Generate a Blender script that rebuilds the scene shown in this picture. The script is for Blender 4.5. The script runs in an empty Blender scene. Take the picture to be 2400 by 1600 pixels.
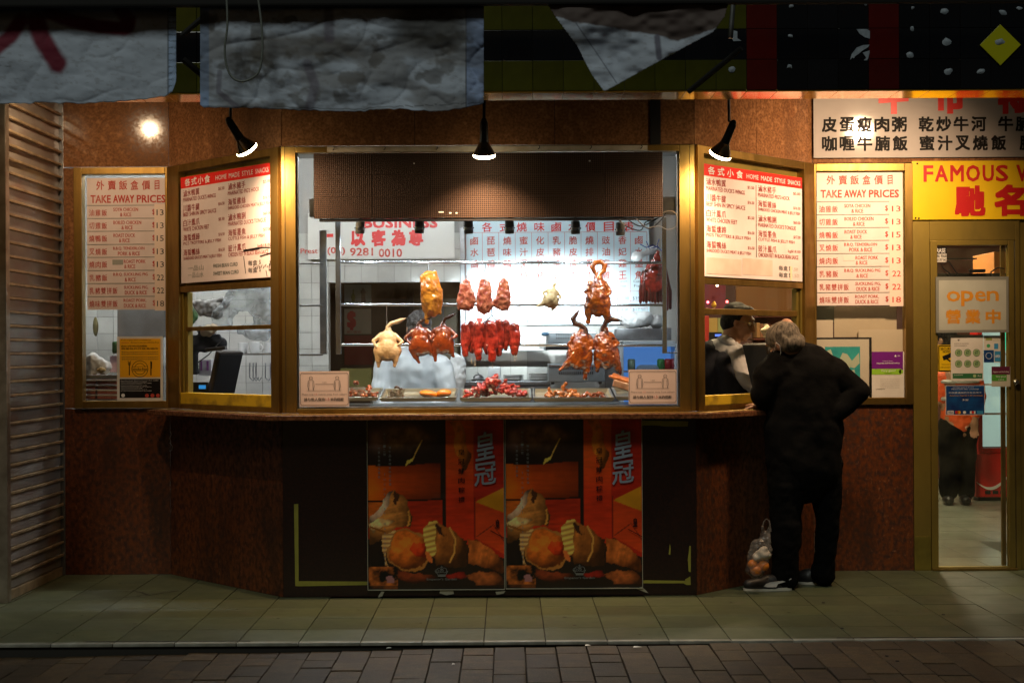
import bpy, bmesh, math, random
import numpy as np
from mathutils import Vector, Matrix, Euler, noise as mnoise

random.seed(7)
rng = np.random.RandomState(5)
SC = bpy.context.scene
COL = SC.collection
R = math.radians

# ------------------------------------------------------------ camera, world, sun, exposure
FPX, VX, VY, HC, TH = 3300.0, 1186.0, 823.0, 1.40, 0.0052
cam_d = bpy.data.cameras.new('camera')
cam = bpy.data.objects.new('camera', cam_d)
COL.objects.link(cam)
cam_d.sensor_width = 36.0
cam_d.lens = FPX / 2400 * 36.0
cam_d.shift_x = (1200 - VX) / 2400
cam_d.shift_y = (VY - 800) / 2400
cam_d.clip_end = 300
cam.matrix_world = Matrix.Translation((0, 0, HC)) @ Matrix.Rotation(R(90), 4, 'X') @ Matrix.Rotation(-TH, 4, 'Z')
SC.camera = cam

SUN_EL, SUN_AZ = 47, 194          # the cool street light, high and behind the photographer
world = bpy.data.worlds.new('World')
SC.world = world
world.use_nodes = True
wn = world.node_tree
sky = wn.nodes.new('ShaderNodeTexSky')
sky.sky_type = 'NISHITA'
sky.sun_disc = False
sky.sun_elevation = R(4)
sky.sun_rotation = R(SUN_AZ)
wn.links.new(sky.outputs[0], wn.nodes['Background'].inputs['Color'])
wn.nodes['Background'].inputs['Strength'].default_value = 0.0025
sd = bpy.data.lights.new('sun', 'SUN')
sd.energy = 0.62
sd.angle = R(14)
sd.color = (0.95, 1.0, 0.86)
sun = bpy.data.objects.new('sun', sd)
COL.objects.link(sun)
sun.rotation_euler = Euler((R(90 - SUN_EL), 0, R(-14)))
SC.view_settings.view_transform = 'Standard'
SC.view_settings.look = 'None'
SC.view_settings.exposure = 0.0
SC.view_settings.gamma = 1.0
SC.view_settings.use_curve_mapping = False
SC.render.engine = 'CYCLES'
SC.cycles.use_denoising = True
SC.cycles.max_bounces = 6
SC.cycles.diffuse_bounces = 3
SC.cycles.glossy_bounces = 3
SC.cycles.transmission_bounces = 6
SC.cycles.transparent_max_bounces = 12
SC.cycles.sample_clamp_indirect = 3.0
SC.cycles.caustics_reflective = False
SC.cycles.caustics_refractive = False

LAMP_W, SPOT_W, BEAM_W, KITCHEN_W, DINING_W = 128.0, 6.2, 420.0, 210.0, 120.0

# ------------------------------------------------------------ geometry of the place
def ray(px, py):
    u, v = px - VX, py - VY
    return (u - TH * v) / FPX, -(v + TH * u) / FPX      # dx/dy, dz/dy
def P(px, py, D):
    a, b = ray(px, py)
    return Vector((a * D, D, HC + b * D))
class Plane:
    def __init__(s, a, b):
        s.a = Vector((a[0], a[1], 0)); b = Vector((b[0], b[1], 0))
        s.d = (b - s.a).normalized(); s.n = Vector((s.d.y, -s.d.x, 0)); s.len = (b - s.a).length
        s.M = Matrix(((s.d.x, -s.n.x, 0, s.a.x), (s.d.y, -s.n.y, 0, s.a.y), (0, 0, 1, 0), (0, 0, 0, 1)))
    def hit(s, px, py, inward=0.0):                      # -> (s, z) in the plane
        rx, rz = ray(px, py)
        o = s.a - s.n * inward
        t = (o.x * s.n.x + o.y * s.n.y) / (rx * s.n.x + s.n.y)
        p = Vector((rx * t, t, 0))
        return (p - o).dot(s.d), HC + rz * t
YF, YB = 8.06, 8.92
XLB, XLF, XRF, XRB = -2.130, -1.283, 1.086, 1.947
FR = Plane((XLF, YF), (XRF, YF))
LC = Plane((XLB, YB), (XLF, YF))
RC = Plane((XRF, YF), (XRB, YB))
BL = Plane((-2.82, YB), (XLB, YB))
BR = Plane((XRB, YB), (3.6, YB))
SH = Plane((-2.835, 7.93), (-2.815, YB))
ID = Matrix.Identity(4)

# ------------------------------------------------------------ object helpers
WORLD_LOC = {}
def tag(o, label=None, cat=None, group=None, kind=None):
    if label: o['label'] = label
    if cat: o['category'] = cat
    if group: o['group'] = group
    if kind: o['kind'] = kind
    return o
def empty(name, loc, label=None, cat=None, group=None, kind=None):
    o = bpy.data.objects.new(name, None); COL.objects.link(o)
    o.empty_display_size = 0.05
    o.location = loc; WORLD_LOC[o.name] = Vector(loc)
    return tag(o, label, cat, group, kind)
def place(name, me, parent=None, mats=(), smooth=False):
    """me has world coordinates; give it an origin of its own"""
    n = len(me.vertices)
    co = np.empty(n * 3, dtype=np.float64); me.vertices.foreach_get('co', co); co = co.reshape(-1, 3)
    if n:
        lo, hi = co.min(0), co.max(0)
        org = np.array([(lo[0] + hi[0]) / 2, (lo[1] + hi[1]) / 2, lo[2]])
    else: org = np.zeros(3)
    me.vertices.foreach_set('co', (co - org).ravel())
    for m in mats: me.materials.append(m)
    if smooth: me.polygons.foreach_set('use_smooth', [True] * len(me.polygons))
    me.update()
    o = bpy.data.objects.new(name, me); COL.objects.link(o)
    W = Vector(org)
    if parent is not None:
        o.parent = parent; o.location = W - WORLD_LOC[parent.name]
    else: o.location = W
    WORLD_LOC[o.name] = W
    return o
def share(src, loc, parent=None, rot=None, scale=None, name=None):
    c = src.copy(); COL.objects.link(c)
    W = Vector(loc)
    if parent is not None:
        c.parent = parent; c.location = W - WORLD_LOC[parent.name]
    else:
        c.parent = None; c.location = W
    if rot is not None: c.rotation_euler = rot
    if scale is not None: c.scale = scale
    WORLD_LOC[c.name] = W
    return c
def curve(pts, n=6):
    pts = [Vector(p) for p in pts]; out = []
    for i in range(len(pts) - 1):
        p0, p1, p2, p3 = pts[max(i - 1, 0)], pts[i], pts[i + 1], pts[min(i + 2, len(pts) - 1)]
        for k in range(n):
            t = k / n; out.append(.5 * ((2 * p1) + (p2 - p0) * t + (2 * p0 - 5 * p1 + 4 * p2 - p3) * t * t + (3 * p1 - p0 - 3 * p2 + p3) * t ** 3))
    return out + [pts[-1]]
class MB:
    def __init__(s, M=ID): s.v = []; s.f = []; s.mi = []; s.M = M; s.cur = 0
    def add(s, vs, fs, M=None):
        M = s.M if M is None else M
        b = len(s.v); s.v += [M @ Vector(v) for v in vs]
        s.f += [[b + i for i in f] for f in fs]; s.mi += [s.cur] * len(fs)
        return s
    def box(s, x0, x1, y0, y1, z0, z1, c=0.0):
        if x1 < x0: x0, x1 = x1, x0
        if y1 < y0: y0, y1 = y1, y0
        if z1 < z0: z0, z1 = z1, z0
        if c <= 0:
            return s.add([(x, y, z) for z in (z0, z1) for y in (y0, y1) for x in (x0, x1)],
                [(0, 2, 3, 1), (4, 5, 7, 6), (0, 1, 5, 4), (2, 6, 7, 3), (0, 4, 6, 2), (1, 3, 7, 5)])
        bm = bmesh.new(); bmesh.ops.create_cube(bm, size=1.0)
        for v in bm.verts:
            v.co = ((x0 + x1) / 2 + v.co.x * (x1 - x0), (y0 + y1) / 2 + v.co.y * (y1 - y0), (z0 + z1) / 2 + v.co.z * (z1 - z0))
        bmesh.ops.bevel(bm, geom=bm.edges[:], offset=min(c, (x1 - x0) * .45, (y1 - y0) * .45, (z1 - z0) * .45), segments=2, affect='EDGES', profile=.6)
        return s.bm(bm)
    def bm(s, bm, M=None):
        bm.verts.index_update()
        s.add([v.co.copy() for v in bm.verts], [[v.index for v in f.verts] for f in bm.faces], M); bm.free(); return s
    def ob(s, cx, cy, cz, sx, sy, sz, rot=(0, 0, 0), c=0.0):       # oriented box
        keep = s.M; s.M = keep @ Matrix.Translation((cx, cy, cz)) @ Euler(rot).to_matrix().to_4x4()
        s.box(-sx / 2, sx / 2, -sy / 2, sy / 2, -sz / 2, sz / 2, c); s.M = keep; return s
    def tube(s, pts, r, n=8, cap=True):
        pts = [Vector(p) for p in pts]; k = len(pts)
        rs = r if isinstance(r, (list, tuple)) else [r] * k
        vs = []; fs = []; prev = None
        for i, p in enumerate(pts):
            t = (pts[min(i + 1, k - 1)] - pts[max(i - 1, 0)]).normalized()
            if prev is None:
                a = t.orthogonal().normalized()
            else:
                a = prev - t * prev.dot(t)
                a = a.normalized() if a.length > 1e-6 else t.orthogonal().normalized()
            prev = a; b = t.cross(a)
            for j in range(n):
                q = 2 * math.pi * j / n
                vs.append(p + (a * math.cos(q) + b * math.sin(q)) * rs[i])
        for i in range(k - 1):
            for j in range(n):
                fs.append((i * n + j, i * n + (j + 1) % n, (i + 1) * n + (j + 1) % n, (i + 1) * n + j))
        if cap: fs.append(tuple(range(n - 1, -1, -1))); fs.append(tuple((k - 1) * n + j for j in range(n)))
        return s.add(vs, fs)
    def lathe(s, prof, n=24, M=None, arc=2 * math.pi):             # prof: (r, z) about local z
        vs = []; fs = []; k = len(prof)
        for r, z in prof:
            for j in range(n):
                q = arc * j / n; vs.append((r * math.cos(q), r * math.sin(q), z))
        for i in range(k - 1):
            for j in range(n):
                fs.append((i * n + j, i * n + (j + 1) % n, (i + 1) * n + (j + 1) % n, (i + 1) * n + j))
        if prof[0][0] > 1e-5: fs.append(tuple(range(n - 1, -1, -1)))
        if prof[-1][0] > 1e-5: fs.append(tuple((k - 1) * n + j for j in range(n)))
        return s.add(vs, fs, s.M @ M if M is not None else None)
    def poly(s, pts2, y0, y1):                                      # polygon in local x,z extruded in y
        k = len(pts2)
        vs = [(x, y0, z) for x, z in pts2] + [(x, y1, z) for x, z in pts2]
        fs = [tuple(range(k)), tuple(range(2 * k - 1, k - 1, -1))]
        fs += [(i, i + k, (i + 1) % k + k, (i + 1) % k) for i in range(k)]
        return s.add(vs, fs)
    def build(s, name, mat, parent=None, smooth=False, label=None, cat=None, group=None, kind=None, sharp=True):
        me = bpy.data.meshes.new(name); me.from_pydata([tuple(v) for v in s.v], [], s.f)
        if s.cur or any(s.mi): me.polygons.foreach_set('material_index', s.mi)
        bmn = bmesh.new(); bmn.from_mesh(me); bmesh.ops.recalc_face_normals(bmn, faces=bmn.faces); bmn.to_mesh(me); bmn.free()
        mats = mat if isinstance(mat, (list, tuple)) else [mat]
        o = place(name, me, parent, mats, smooth)
        if smooth and sharp: me.set_sharp_from_angle(angle=R(42))
        return tag(o, label, cat, group, kind)

# ------------------------------------------------------------ materials
MATS = {}
def mat(name, col=(.5, .5, .5), rough=.5, metal=0.0, col2=None, ns=8.0, stretch=(1, 1, 1), cr=(.35, .65), bump=0.0, bs=40.0,
        coat=0.0, emit=None, es=0.0, alpha=1.0, trans=0.0, rough2=None, vcol=False, rnd=0.0, sss=0.0, speck=None, world=False, detail=5, spec=.5, streak=None):
    if name in MATS: return MATS[name]
    m = bpy.data.materials.new(name); m.use_nodes = True; t = m.node_tree; N = t.nodes; L = t.links
    b = N['Principled BSDF']; b.inputs['Base Color'].default_value = (*col, 1)
    b.inputs['Roughness'].default_value = rough; b.inputs['Metallic'].default_value = metal
    b.inputs['Coat Weight'].default_value = coat; b.inputs['Coat Roughness'].default_value = .08
    b.inputs['Alpha'].default_value = alpha; b.inputs['Transmission Weight'].default_value = trans
    b.inputs['Specular IOR Level'].default_value = spec
    if sss: b.inputs['Subsurface Weight'].default_value = sss; b.inputs['Subsurface Radius'].default_value = (.02, .008, .004)
    if emit: b.inputs['Emission Color'].default_value = (*emit, 1); b.inputs['Emission Strength'].default_value = es
    tc = N.new('ShaderNodeTexCoord'); mp = N.new('ShaderNodeMapping'); mp.inputs['Scale'].default_value = stretch
    if world:
        g = N.new('ShaderNodeNewGeometry'); L.new(g.outputs['Position'], mp.inputs['Vector'])
    else: L.new(tc.outputs['Object'], mp.inputs['Vector'])
    c_out = None
    if vcol:
        a = N.new('ShaderNodeAttribute'); a.attribute_name = 'Col'; c_out = a.outputs['Color']
    nz = None
    if col2 is not None or rough2 is not None:
        nz = N.new('ShaderNodeTexNoise'); nz.inputs['Scale'].default_value = ns; nz.inputs['Detail'].default_value = detail
        L.new(mp.outputs[0], nz.inputs['Vector'])
        rp = N.new('ShaderNodeMapRange'); rp.inputs['From Min'].default_value = cr[0]; rp.inputs['From Max'].default_value = cr[1]
        L.new(nz.outputs['Fac'], rp.inputs['Value'])
        if col2 is not None:
            mx = N.new('ShaderNodeMix'); mx.data_type = 'RGBA'
            if c_out is not None: L.new(c_out, mx.inputs['A'])
            else: mx.inputs['A'].default_value = (*col, 1)
            mx.inputs['B'].default_value = (*col2, 1); L.new(rp.outputs[0], mx.inputs['Factor']); c_out = mx.outputs['Result']
        if rough2 is not None:
            r2 = N.new('ShaderNodeMapRange'); r2.inputs['To Min'].default_value = rough; r2.inputs['To Max'].default_value = rough2
            L.new(rp.outputs[0], r2.inputs['Value']); L.new(r2.outputs[0], b.inputs['Roughness'])
    if speck:                                   # (scale, colour, threshold lo, hi)
        s2 = N.new('ShaderNodeTexNoise'); s2.inputs['Scale'].default_value = speck[0]; s2.inputs['Detail'].default_value = 3
        L.new(mp.outputs[0], s2.inputs['Vector'])
        r3 = N.new('ShaderNodeMapRange'); r3.inputs['From Min'].default_value = speck[2]; r3.inputs['From Max'].default_value = speck[3]
        L.new(s2.outputs['Fac'], r3.inputs['Value'])
        m2 = N.new('ShaderNodeMix'); m2.data_type = 'RGBA'
        if c_out is not None: L.new(c_out, m2.inputs['A'])
        else: m2.inputs['A'].default_value = (*col, 1)
        m2.inputs['B'].default_value = (*speck[1], 1); L.new(r3.outputs[0], m2.inputs['Factor']); c_out = m2.outputs['Result']
    if streak:                                  # (colour, amount): stains running down
        m4 = N.new('ShaderNodeMapping'); m4.inputs['Scale'].default_value = (2.6, 2.6, .7)
        g4 = N.new('ShaderNodeNewGeometry'); L.new(g4.outputs['Position'], m4.inputs['Vector'])
        n4 = N.new('ShaderNodeTexNoise'); n4.inputs['Scale'].default_value = 1.6; n4.inputs['Detail'].default_value = 7; n4.inputs['Roughness'].default_value = .65; L.new(m4.outputs[0], n4.inputs['Vector'])
        r4 = N.new('ShaderNodeMapRange'); r4.inputs['From Min'].default_value = .47; r4.inputs['From Max'].default_value = .66; r4.inputs['To Max'].default_value = streak[1]; L.new(n4.outputs['Fac'], r4.inputs['Value'])
        x4 = N.new('ShaderNodeMix'); x4.data_type = 'RGBA'
        if c_out is not None: L.new(c_out, x4.inputs['A'])
        else: x4.inputs['A'].default_value = (*col, 1)
        x4.inputs['B'].default_value = (*streak[0], 1); L.new(r4.outputs[0], x4.inputs['Factor']); c_out = x4.outputs['Result']
    if rnd:
        oi = N.new('ShaderNodeObjectInfo'); mr = N.new('ShaderNodeMapRange')
        mr.inputs['To Min'].default_value = 1 - rnd; mr.inputs['To Max'].default_value = 1 + rnd
        L.new(oi.outputs['Random'], mr.inputs['Value'])
        hs = N.new('ShaderNodeHueSaturation')
        if c_out is not None: L.new(c_out, hs.inputs['Color'])
        else: hs.inputs['Color'].default_value = (*col, 1)
        L.new(mr.outputs[0], hs.inputs['Value']); c_out = hs.outputs['Color']
    if c_out is not None: L.new(c_out, b.inputs['Base Color'])
    if bump:
        nb = N.new('ShaderNodeTexNoise'); nb.inputs['Scale'].default_value = bs; nb.inputs['Detail'].default_value = 4
        L.new(mp.outputs[0], nb.inputs['Vector'])
        bp = N.new('ShaderNodeBump'); bp.inputs['Strength'].default_value = bump; bp.inputs['Distance'].default_value = .01
        L.new(nb.outputs['Fac'], bp.inputs['Height']); L.new(bp.outputs[0], b.inputs['Normal'])
    MATS[name] = m; return m
def glass_mat(name, tint=(1, 1, 1), rough=.02, haze=0.0, hazecol=(.5, .5, .5)):
    m = bpy.data.materials.new(name); m.use_nodes = True; t = m.node_tree; N = t.nodes; L = t.links
    N.remove(N['Principled BSDF']); out = N['Material Output']
    tr = N.new('ShaderNodeBsdfTransparent'); tr.inputs[0].default_value = (*tint, 1)
    gl = N.new('ShaderNodeBsdfGlossy'); gl.inputs['Roughness'].default_value = rough; gl.inputs['Color'].default_value = (1, 1, 1, 1)
    fr = N.new('ShaderNodeFresnel'); fr.inputs['IOR'].default_value = 1.33
    ge = N.new('ShaderNodeNewGeometry'); iv = N.new('ShaderNodeMath'); iv.operation = 'SUBTRACT'; iv.inputs[0].default_value = 1; L.new(ge.outputs['Backfacing'], iv.inputs[1])
    ff = N.new('ShaderNodeMath'); ff.operation = 'MULTIPLY'; L.new(fr.outputs[0], ff.inputs[0]); L.new(iv.outputs[0], ff.inputs[1])
    mx = N.new('ShaderNodeMixShader'); L.new(ff.outputs[0], mx.inputs[0]); L.new(tr.outputs[0], mx.inputs[1]); L.new(gl.outputs[0], mx.inputs[2])
    last = mx
    if haze:                                     # smears and dust on the glass
        df = N.new('ShaderNodeBsdfDiffuse'); df.inputs[0].default_value = (*hazecol, 1)
        tc = N.new('ShaderNodeTexCoord'); nz = N.new('ShaderNodeTexNoise'); nz.inputs['Scale'].default_value = 5; nz.inputs['Detail'].default_value = 6
        L.new(tc.outputs['Object'], nz.inputs['Vector'])
        mr = N.new('ShaderNodeMapRange'); mr.inputs['From Min'].default_value = .35; mr.inputs['From Max'].default_value = .75; mr.inputs['To Max'].default_value = haze
        L.new(nz.outputs['Fac'], mr.inputs['Value'])
        m2 = N.new('ShaderNodeMixShader'); L.new(mr.outputs[0], m2.inputs[0]); L.new(mx.outputs[0], m2.inputs[1]); L.new(df.outputs[0], m2.inputs[2]); last = m2
    L.new(last.outputs[0], out.inputs[0]); return m
GLASS = glass_mat('window glass', (.97, .98, .97), .02, .016, (.6, .6, .58))
GLASSD = glass_mat('dusty door glass', (.93, .95, .92), .03, .07, (.4, .42, .3))
GRAN = mat('polished brown granite', (.25, .115, .048), .085, 0, (.150, .066, .028), 70, (1, 1, 1), (.38, .62), 0, 120, streak=((.10, .045, .02), .45), speck=(26, (.40, .20, .09), .56, .8), world=True, rough2=.13)
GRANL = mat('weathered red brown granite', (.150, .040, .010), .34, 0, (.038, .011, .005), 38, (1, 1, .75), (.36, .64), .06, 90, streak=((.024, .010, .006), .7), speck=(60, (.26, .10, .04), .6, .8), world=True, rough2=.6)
GRANB = mat('granite in painted shade', (.026, .009, .006), .3, 0, (.012, .006, .005), 70, (1, 1, 1), (.35, .65), .03, 90, world=True)  # stone darkened in colour for the shade under the counter
BRASS = mat('gold anodised aluminium', (.44, .28, .075), .3, .92, (.24, .145, .04), 14, (1, 1, .25), (.3, .75), .03, 60, streak=((.20, .12, .03), .5), world=True, rough2=.5)
BRASSD = mat('tarnished gold cladding', (.40, .29, .06), .36, .65, (.14, .105, .025), 3.0, (1, 1, .5), (.3, .7), .04, 60, world=True, rough2=.6)
YPAINT = mat('worn yellow sill paint', (.62, .40, .02), .45, 0, (.20, .12, .02), 9, (1, 1, 1), (.5, .75), .1, 60)
ALU = mat('aluminium', (.55, .5, .42), .35, .85, (.33, .28, .22), 12, (1, 1, 1), (.35, .7), .03, 80)
STEEL = mat('stainless steel', (.62, .64, .66), .26, 1.0)
STEELD = mat('dull steel', (.30, .31, .32), .4, .8, (.18, .18, .19), 10)
BLACK = mat('black plastic', (.012, .012, .013), .35)
BLACKM = mat('matt black', (.006, .006, .007), .8)
WHITE = mat('white board', (.78, .68, .67), .6, 0, (.68, .58, .56), 5, cr=(.4, .8), spec=.15)
PAPER = mat('paper', (.74, .72, .68), .7, 0, (.62, .60, .55), 6)
RED = mat('red print', (.62, .025, .02), .45)
REDW = mat('weathered red lettering', (.50, .075, .055), .5, 0, (.60, .25, .21), 14, cr=(.5, .75), spec=.12)
DRED = mat('dark red lettering', (.32, .02, .02), .5)
INK = mat('black print', (.012, .011, .011), .7, spec=.12)
GINK = mat('green black line', (.03, .07, .05), .5)
WINK = mat('white print', (.8, .8, .8), .5)
YEL = mat('yellow plastic sign', (.82, .56, .01), .35, 0, (.74, .47, .01), 3)
# ------------------------------------------------------------ text
_TC = {}
def glyphs(s):
    k = s
    if k not in _TC:
        cu = bpy.data.curves.new('t', 'FONT'); cu.body = s; cu.resolution_u = 2; cu.fill_mode = 'FRONT'
        o = bpy.data.objects.new('t', cu); COL.objects.link(o)
        me = bpy.data.meshes.new_from_object(o.evaluated_get(bpy.context.evaluated_depsgraph_get()))
        v = np.array([tuple(q.co) for q in me.vertices]); f = [tuple(p.vertices) for p in me.polygons]
        bpy.data.objects.remove(o); bpy.data.curves.remove(cu); bpy.data.meshes.remove(me)
        lo, hi = v.min(0), v.max(0)
        _TC[k] = ((v[:, 0] - lo[0]) / max(1e-6, hi[0] - lo[0]), (v[:, 1] - lo[1]) / max(1e-6, hi[1] - lo[1]), f)
    return _TC[k]
class Sign:
    """a flat board in a plane; u to the right, v down, both 0..1"""
    def __init__(s, pl, tl, tr, bl, off=.004, thick=.003):
        s.pl = pl; s.off = -off
        s.s0, s.z1 = pl.hit(*tl, -off); s.s1 = pl.hit(*tr, -off)[0]; s.z0 = pl.hit(*bl, -off)[1]
        s.thick = thick; s.layers = {}
        s.W = s.s1 - s.s0; s.H = s.z1 - s.z0
    def mb(s, key):
        if key not in s.layers: s.layers[key] = MB(s.pl.M)
        return s.layers[key]
    def uv(s, u, v): return s.s0 + u * s.W, s.z1 - v * s.H
    def text(s, t, u0, v0, u1, v1, m, bold=0.0, lev=2, part='lettering', skew=0.0, rot=0):
        x, y, f = glyphs(t)
        a, zt = s.uv(u0, v0); b, zb = s.uv(u1, v1)
        if rot == 90: x, y = y, 1 - x
        X = a + (b - a) * x; Z = zb + (zt - zb) * (y + skew * (x - .5))
        yy = s.off - s.thick - .0007 * lev
        h = abs(zt - zb) * (1 if rot != 90 else .15)
        if len(t) == 1 and h > .055 and part == 'lettering': part = 'letter%d' % len(s.layers)
        w = bold * h
        offs = [(0, 0)] if bold < .008 else ([(-w, 0), (w, 0)] if h < .045 else ([(-w, -w), (w, -w), (w, w), (-w, w)] if h < .09 or bold < .025 else [(w * i / 2, w * j / 2) for i in (-2, -1, 0, 1, 2) for j in (-2, -1, 0, 1, 2)]))
        for n_, (dx, dz) in enumerate(offs):
            s.mb((part, m)).add([(X[i] + dx, yy - .00003 * n_, Z[i] + dz) for i in range(len(x))], f)
    def rect(s, u0, v0, u1, v1, m, lev=1, part='panel'):
        a, zt = s.uv(u0, v0); b, zb = s.uv(u1, v1); yy = s.off - s.thick - .0007 * lev
        s.mb((part, m)).add([(a, yy, zb), (b, yy, zb), (b, yy, zt), (a, yy, zt)], [(0, 1, 2, 3)])
    def shape(s, pts, m, lev=1, part='picture'):
        yy = s.off - s.thick - .0007 * lev
        q = [s.uv(*p) for p in pts]
        s.mb((part, m)).add([(a, yy, z) for a, z in q], [tuple(range(len(q)))])
    def stroke(s, pts, w, m, lev=2, part='drawing'):
        yy = s.off - s.thick - .0007 * lev
        q = [Vector(s.uv(*p)) for p in pts]
        for a, b in zip(q, q[1:]):
            d = (b - a); n = Vector((-d.y, d.x)).normalized() * w / 2 if d.length else Vector((0, 0))
            e = d.normalized() * w * .3
            s.mb((part, m)).add([((a - n - e).x, yy, (a - n - e).y), ((b - n + e).x, yy, (b - n + e).y), ((b + n + e).x, yy, (b + n + e).y), ((a + n - e).x, yy, (a + n - e).y)], [(0, 1, 2, 3)])
    def ring(s, u, v, r, w, m, a0=0, a1=360, n=28, lev=2, part='drawing'):
        asp = s.W / s.H
        s.stroke([(u + r * math.cos(R(a0 + (a1 - a0) * i / n)), v + r * asp * math.sin(R(a0 + (a1 - a0) * i / n))) for i in range(n + 1)], w, m, lev, part)
    def disc(s, u, v, r, m, lev=1, n=20, part='picture'):
        asp = s.W / s.H
        s.shape([(u + r * math.cos(2 * math.pi * i / n), v + r * asp * math.sin(2 * math.pi * i / n)) for i in range(n)], m, lev, part)
    def build(s, name, board, label, cat, group=None, body='board', curl=False):
        e = empty(name, s.pl.M @ Vector(((s.s0 + s.s1) / 2, s.off, s.z0)), label, cat, group)
        MB(s.pl.M).box(s.s0, s.s1, s.off - s.thick, s.off, s.z0, s.z1).build(body, board, e)
        s.layout(e); return e
    def layout(s, e):
        for (pn, m), q in s.layers.items():
            if pn.startswith('letter') and pn != 'lettering': q.build('letter', m, e)
            else: q.build(pn, m, e, kind='stuff' if pn in ('lettering', 'marker_stroke', 'drawing') else None)

# ------------------------------------------------------------ numpy value noise and painted grids
_tab = rng.rand(64, 64)
def vn(x, y):
    xi = np.floor(x).astype(int); yi = np.floor(y).astype(int); fx = x - xi; fy = y - yi
    fx = fx * fx * (3 - 2 * fx); fy = fy * fy * (3 - 2 * fy)
    g = lambda a, b: _tab[a % 64, b % 64]
    return (g(xi, yi) * (1 - fx) + g(xi + 1, yi) * fx) * (1 - fy) + (g(xi, yi + 1) * (1 - fx) + g(xi + 1, yi + 1) * fx) * fy
def fbm(x, y, o=4):
    r = 0; a = .5; t = 0
    for i in range(o): r = r + a * vn(x * 2 ** i + 17 * i, y * 2 ** i + 5 * i); t += a; a *= .5
    return r / t
def inpoly(x, y, pts):
    c = np.zeros(x.shape, bool); n = len(pts)
    for i in range(n):
        x0, y0 = pts[i]; x1, y1 = pts[(i + 1) % n]
        if y0 == y1: continue
        k = ((y0 > y) != (y1 > y)) & (x < (x1 - x0) * (y - y0) / (y1 - y0) + x0)
        c ^= k
    return c
def segd(x, y, a, b):
    ax, ay = a; bx, by = b; dx, dy = bx - ax, by - ay
    t = np.clip(((x - ax) * dx + (y - ay) * dy) / (dx * dx + dy * dy + 1e-12), 0, 1)
    return np.hypot(x - ax - t * dx, y - ay - t * dy)
def pathd(x, y, pts):
    d = np.full(x.shape, 1e9)
    for a, b in zip(pts, pts[1:]): d = np.minimum(d, segd(x, y, a, b))
    return d
def sstep(e0, e1, x): t = np.clip((x - e0) / (e1 - e0), 0, 1); return t * t * (3 - 2 * t)
def painted(name, pos, nx, ny, colfn, m, parent=None, mask=None, thick=0.0, **kw):
    """pos(u, v) -> (n,3) world points; colour painted per vertex (print, stains and painted shade on cloth / paper)"""
    u, v = np.meshgrid(np.linspace(0, 1, nx), np.linspace(0, 1, ny)); u = u.ravel(); v = v.ravel()
    co = pos(u, v); c = colfn(u, v)
    keep = np.ones(len(u), bool) if mask is None else mask(u, v)
    idx = np.arange(nx * ny).reshape(ny, nx)
    q = np.stack([idx[1:, :-1], idx[1:, 1:], idx[:-1, 1:], idx[:-1, :-1]], -1).reshape(-1, 4)
    q = q[keep[q].all(1)]
    me = bpy.data.meshes.new(name); me.from_pydata(co.tolist(), [], q.tolist())
    at = me.color_attributes.new('Col', 'FLOAT_COLOR', 'POINT')
    at.data.foreach_set('color', np.concatenate([c, np.ones((len(c), 1))], 1).astype(np.float32).ravel())
    if not keep.all():
        bmn = bmesh.new(); bmn.from_mesh(me); bmesh.ops.delete(bmn, geom=[w for w in bmn.verts if not w.link_faces], context='VERTS'); bmn.to_mesh(me); bmn.free()
    o = place(name, me, parent, [m], True)
    if thick:
        so = o.modifiers.new('s', 'SOLIDIFY'); so.thickness = thick; so.offset = 0
    return tag(o, **kw)

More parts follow.
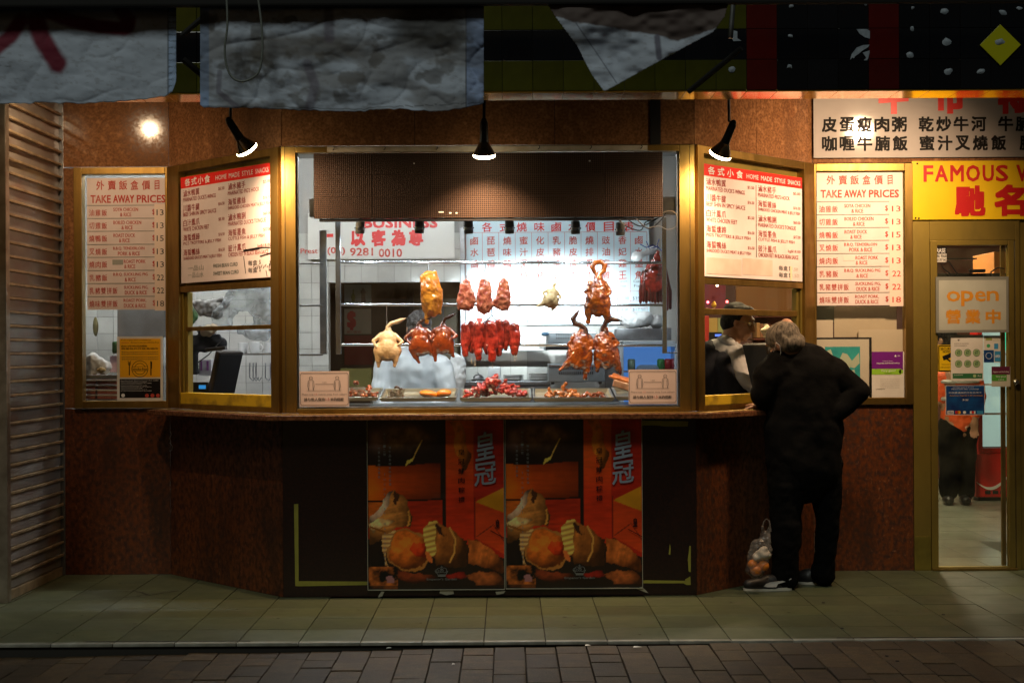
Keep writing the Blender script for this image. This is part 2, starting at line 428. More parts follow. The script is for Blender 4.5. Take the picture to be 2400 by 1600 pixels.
# ------------------------------------------------------------ organic shapes: closed lumps joined into one skin
def _ico(M, sub=2):
    bm = bmesh.new(); bmesh.ops.create_icosphere(bm, subdivisions=sub, radius=1.0, matrix=M); return bm
def blob(name, prims, vox, m, parent=None, smooth=3, noise=None, M=ID, zs=1.0, **kw):
    """prims: ('e', centre, radii[, euler]) ellipsoid, ('c', p0, p1, r0, r1[, flat]) tapered limb, ('t', pts, radii) bent limb"""
    mb = MB(M)
    for p in prims:
        if p[0] == 'e':
            rot = Euler(p[3]).to_matrix().to_4x4() if len(p) > 3 else ID
            mb.bm(_ico(Matrix.Translation(p[1]) @ rot @ Matrix.Diagonal((*p[2], 1)), 3))
        elif p[0] == 'c':
            a, b = Vector(p[1]), Vector(p[2]); d = b - a; L = d.length; r0, r1 = p[3], p[4]
            yw = Vector((0, 1, 0)); zz = d.normalized(); yw = yw - zz * zz.dot(yw)
            yw = yw.normalized() if yw.length > .25 else (Vector((0, 0, 1)) - zz * zz.z).normalized(); xw = yw.cross(zz)
            q = Matrix(((xw.x, yw.x, zz.x, 0), (xw.y, yw.y, zz.y, 0), (xw.z, yw.z, zz.z, 0), (0, 0, 0, 1))); fl = p[5] if len(p) > 5 else 1.0
            pr = [(r0 * math.sin(t), -r0 * math.cos(t)) for t in (0.02, .5, 1.0, 1.5)] + [(r1 * math.sin(t), L - r1 * math.cos(t)) for t in (1.6, 2.1, 2.6, 3.12)]
            mb.lathe(pr, 16, Matrix.Translation(a) @ q @ Matrix.Diagonal((1, fl, 1, 1)))
        elif p[0] == 't':
            pts, rs = p[1], p[2]
            a, b = Vector(pts[0]), Vector(pts[-1])
            mb.tube(pts, list(rs), 12)
            for w, rr in zip(pts, rs): mb.bm(_ico(Matrix.Translation(w) @ Matrix.Diagonal((rr, rr, rr, 1)), 2))
        elif p[0] == 'b':  # box
            mb.ob(*p[1], rot=p[2] if len(p) > 2 else (0, 0, 0))
    me = bpy.data.meshes.new(name); me.from_pydata([tuple(v) for v in mb.v], [], mb.f)
    o = bpy.data.objects.new('tmp', me); COL.objects.link(o)
    rm = o.modifiers.new('r', 'REMESH'); rm.mode = 'VOXEL'; rm.voxel_size = vox
    if smooth: sm = o.modifiers.new('s', 'SMOOTH'); sm.factor = .5; sm.iterations = smooth
    me2 = bpy.data.meshes.new_from_object(o.evaluated_get(bpy.context.evaluated_depsgraph_get()))
    bpy.data.objects.remove(o); bpy.data.meshes.remove(me)
    if noise:                                   # list of (frequency, amplitude)
        n = len(me2.vertices); co = np.empty(n * 3); me2.vertices.foreach_get('co', co); co = co.reshape(-1, 3)
        nr = np.empty(n * 3); me2.vertices.foreach_get('normal', nr); nr = nr.reshape(-1, 3)
        for fq, am in noise:
            d = np.array([mnoise.noise(Vector((c[0], c[1], c[2] * zs)) * fq) for c in co]) * am
            co = co + nr * d[:, None]
        me2.vertices.foreach_set('co', co.ravel()); me2.update()
    me2.name = name
    o = place(name, me2, parent, [m], True)
    return tag(o, **kw)
# ============================================================ GROUND
TILE = mat('footpath tile', (.084, .098, .050), .36, 0, (.052, .061, .032), 3.5, cr=(.3, .75), bump=.08, bs=140, rnd=.14, world=True, rough2=.6, speck=(9, (.09, .085, .06), .62, .8))
PAVE = mat('street paver', (.058, .036, .014), .62, 0, (.030, .019, .008), 16, bump=.35, bs=150, rnd=.48, world=True, speck=(120, (.13, .11, .08), .6, .75))
GROUT = mat('dark joint', (.016, .014, .010), .8)
KERB = mat('kerb nosing', (.34, .34, .30), .4, 0, (.2, .2, .17), 12)
fp = tag(empty('footpath', (0, 7.85, 0)), kind='structure')
MB().box(-3.4, 3.7, 6.815, 9.05, -.30, -.010).build('bed', GROUT, fp)
TP = .2985
t0 = None
rt = random.Random(3)
for j in range(7):
    for i in range(-11, 13):
        x = i * TP + .035; y = 6.835 + j * TP + TP / 2
        if y > 8.05 and XLF + .25 < x < XRF - .25: continue
        if x < -2.98 or x > 3.4: continue
        if t0 is None:
            t0 = MB().box(x - TP / 2 + .0026, x + TP / 2 - .0026, y - TP / 2 + .0026, y + TP / 2 - .0026, -.03, 0, .0012).build('tile', TILE, fp)
            base = WORLD_LOC[t0.name].copy(); bx, by = x, y
        else:
            share(t0, (x, y, base.z + rt.uniform(-.0012, 0)), fp, rot=(rt.uniform(-.0015, .0015), rt.uniform(-.0015, .0015), 0))
kb = tag(empty('kerb', (0, 6.82, 0)), kind='structure')
for i in range(-24, 25):
    x = i * .1493 + .035
    if i % 2: continue
    MB().box(x - .1478, x + .1478, 6.792, 6.833, -.016, .0008, .004).build('nosing', KERB, kb)
MB().box(-3.4, 3.7, 6.806, 6.815, -.20, -.016).build('riser', mat('dark kerb riser', (.02, .018, .015), .7), kb)
st = tag(empty('street', (0, 6.2, -.05)), kind='structure')
def street_z(x): return -.062 + max(0, min(1, (x + 2.6) / 4.3)) * .060
MB().add([(-6, 2, -.09), (6, 2, -.09), (6, 6.806, -.012), (6, 6.806, -.012), (-6, 6.806, -.09)], [(0, 1, 2, 4)]).build('street_bed', GROUT, st)
pv = None
for i in range(-19, 20):
    x = i * .1475 + .01
    y = 6.79 - rt.choice([0, .07, .14, .2])
    y1 = 6.79
    first = True
    while y1 > 5.9:
        L = rt.choice([.12, .16, .2, .28, .28]) if first else rt.choice([.16, .22, .28, .28, .28, .28])
        first = False
        y0 = y1 - L
        zz = street_z(x) + rt.uniform(-.004, .002)
        if pv is None:
            pv = MB().box(x - .0710, x + .0710, y0, y0 + .28, zz - .05, zz, .003).build('paver', PAVE, st); pw = WORLD_LOC[pv.name].copy()
            L0 = .28; y1 = y0; continue
        share(pv, (x, (y0 + y1) / 2, zz - .05), st, rot=(rt.uniform(-.012, .012), rt.uniform(-.012, .012), 0), scale=(1, (L - .006) / .28, 1))
        y1 = y0
MB().box(-30, 30, -12, 2.0, -.3, -.08).build('street_far', mat('asphalt', (.05, .05, .048), .8, bump=.3, bs=90), st)
crack = mat('dark stain', (.035, .03, .02), .7)
q = MB()
for a, b, w in [((310, 1383), (352, 1394), 3), ((352, 1394), (418, 1384), 2.5), ((288, 1400), (350, 1393), 2)]:
    for k in range(6):
        f0, f1 = k / 6, (k + 1) / 6
        p0 = P(a[0] + (b[0] - a[0]) * f0, a[1] + (b[1] - a[1]) * f0 + rt.uniform(-1, 1), 1); p1 = P(a[0] + (b[0] - a[0]) * f1, a[1] + (b[1] - a[1]) * f1 + rt.uniform(-1, 1), 1)
        c0 = [HC and Vector((p.x, 1, p.z - HC)) for p in (p0, p1)]
        g = [Vector((c.x * (-HC / c.z), -HC / c.z, .0012)) for c in c0]
        ww = .006 * w * rt.uniform(.4, 1)
        q.add([(g[0].x, g[0].y - ww, .0012), (g[1].x, g[1].y - ww, .0012), (g[1].x, g[1].y + ww, .0012), (g[0].x, g[0].y + ww, .0012)], [(0, 1, 2, 3)])
q.build('stain', crack, fp, kind='structure')
q = MB()
for i in range(70):
    x, y = rt.uniform(-2.8, 3.2), rt.uniform(6.9, 8.7); r_ = rt.uniform(.003, .011)
    if y > 8.0 and XLF < x < XRF: continue
    q.add([(x + r_ * math.cos(t) * rt.uniform(.7, 1.3), y + r_ * math.sin(t) * rt.uniform(.7, 1.3), .0016) for t in (0, 1, 2, 3, 4, 5)], [(0, 1, 2, 3, 4, 5)])
q.build('grime_spots', crack, fp, kind='stuff')
q = MB()
for x0, x1 in ((-2.05, -1.5), (-1.5, -1.25), (1.6, 2.2), (2.15, 2.6)):
    q.box(x0, x1, 6.836 + rt.uniform(0, .006), 6.85, -.001, .0014)
q.build('worn_edge', crack, fp, kind='structure')
def ground(px, py, z=0.0):
    a, b = ray(px, py); t = (z - HC) / b
    return Vector((a * t, t, z))
for i, (px, py, w) in enumerate([(430, 1521, .035), (602, 1520, .02), (1378, 1512, .015), (1494, 1516, .022), (1063, 1556, .008), (912, 1518, .014)]):
    g = ground(px, py, -.03); z = street_z(g.x) + .004
    g = ground(px, py, z)
    MB().add([(g.x - w, g.y - .006, z), (g.x + w, g.y - .01, z + .004), (g.x + w * .8, g.y + .008, z + .001), (g.x - w * .7, g.y + .01, z + .005), (g.x, g.y, z + .007)],
        [(0, 1, 4), (1, 2, 4), (2, 3, 4), (3, 0, 4), (0, 3, 2, 1)]).build('paper_scrap', PAPER, None, label=['white scrap of paper in the gutter under the shutter end', 'smaller pale scrap in the gutter below the stone corner',
        'curled pale scrap by the kerb below the posters', 'crumpled pale scrap by the kerb beside a curled one', 'tiny white fleck on the street pavers', 'thin pale scrap by the kerb below the left poster'][i], cat='litter')
for i, (px, py) in enumerate([(2211, 1440), (1973, 1472), (2078, 1537), (2103, 1549), (1930, 1412)]):
    z = 0 if py < 1500 else street_z(1.5) + .003
    g = ground(px, py, z)
    MB(Matrix.Translation(g)).lathe([(.010, 0.001), (.008, .004), (0, .005)], 7).build('gum_spot', BLACKM, None, label='small dark gum spot stuck flat on the paving', cat='gum', group='gum spots on the ground')

# ============================================================ SHOP FRONT
ZT, ZB, ZS = 2.575, 1.052, 1.05
shop = empty('shop_front', (-.1, 8.5, 0), 'corner-cut shop front of brown polished stone with gold framed windows above a stone counter', 'shop front')
def panel(pl, s0, s1, z0, z1, m, name='stone_panel', g=.0015, th=.03):
    return MB(pl.M).box(s0 + g, s1 - g, 0, th, z0 + g, z1 - g).build(name, m, shop)
for pl in (FR, LC, RC, BL):
    MB(pl.M).box(0, pl.len, .031, .045, 0, ZB - .02).build('backing', BLACKM, shop)
    MB(pl.M).box(0, pl.len, .031, .045, ZT + .005, 3.7).build('backing', BLACKM, shop)
fx = lambda px, y=300: FR.hit(px, y)[0]
for a, b in ((661, 972), (972, 1300), (1300, 1524), (1548, 1627)):
    panel(FR, max(0, fx(a)), min(FR.len, fx(b)), ZT + .003, 3.6, GRAN)
MB(FR.M).box(fx(1524), fx(1548), -.012, .02, ZT + .004, 3.6).build('post', BLACK, shop)
for a, b in ((0, .5), (.5, 1)):
    panel(LC, LC.len * a, LC.len * b, ZT + .003, 3.6, GRAN); panel(RC, RC.len * a, RC.len * b, ZT + .003, 3.6, GRAN)
panel(BL, 0, BL.len, ZT + .003, 3.6, GRAN); panel(BR, 0, BR.hit(2138, 500)[0], ZT + .003, 3.6, GRAN)
for pl in (LC, RC):
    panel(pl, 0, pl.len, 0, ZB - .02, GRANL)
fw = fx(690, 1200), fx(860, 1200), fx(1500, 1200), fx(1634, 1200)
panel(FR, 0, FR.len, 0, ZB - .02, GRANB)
bl_split = BL.hit(175, 700)[0]
panel(BL, 0, BL.len, 0, ZB - .001, GRANL); panel(BL, 0, bl_split, ZB, ZT, GRAN)
sB = BR.hit(2141, 1100)[0]
panel(BR, 0, sB, 0, ZB - .001, GRANL)
# stone counter shelf following the three faces
def off_pts(d):
    a = LC.a + LC.n * d; b1 = LC.a + LC.d * LC.len + LC.n * d
    def isect(p, dp, q, dq):
        t = ((q.x - p.x) * dq.y - (q.y - p.y) * dq.x) / (dp.x * dq.y - dp.y * dq.x); return p + dp * t
    pF = FR.a + FR.n * d
    c1 = isect(a, LC.d, pF, FR.d); c2 = isect(pF, FR.d, RC.a + RC.n * d, RC.d); e = RC.a + RC.d * RC.len + RC.n * d
    return [a, c1, c2, e]
def shelf(d0, d1, z0, z1, m, name):
    o = off_pts(d1); i = off_pts(d0); pts = [(p.x, p.y) for p in o] + [(p.x, p.y) for p in reversed(i)]
    k = len(pts); q = MB()
    fs = [(0, 1, 6, 7), (1, 2, 5, 6), (2, 3, 4, 5)]
    q.add([(x, y, z0) for x, y in pts] + [(x, y, z1) for x, y in pts], [tuple(reversed(f)) for f in fs] + [tuple(j + k for j in f) for f in fs] + [(j, (j + 1) % k, (j + 1) % k + k, j + k) for j in range(k)])
    o = q.build(name, m, shop); bv = o.modifiers.new('b', 'BEVEL'); bv.width = .004; bv.segments = 2; bv.limit_method = 'ANGLE'
SHELFM = mat('stone counter', (.21, .085, .038), .22, 0, (.085, .032, .015), 60, (1, 1, 1), (.38, .62), world=True)
shelf(-.04, .165, ZS - .034, ZS - .003, SHELFM, 'counter_shelf')
shelf(.02, .13, ZS - .002, ZS + .0005, BRASS, 'shelf_strip')

# ---- window frames
def frame(pl, s0, s1, z0, z1, wl, wr, wt, wb, out=.02, inn=.06, name='window_frame', m=BRASS, parent=None):
    q = MB(pl.M); c = .003
    q.box(s0, s0 + wl, -out, inn, z0, z1, c); q.box(s1 - wr, s1, -out, inn, z0, z1, c)
    q.box(s0 + wl + .0005, s1 - wr - .0005, -out + .002, inn, z1 - wt, z1, c); q.box(s0 + wl + .0005, s1 - wr - .0005, -out + .002, inn, z0, z0 + wb, c)
    return q.build(name, m, parent or shop)
def pane(pl, s0, s1, z0, z1, y, fr, m=GLASS):
    return MB(pl.M).box(s0, s1, y, y + .005, z0, z1).build('pane', m, fr)
# centre
W1, W2 = fx(695, 650), fx(1592, 650)
fr_c = frame(FR, .004, FR.len - .004, ZB, ZT, W1 - .004, FR.len - .004 - W2, .036, .024)
pane(FR, W1 - .004, W2 + .004, ZB + .02, ZT - .03, .022, fr_c)
q = MB(FR.M)
for s in (W1, W2 - .012): q.box(s, s + .012, -.004, .02, ZB + .024, ZT - .036, .002)
q.box(W1 + .012, W2 - .012, -.004, .02, ZB + .024, ZB + .036, .002)
q.build('inner_trim', STEELD, fr_c)
for a, b in ((W1 - .062, W1 - .060), (W2 + .060, W2 + .062)):
    MB(FR.M).box(a, b, -.023, -.0195, ZB, ZT).build('joint', BLACKM, fr_c)
q = MB(FR.M)                                                  # white curtain rail under the head with hooks
q.box(fx(768), fx(1516), -.030, -.022, ZT - .034, ZT - .006)
q.build('top_strip', mat('dirty white strip', (.6, .55, .45), .5, 0, (.4, .33, .22), 8), fr_c)
for px in (784, 903, 1025, 1263, 1384, 1502):
    MB(FR.M).tube([(fx(px), -.034, ZT - .006), (fx(px) + .004, -.040, ZT - .016), (fx(px) - .006, -.038, ZT - .026), (fx(px), -.034, ZT - .02)], .0025, 6).build('hook', BLACKM, fr_c)
# left flat window
b0, b1 = BL.hit(175, 600)[0], BL.len - .004
fr_l = frame(BL, b0, b1, ZB, ZT, BL.hit(194, 600)[0] - b0, b1 - BL.hit(389, 600)[0], .043, .046)
pane(BL, b0 + .03, b1 - .01, ZB + .03, ZT - .03, .03, fr_l)
# right flat window
c0, c1 = .004, BR.hit(2138, 600)[0]
fr_r = frame(BR, c0, c1, ZB, ZT, BR.hit(1912, 600)[0] - c0, c1 - BR.hit(2120, 600)[0], .048, .043)
pane(BR, c0 + .01, c1 - .03, ZB + .03, ZT - .03, .03, fr_r)
# angled windows with sashes
def angled(pl, flip, header):
    L = pl.len
    g = lambda px, py: pl.hit(px, py)
    if not flip:
        a, b = g(425, 600)[0], g(640, 600)[0]
    else:
        a, b = g(1645, 600)[0], g(1880, 600)[0]
    f = frame(pl, .004, L - .004, ZB, ZT, a - .004, L - .004 - b, .045, .03)
    return f, a, b
fr_la, la, lb = angled(LC, False, None)
fr_ra, ra, rb = angled(RC, True, None)
def rail(pl, s0, s1, z0, z1, fr, y0=-.012, y1=.03, m=BRASS, name='sash_rail'):
    return MB(pl.M).box(s0, s1, y0, y1, z0, z1, .003).build(name, m, fr)
zl = lambda y, x=640: LC.hit(x, y)[1]
zr = lambda y, x=1646: RC.hit(x, y)[1]
rail(LC, la, lb, zl(672), zl(657), fr_la)
rail(LC, la + .03, lb, zl(770), zl(760), fr_la, .01, .045)
rail(LC, la + .02, la + .05, ZB + .05, zl(672), fr_la, .012, .05, BRASSD, 'jamb')
rail(LC, la, la + .018, ZB + .05, zl(672), fr_la, 0, .055, BRASSD, 'jamb')
pane(LC, la + .04, lb, zl(760), zl(672), .028, fr_la)
MB(LC.M).box(la + .002, lb - .002, -.014, .05, ZB + .03, zl(926), .004).build('sill', YPAINT, fr_la)
rail(RC, ra, rb - .01, zr(665), zr(651), fr_ra)
rail(RC, ra, rb - .04, zr(736), zr(722), fr_ra, .01, .045)
rail(RC, rb - .045, rb - .022, ZB + .05, zr(665), fr_ra, .012, .05, BRASSD, 'jamb')
rail(RC, rb - .018, rb, ZB + .05, zr(651), fr_ra, 0, .055, BRASSD, 'jamb')
pane(RC, ra, rb - .045, zr(722), zr(665), .028, fr_ra)
MB(RC.M).box(ra + .002, rb - .002, -.014, .05, ZB + .03, zr(927), .004).build('sill', YPAINT, fr_ra)
MB(LC.M).box(la + .001, lb - .001, .034, .040, zl(668), ZT - .046).build('head_filler', BRASSD, fr_la)  # filler added behind each snack board to close off the bright gap
MB(RC.M).box(ra + .001, rb - .001, .034, .040, zr(660), ZT - .046).build('head_filler', BRASSD, fr_ra)
# ---- gold clad wall and door on the right
clad = empty('cladding_wall', (2.7, YB, 0), 'tarnished gold metal cladding around the glass door at the right end', 'wall')
d0, d1 = BR.hit(2181, 900)[0], BR.hit(2380, 900)[0]
zdt = HC + ray(2250, 564)[1] * YB
for s0, s1, z0, z1 in ((sB + .002, d0 - .002, 0, ZT + .02), (d0 - .001, d1 + .001, zdt + .002, ZT + .02), (d1 + .002, d1 + .03, 0, zdt + .5)):
    MB(BR.M).box(s0, s1, -.004, .06, z0, z1, .002).build('cladding_panel', BRASSD, clad)
MB(BR.M).box(sB + .004, d0 - .004, -.007, -.004, .0, .215, .001).build('kick_plate', mat('worn kick plate', (.42, .33, .06), .3, .7, (.2, .16, .04), 6), clad)
MB(BR.M).box(d1 + .035, d1 + .09, .01, .06, 0, ZT, .003).build('cladding_panel', BRASSD, clad)
MB(BR.M).box(d1 + .09, d1 + .6, .03, .04, .1, 2.3).build('cladding_panel', mat('dark red door', (.25, .01, .01), .3), clad)
MB(BR.M).box(c1 + .001, 1.9, .061, .09, ZT + .02, 3.7).build('backing', BLACKM, clad)
door = empty('glass_door', BR.M @ Vector(((d0 + d1) / 2, 0, 0)), 'glass door with gold metal frame, stickers and an open sign', 'door')
zgt = HC + ray(2250, 575)[1] * YB
gl0, gl1 = BR.hit(2197, 900)[0], BR.hit(2363, 900)[0]
zth = .022
q = MB(BR.M)
q.box(d0, gl0, -.012, .04, .0, zdt, .003); q.box(gl1, d1 - .008, -.012, .04, 0, zdt, .003)
q.box(gl0 + .0005, gl1 - .0005, -.010, .04, zgt, zdt, .003); q.box(gl0 + .0005, gl1 - .0005, -.012, .04, .004, zth, .003)
q.build('door_frame', BRASSD, door)
MB(BR.M).box(gl1 - .03, gl1 - .002, .041, .06, zth, zgt, .003).build('stile', BRASS, door)
MB(BR.M).box(d0, d1, -.03, -.013, .001, .014, .002).build('threshold', BRASS, door)
MB(BR.M).box(gl0, gl1, .012, .017, zth, zgt).build('pane', GLASSD, door)
k = BR.hit(2391, 895)
MB(BR.M @ Matrix.Translation((k[0] - .03, -.02, k[1])) @ Matrix.Rotation(R(90), 4, 'X')).lathe([(.02, -.012), (.02, 0), (.012, .012), (0, .012)], 16).build('lock', STEEL, door, smooth=True)

# ============================================================ SHUTTER (neighbouring shop, turned into the street)
SLAT = mat('grey translucent slat', (.36, .33, .305), .28, .1, (.22, .19, .165), 4, (1, 1, 3), (.3, .7), coat=.3, speck=(2.2, (.24, .13, .09), .52, .74), rnd=.12, world=True)
RIB = mat('dirty aluminium rib', (.60, .47, .29), .42, .5, (.34, .25, .15), 9, world=True)
sh = empty('roller_shutter', (SH.a.x, 8.42, 0), 'closed roller shutter of grey slats and metal ribs on the neighbouring shop', 'shutter')
PITCH = .0795
s_slat = s_rib = None
z = .06
MB(SH.M).box(.03, SH.len - .02, -.006, .03, .0, .055, .004).build('bottom_bar', RIB, sh)
n = 0
while z < 3.3:
    if s_slat is None:
        s_slat = MB(SH.M).box(.04, SH.len - .01, .008, .018, z, z + PITCH - .012, .001).build('slat', SLAT, sh)
        q = MB(SH.M); q.poly([(0, 0)], 0, 0) if False else None
        q = MB(SH.M)
        q.box(.04, SH.len - .01, -.012, .012, z + PITCH - .019, z + PITCH - .003, .004)
        s_rib = q.build('rib', RIB, sh)
        zs, zr_ = WORLD_LOC[s_slat.name].copy(), WORLD_LOC[s_rib.name].copy(); za = z
    else:
        share(s_slat, zs + Vector((0, 0, z - za)), sh); share(s_rib, zr_ + Vector((0, 0, z - za)), sh)
    z += PITCH; n += 1
MB(SH.M).box(-.02, .038, -.03, .06, 0, 3.4, .006).build('guide_post', ALU, sh)
MB(SH.M).box(SH.len - .012, SH.len - .002, -.02, .02, 0, 3.4, .002).build('guide_channel', STEELD, sh)
q = SH.hit(107, 1072); MB(SH.M).box(q[0] - .03, q[0] + .03, -.008, .0075, q[1] - .012, q[1] + .014, .002).build('lock_plate', ALU, sh)
MB().box(-3.6, -2.87, 7.93, 9.3, 0, 3.7).build('neighbour_wall', mat('neighbour wall', (.2, .18, .15), .7), None, label='plain wall behind the roller shutter of the neighbouring shop', cat='wall')

# ============================================================ TILED FASCIA above
FY = 7.0
TY = mat('yellow green glazed tile', (.070, .072, .006), .2, 0, (.045, .046, .005), 7, rnd=.15, coat=.1)
TK = mat('black glazed tile', (.007, .0075, .010), .14, rnd=.2, coat=.2)
TR_ = mat('dark red glazed tile', (.085, .006, .005), .18, 0, (.05, .004, .004), 5, rnd=.12)
TU = mat('yellow glazed soffit tile', (.80, .48, .08), .12, .7, (.62, .34, .05), 6, rnd=.1)
JO = mat('tile joint', (.02, .02, .015), .7)
fa = empty('tiled_fascia', (0, FY, 2.67), 'fascia beam clad in yellow, black and dark red glazed tiles above the shop', 'fascia')
fz0 = HC + ray(1700, 211.5)[1] * FY; pitch = 71.6 / FPX * FY; fx0 = P(1749.8, 150, FY).x
MB().box(-3.6, 3.6, FY + .012, FY + .20, fz0 + .004, 3.95).build('beam', JO, fa)
proto = {}
def ftile(i, j, m, under=False):
    x = fx0 + i * pitch
    key = (m.name, under)
    if under: loc = Vector((x + pitch / 2, FY + .006 + .1, fz0 - .008))
    else: loc = Vector((x + pitch / 2, FY + .006, fz0 + j * pitch + .001))
    if key not in proto:
        if under: proto[key] = MB().box(x + .001, x + pitch - .001, FY + .001, FY + .205, fz0 - .008, fz0, .001).build('soffit_tile', m, fa)
        else: proto[key] = MB().box(x + .0012, x + pitch - .0012, FY, FY + .012, loc.z, loc.z + pitch - .0024, .0012).build('tile', m, fa)
    else: share(proto[key], loc, fa, rot=(rt.uniform(-.004, .004), 0, rt.uniform(-.004, .004)))
for i in range(-25, 11):
    for j in range(0, 5):
        if i < 0: m = TK if j == 1 else TY
        elif i in (0, 4): m = TR_
        else: m = TK
        ftile(i, j, m)
    ftile(i, 0, TU, True)
dm = P(2344, 106, FY - .006)
MB(Matrix.Translation(dm) @ Matrix.Rotation(R(45), 4, 'Y')).box(-.072, .072, -.004, .004, -.072, .072, .001).build('diamond_tile', mat('bright yellow green tile', (.46, .45, .01), .3), fa)
GLUE = mat('dried glue', (.36, .42, .5), .6, 0, (.2, .24, .3), 30)
for cx, cy, w, h in [(738, 45, 16, 11), (1243, 32, 10, 10), (733, 247, 18, 13), (727, 457, 18, 16), (1563, 57, 11, 11), (1783, 82, 28, 20), (2178, 88, 26, 14), (1563, 198, 15, 16), (1795, 288, 32, 24), (1545, 378, 25, 21), (1807, 488, 29, 23),
                     (2030, 487, 30, 17), (2155, 290, 34, 20), (335, 475, 23, 22), (2290, 60, 18, 10)]:
    c = P(1600 + cx / 2.904, cy / 2.904, FY)
    k = FY / FPX / 2.904
    q = MB(Matrix.Translation((c.x, FY - .003 - (.008 if cx == 2155 else 0), c.z)) @ Matrix.Rotation(R(90), 4, 'X') @ Matrix.Rotation(R(rt.uniform(-25, 25)), 4, 'Z'))
    pr = [(w * k * .95, -.003), (w * k, .0), (w * k * .6, .004), (0, .005)]
    kk = h / w
    q.M = q.M @ Matrix.Diagonal((1, kk, 1, 1)); q.lathe(pr, 11)
    q.v = [v + Vector((mnoise.noise(v * 60) * .006, 0, mnoise.noise(v * 60 + Vector((9, 9, 9))) * .006)) for v in q.v]
    q.build('glue_blob', GLUE, fa, smooth=True)
def glue_shape(pts):
    q = MB(); w = [P(1600 + x / 2.904, y / 2.904, FY - .004) for x, y in pts]
    q.poly([(a.x, a.z) for a in w], FY - .005, FY + .001); q.build('glue_patch', GLUE, fa)
glue_shape([(1183, 200), (1255, 200), (1274, 212), (1274, 265), (1240, 255), (1205, 232)])
glue_shape([(1140, 408), (1150, 370), (1185, 325), (1230, 308), (1272, 306), (1262, 322), (1225, 345), (1195, 370), (1172, 385), (1165, 400), (1158, 392)])
glue_shape([(1225, 360), (1272, 345), (1272, 360), (1262, 400), (1255, 412), (1232, 412), (1250, 396), (1238, 378)])
glue_shape([(330, 205), (372, 215), (372, 262), (400, 280), (345, 282), (325, 240)])
# awning bracket
def bar(p0, p1, r, name, m, **kw):
    return MB().tube([p0, p1], r, 8).build(name, m, None, smooth=True, **kw)
bar(P(1600 + 40 / 2.904, 625 / 2.904, FY - .04), P(1600 + 400 / 2.904, 330 / 2.904, FY - .25), .014, 'awning_bracket', BLACKM, label='dark diagonal awning bracket over the yellow tiles, right of the torn banner', cat='bracket')
bar(P(1712, 90, 6.6), P(1722, -40, 6.6), .012, 'awning_bracket', STEELD, label='short upright awning bar at the top beside the red tiles', cat='bracket')
bar(P(430, 140, 6.7), P(520, 215, 6.7), .015, 'awning_bracket', BLACKM, label='dark awning bracket low in the gap between the first and second banner', cat='bracket')
bar(P(425, 85, 6.7), P(500, 20, 6.7), .013, 'awning_bracket', BLACKM, label='dark awning bracket high in the gap between the first and second banner', cat='bracket')
tag(MB().box(-3.6, 3.6, 7.2, 9.6, 3.62, 3.72).build('soffit', mat('dark soffit', (.03, .025, .02), .8), None), kind='structure')
MB().box(-3.3, 3.3, 6.37, 6.41, P(0, 8, 6.3).z, P(0, -60, 6.3).z, .01).build('awning_beam', BLACKM, None, label='black awning roller beam along the top edge holding the banners', cat='awning')

# ============================================================ BANNERS (stained cloth, shade painted in at the top)
CLOTH = mat('stained white cloth', (.5, .5, .5), .75, vcol=True, bump=.05, bs=220)
def lam(c): return np.array(c, float)
def mixc(c, m, d): m = np.clip(m, 0, 1)[:, None]; return c * (1 - m) + lam(d) * m
def banner(edge, ny, y0, D, colfn, name, label, fold=.02, seed=0, nx=150):
    """edge: list of (px, py_bottom); top row py y0"""
    xs = np.array([e[0] for e in edge], float); ys = np.array([e[1] for e in edge], float)
    def pos(u, v):
        px = xs[0] + (xs[-1] - xs[0]) * u
        yb = np.interp(px, xs, ys) + (fbm(px / 14 + seed, v * 0, 2) - .5) * 5
        py = yb + (y0 - yb) * v
        d = D + (fbm(px / 120 + seed, py / 70, 4) - .5) * fold * 1.6 + (fbm(px / 50 + seed, py / 45 + 3, 3) - .5) * fold * .14 + ((1 - np.abs(2 * fbm(px / 130 + seed, (py + px * .3) / 80 + 5, 2) - 1)) ** 7) * fold * .30 + ((1 - np.abs(2 * fbm(px / 60 + seed + 9, (py - px * .2) / 48 + 5, 2) - 1)) ** 8) * fold * .10 + v * .02
        a = (px - VX - TH * (py - VY)) / FPX; b = -(py - VY + TH * (px - VX)) / FPX
        return np.stack([a * d, d, HC + b * d], 1)
    def cf(u, v):
        px = xs[0] + (xs[-1] - xs[0]) * u; yb = np.interp(px, xs, ys); py = yb + (y0 - yb) * v
        return colfn(px, py, u, v)
    return painted(name, pos, nx, ny, cf, CLOTH, thick=.0015, label=label, cat='banner')
def base_cloth(px, py, s):
    n = fbm(px / 60 + s, py / 40, 4); n2 = fbm(px / 12 + s, py / 5, 3)
    c = lam((.52, .60, .76))[None, :] * (0.8 + .3 * n)[:, None]
    c = mixc(c, sstep(.60, .76, n2) * .35, (.22, .22, .24))
    return c
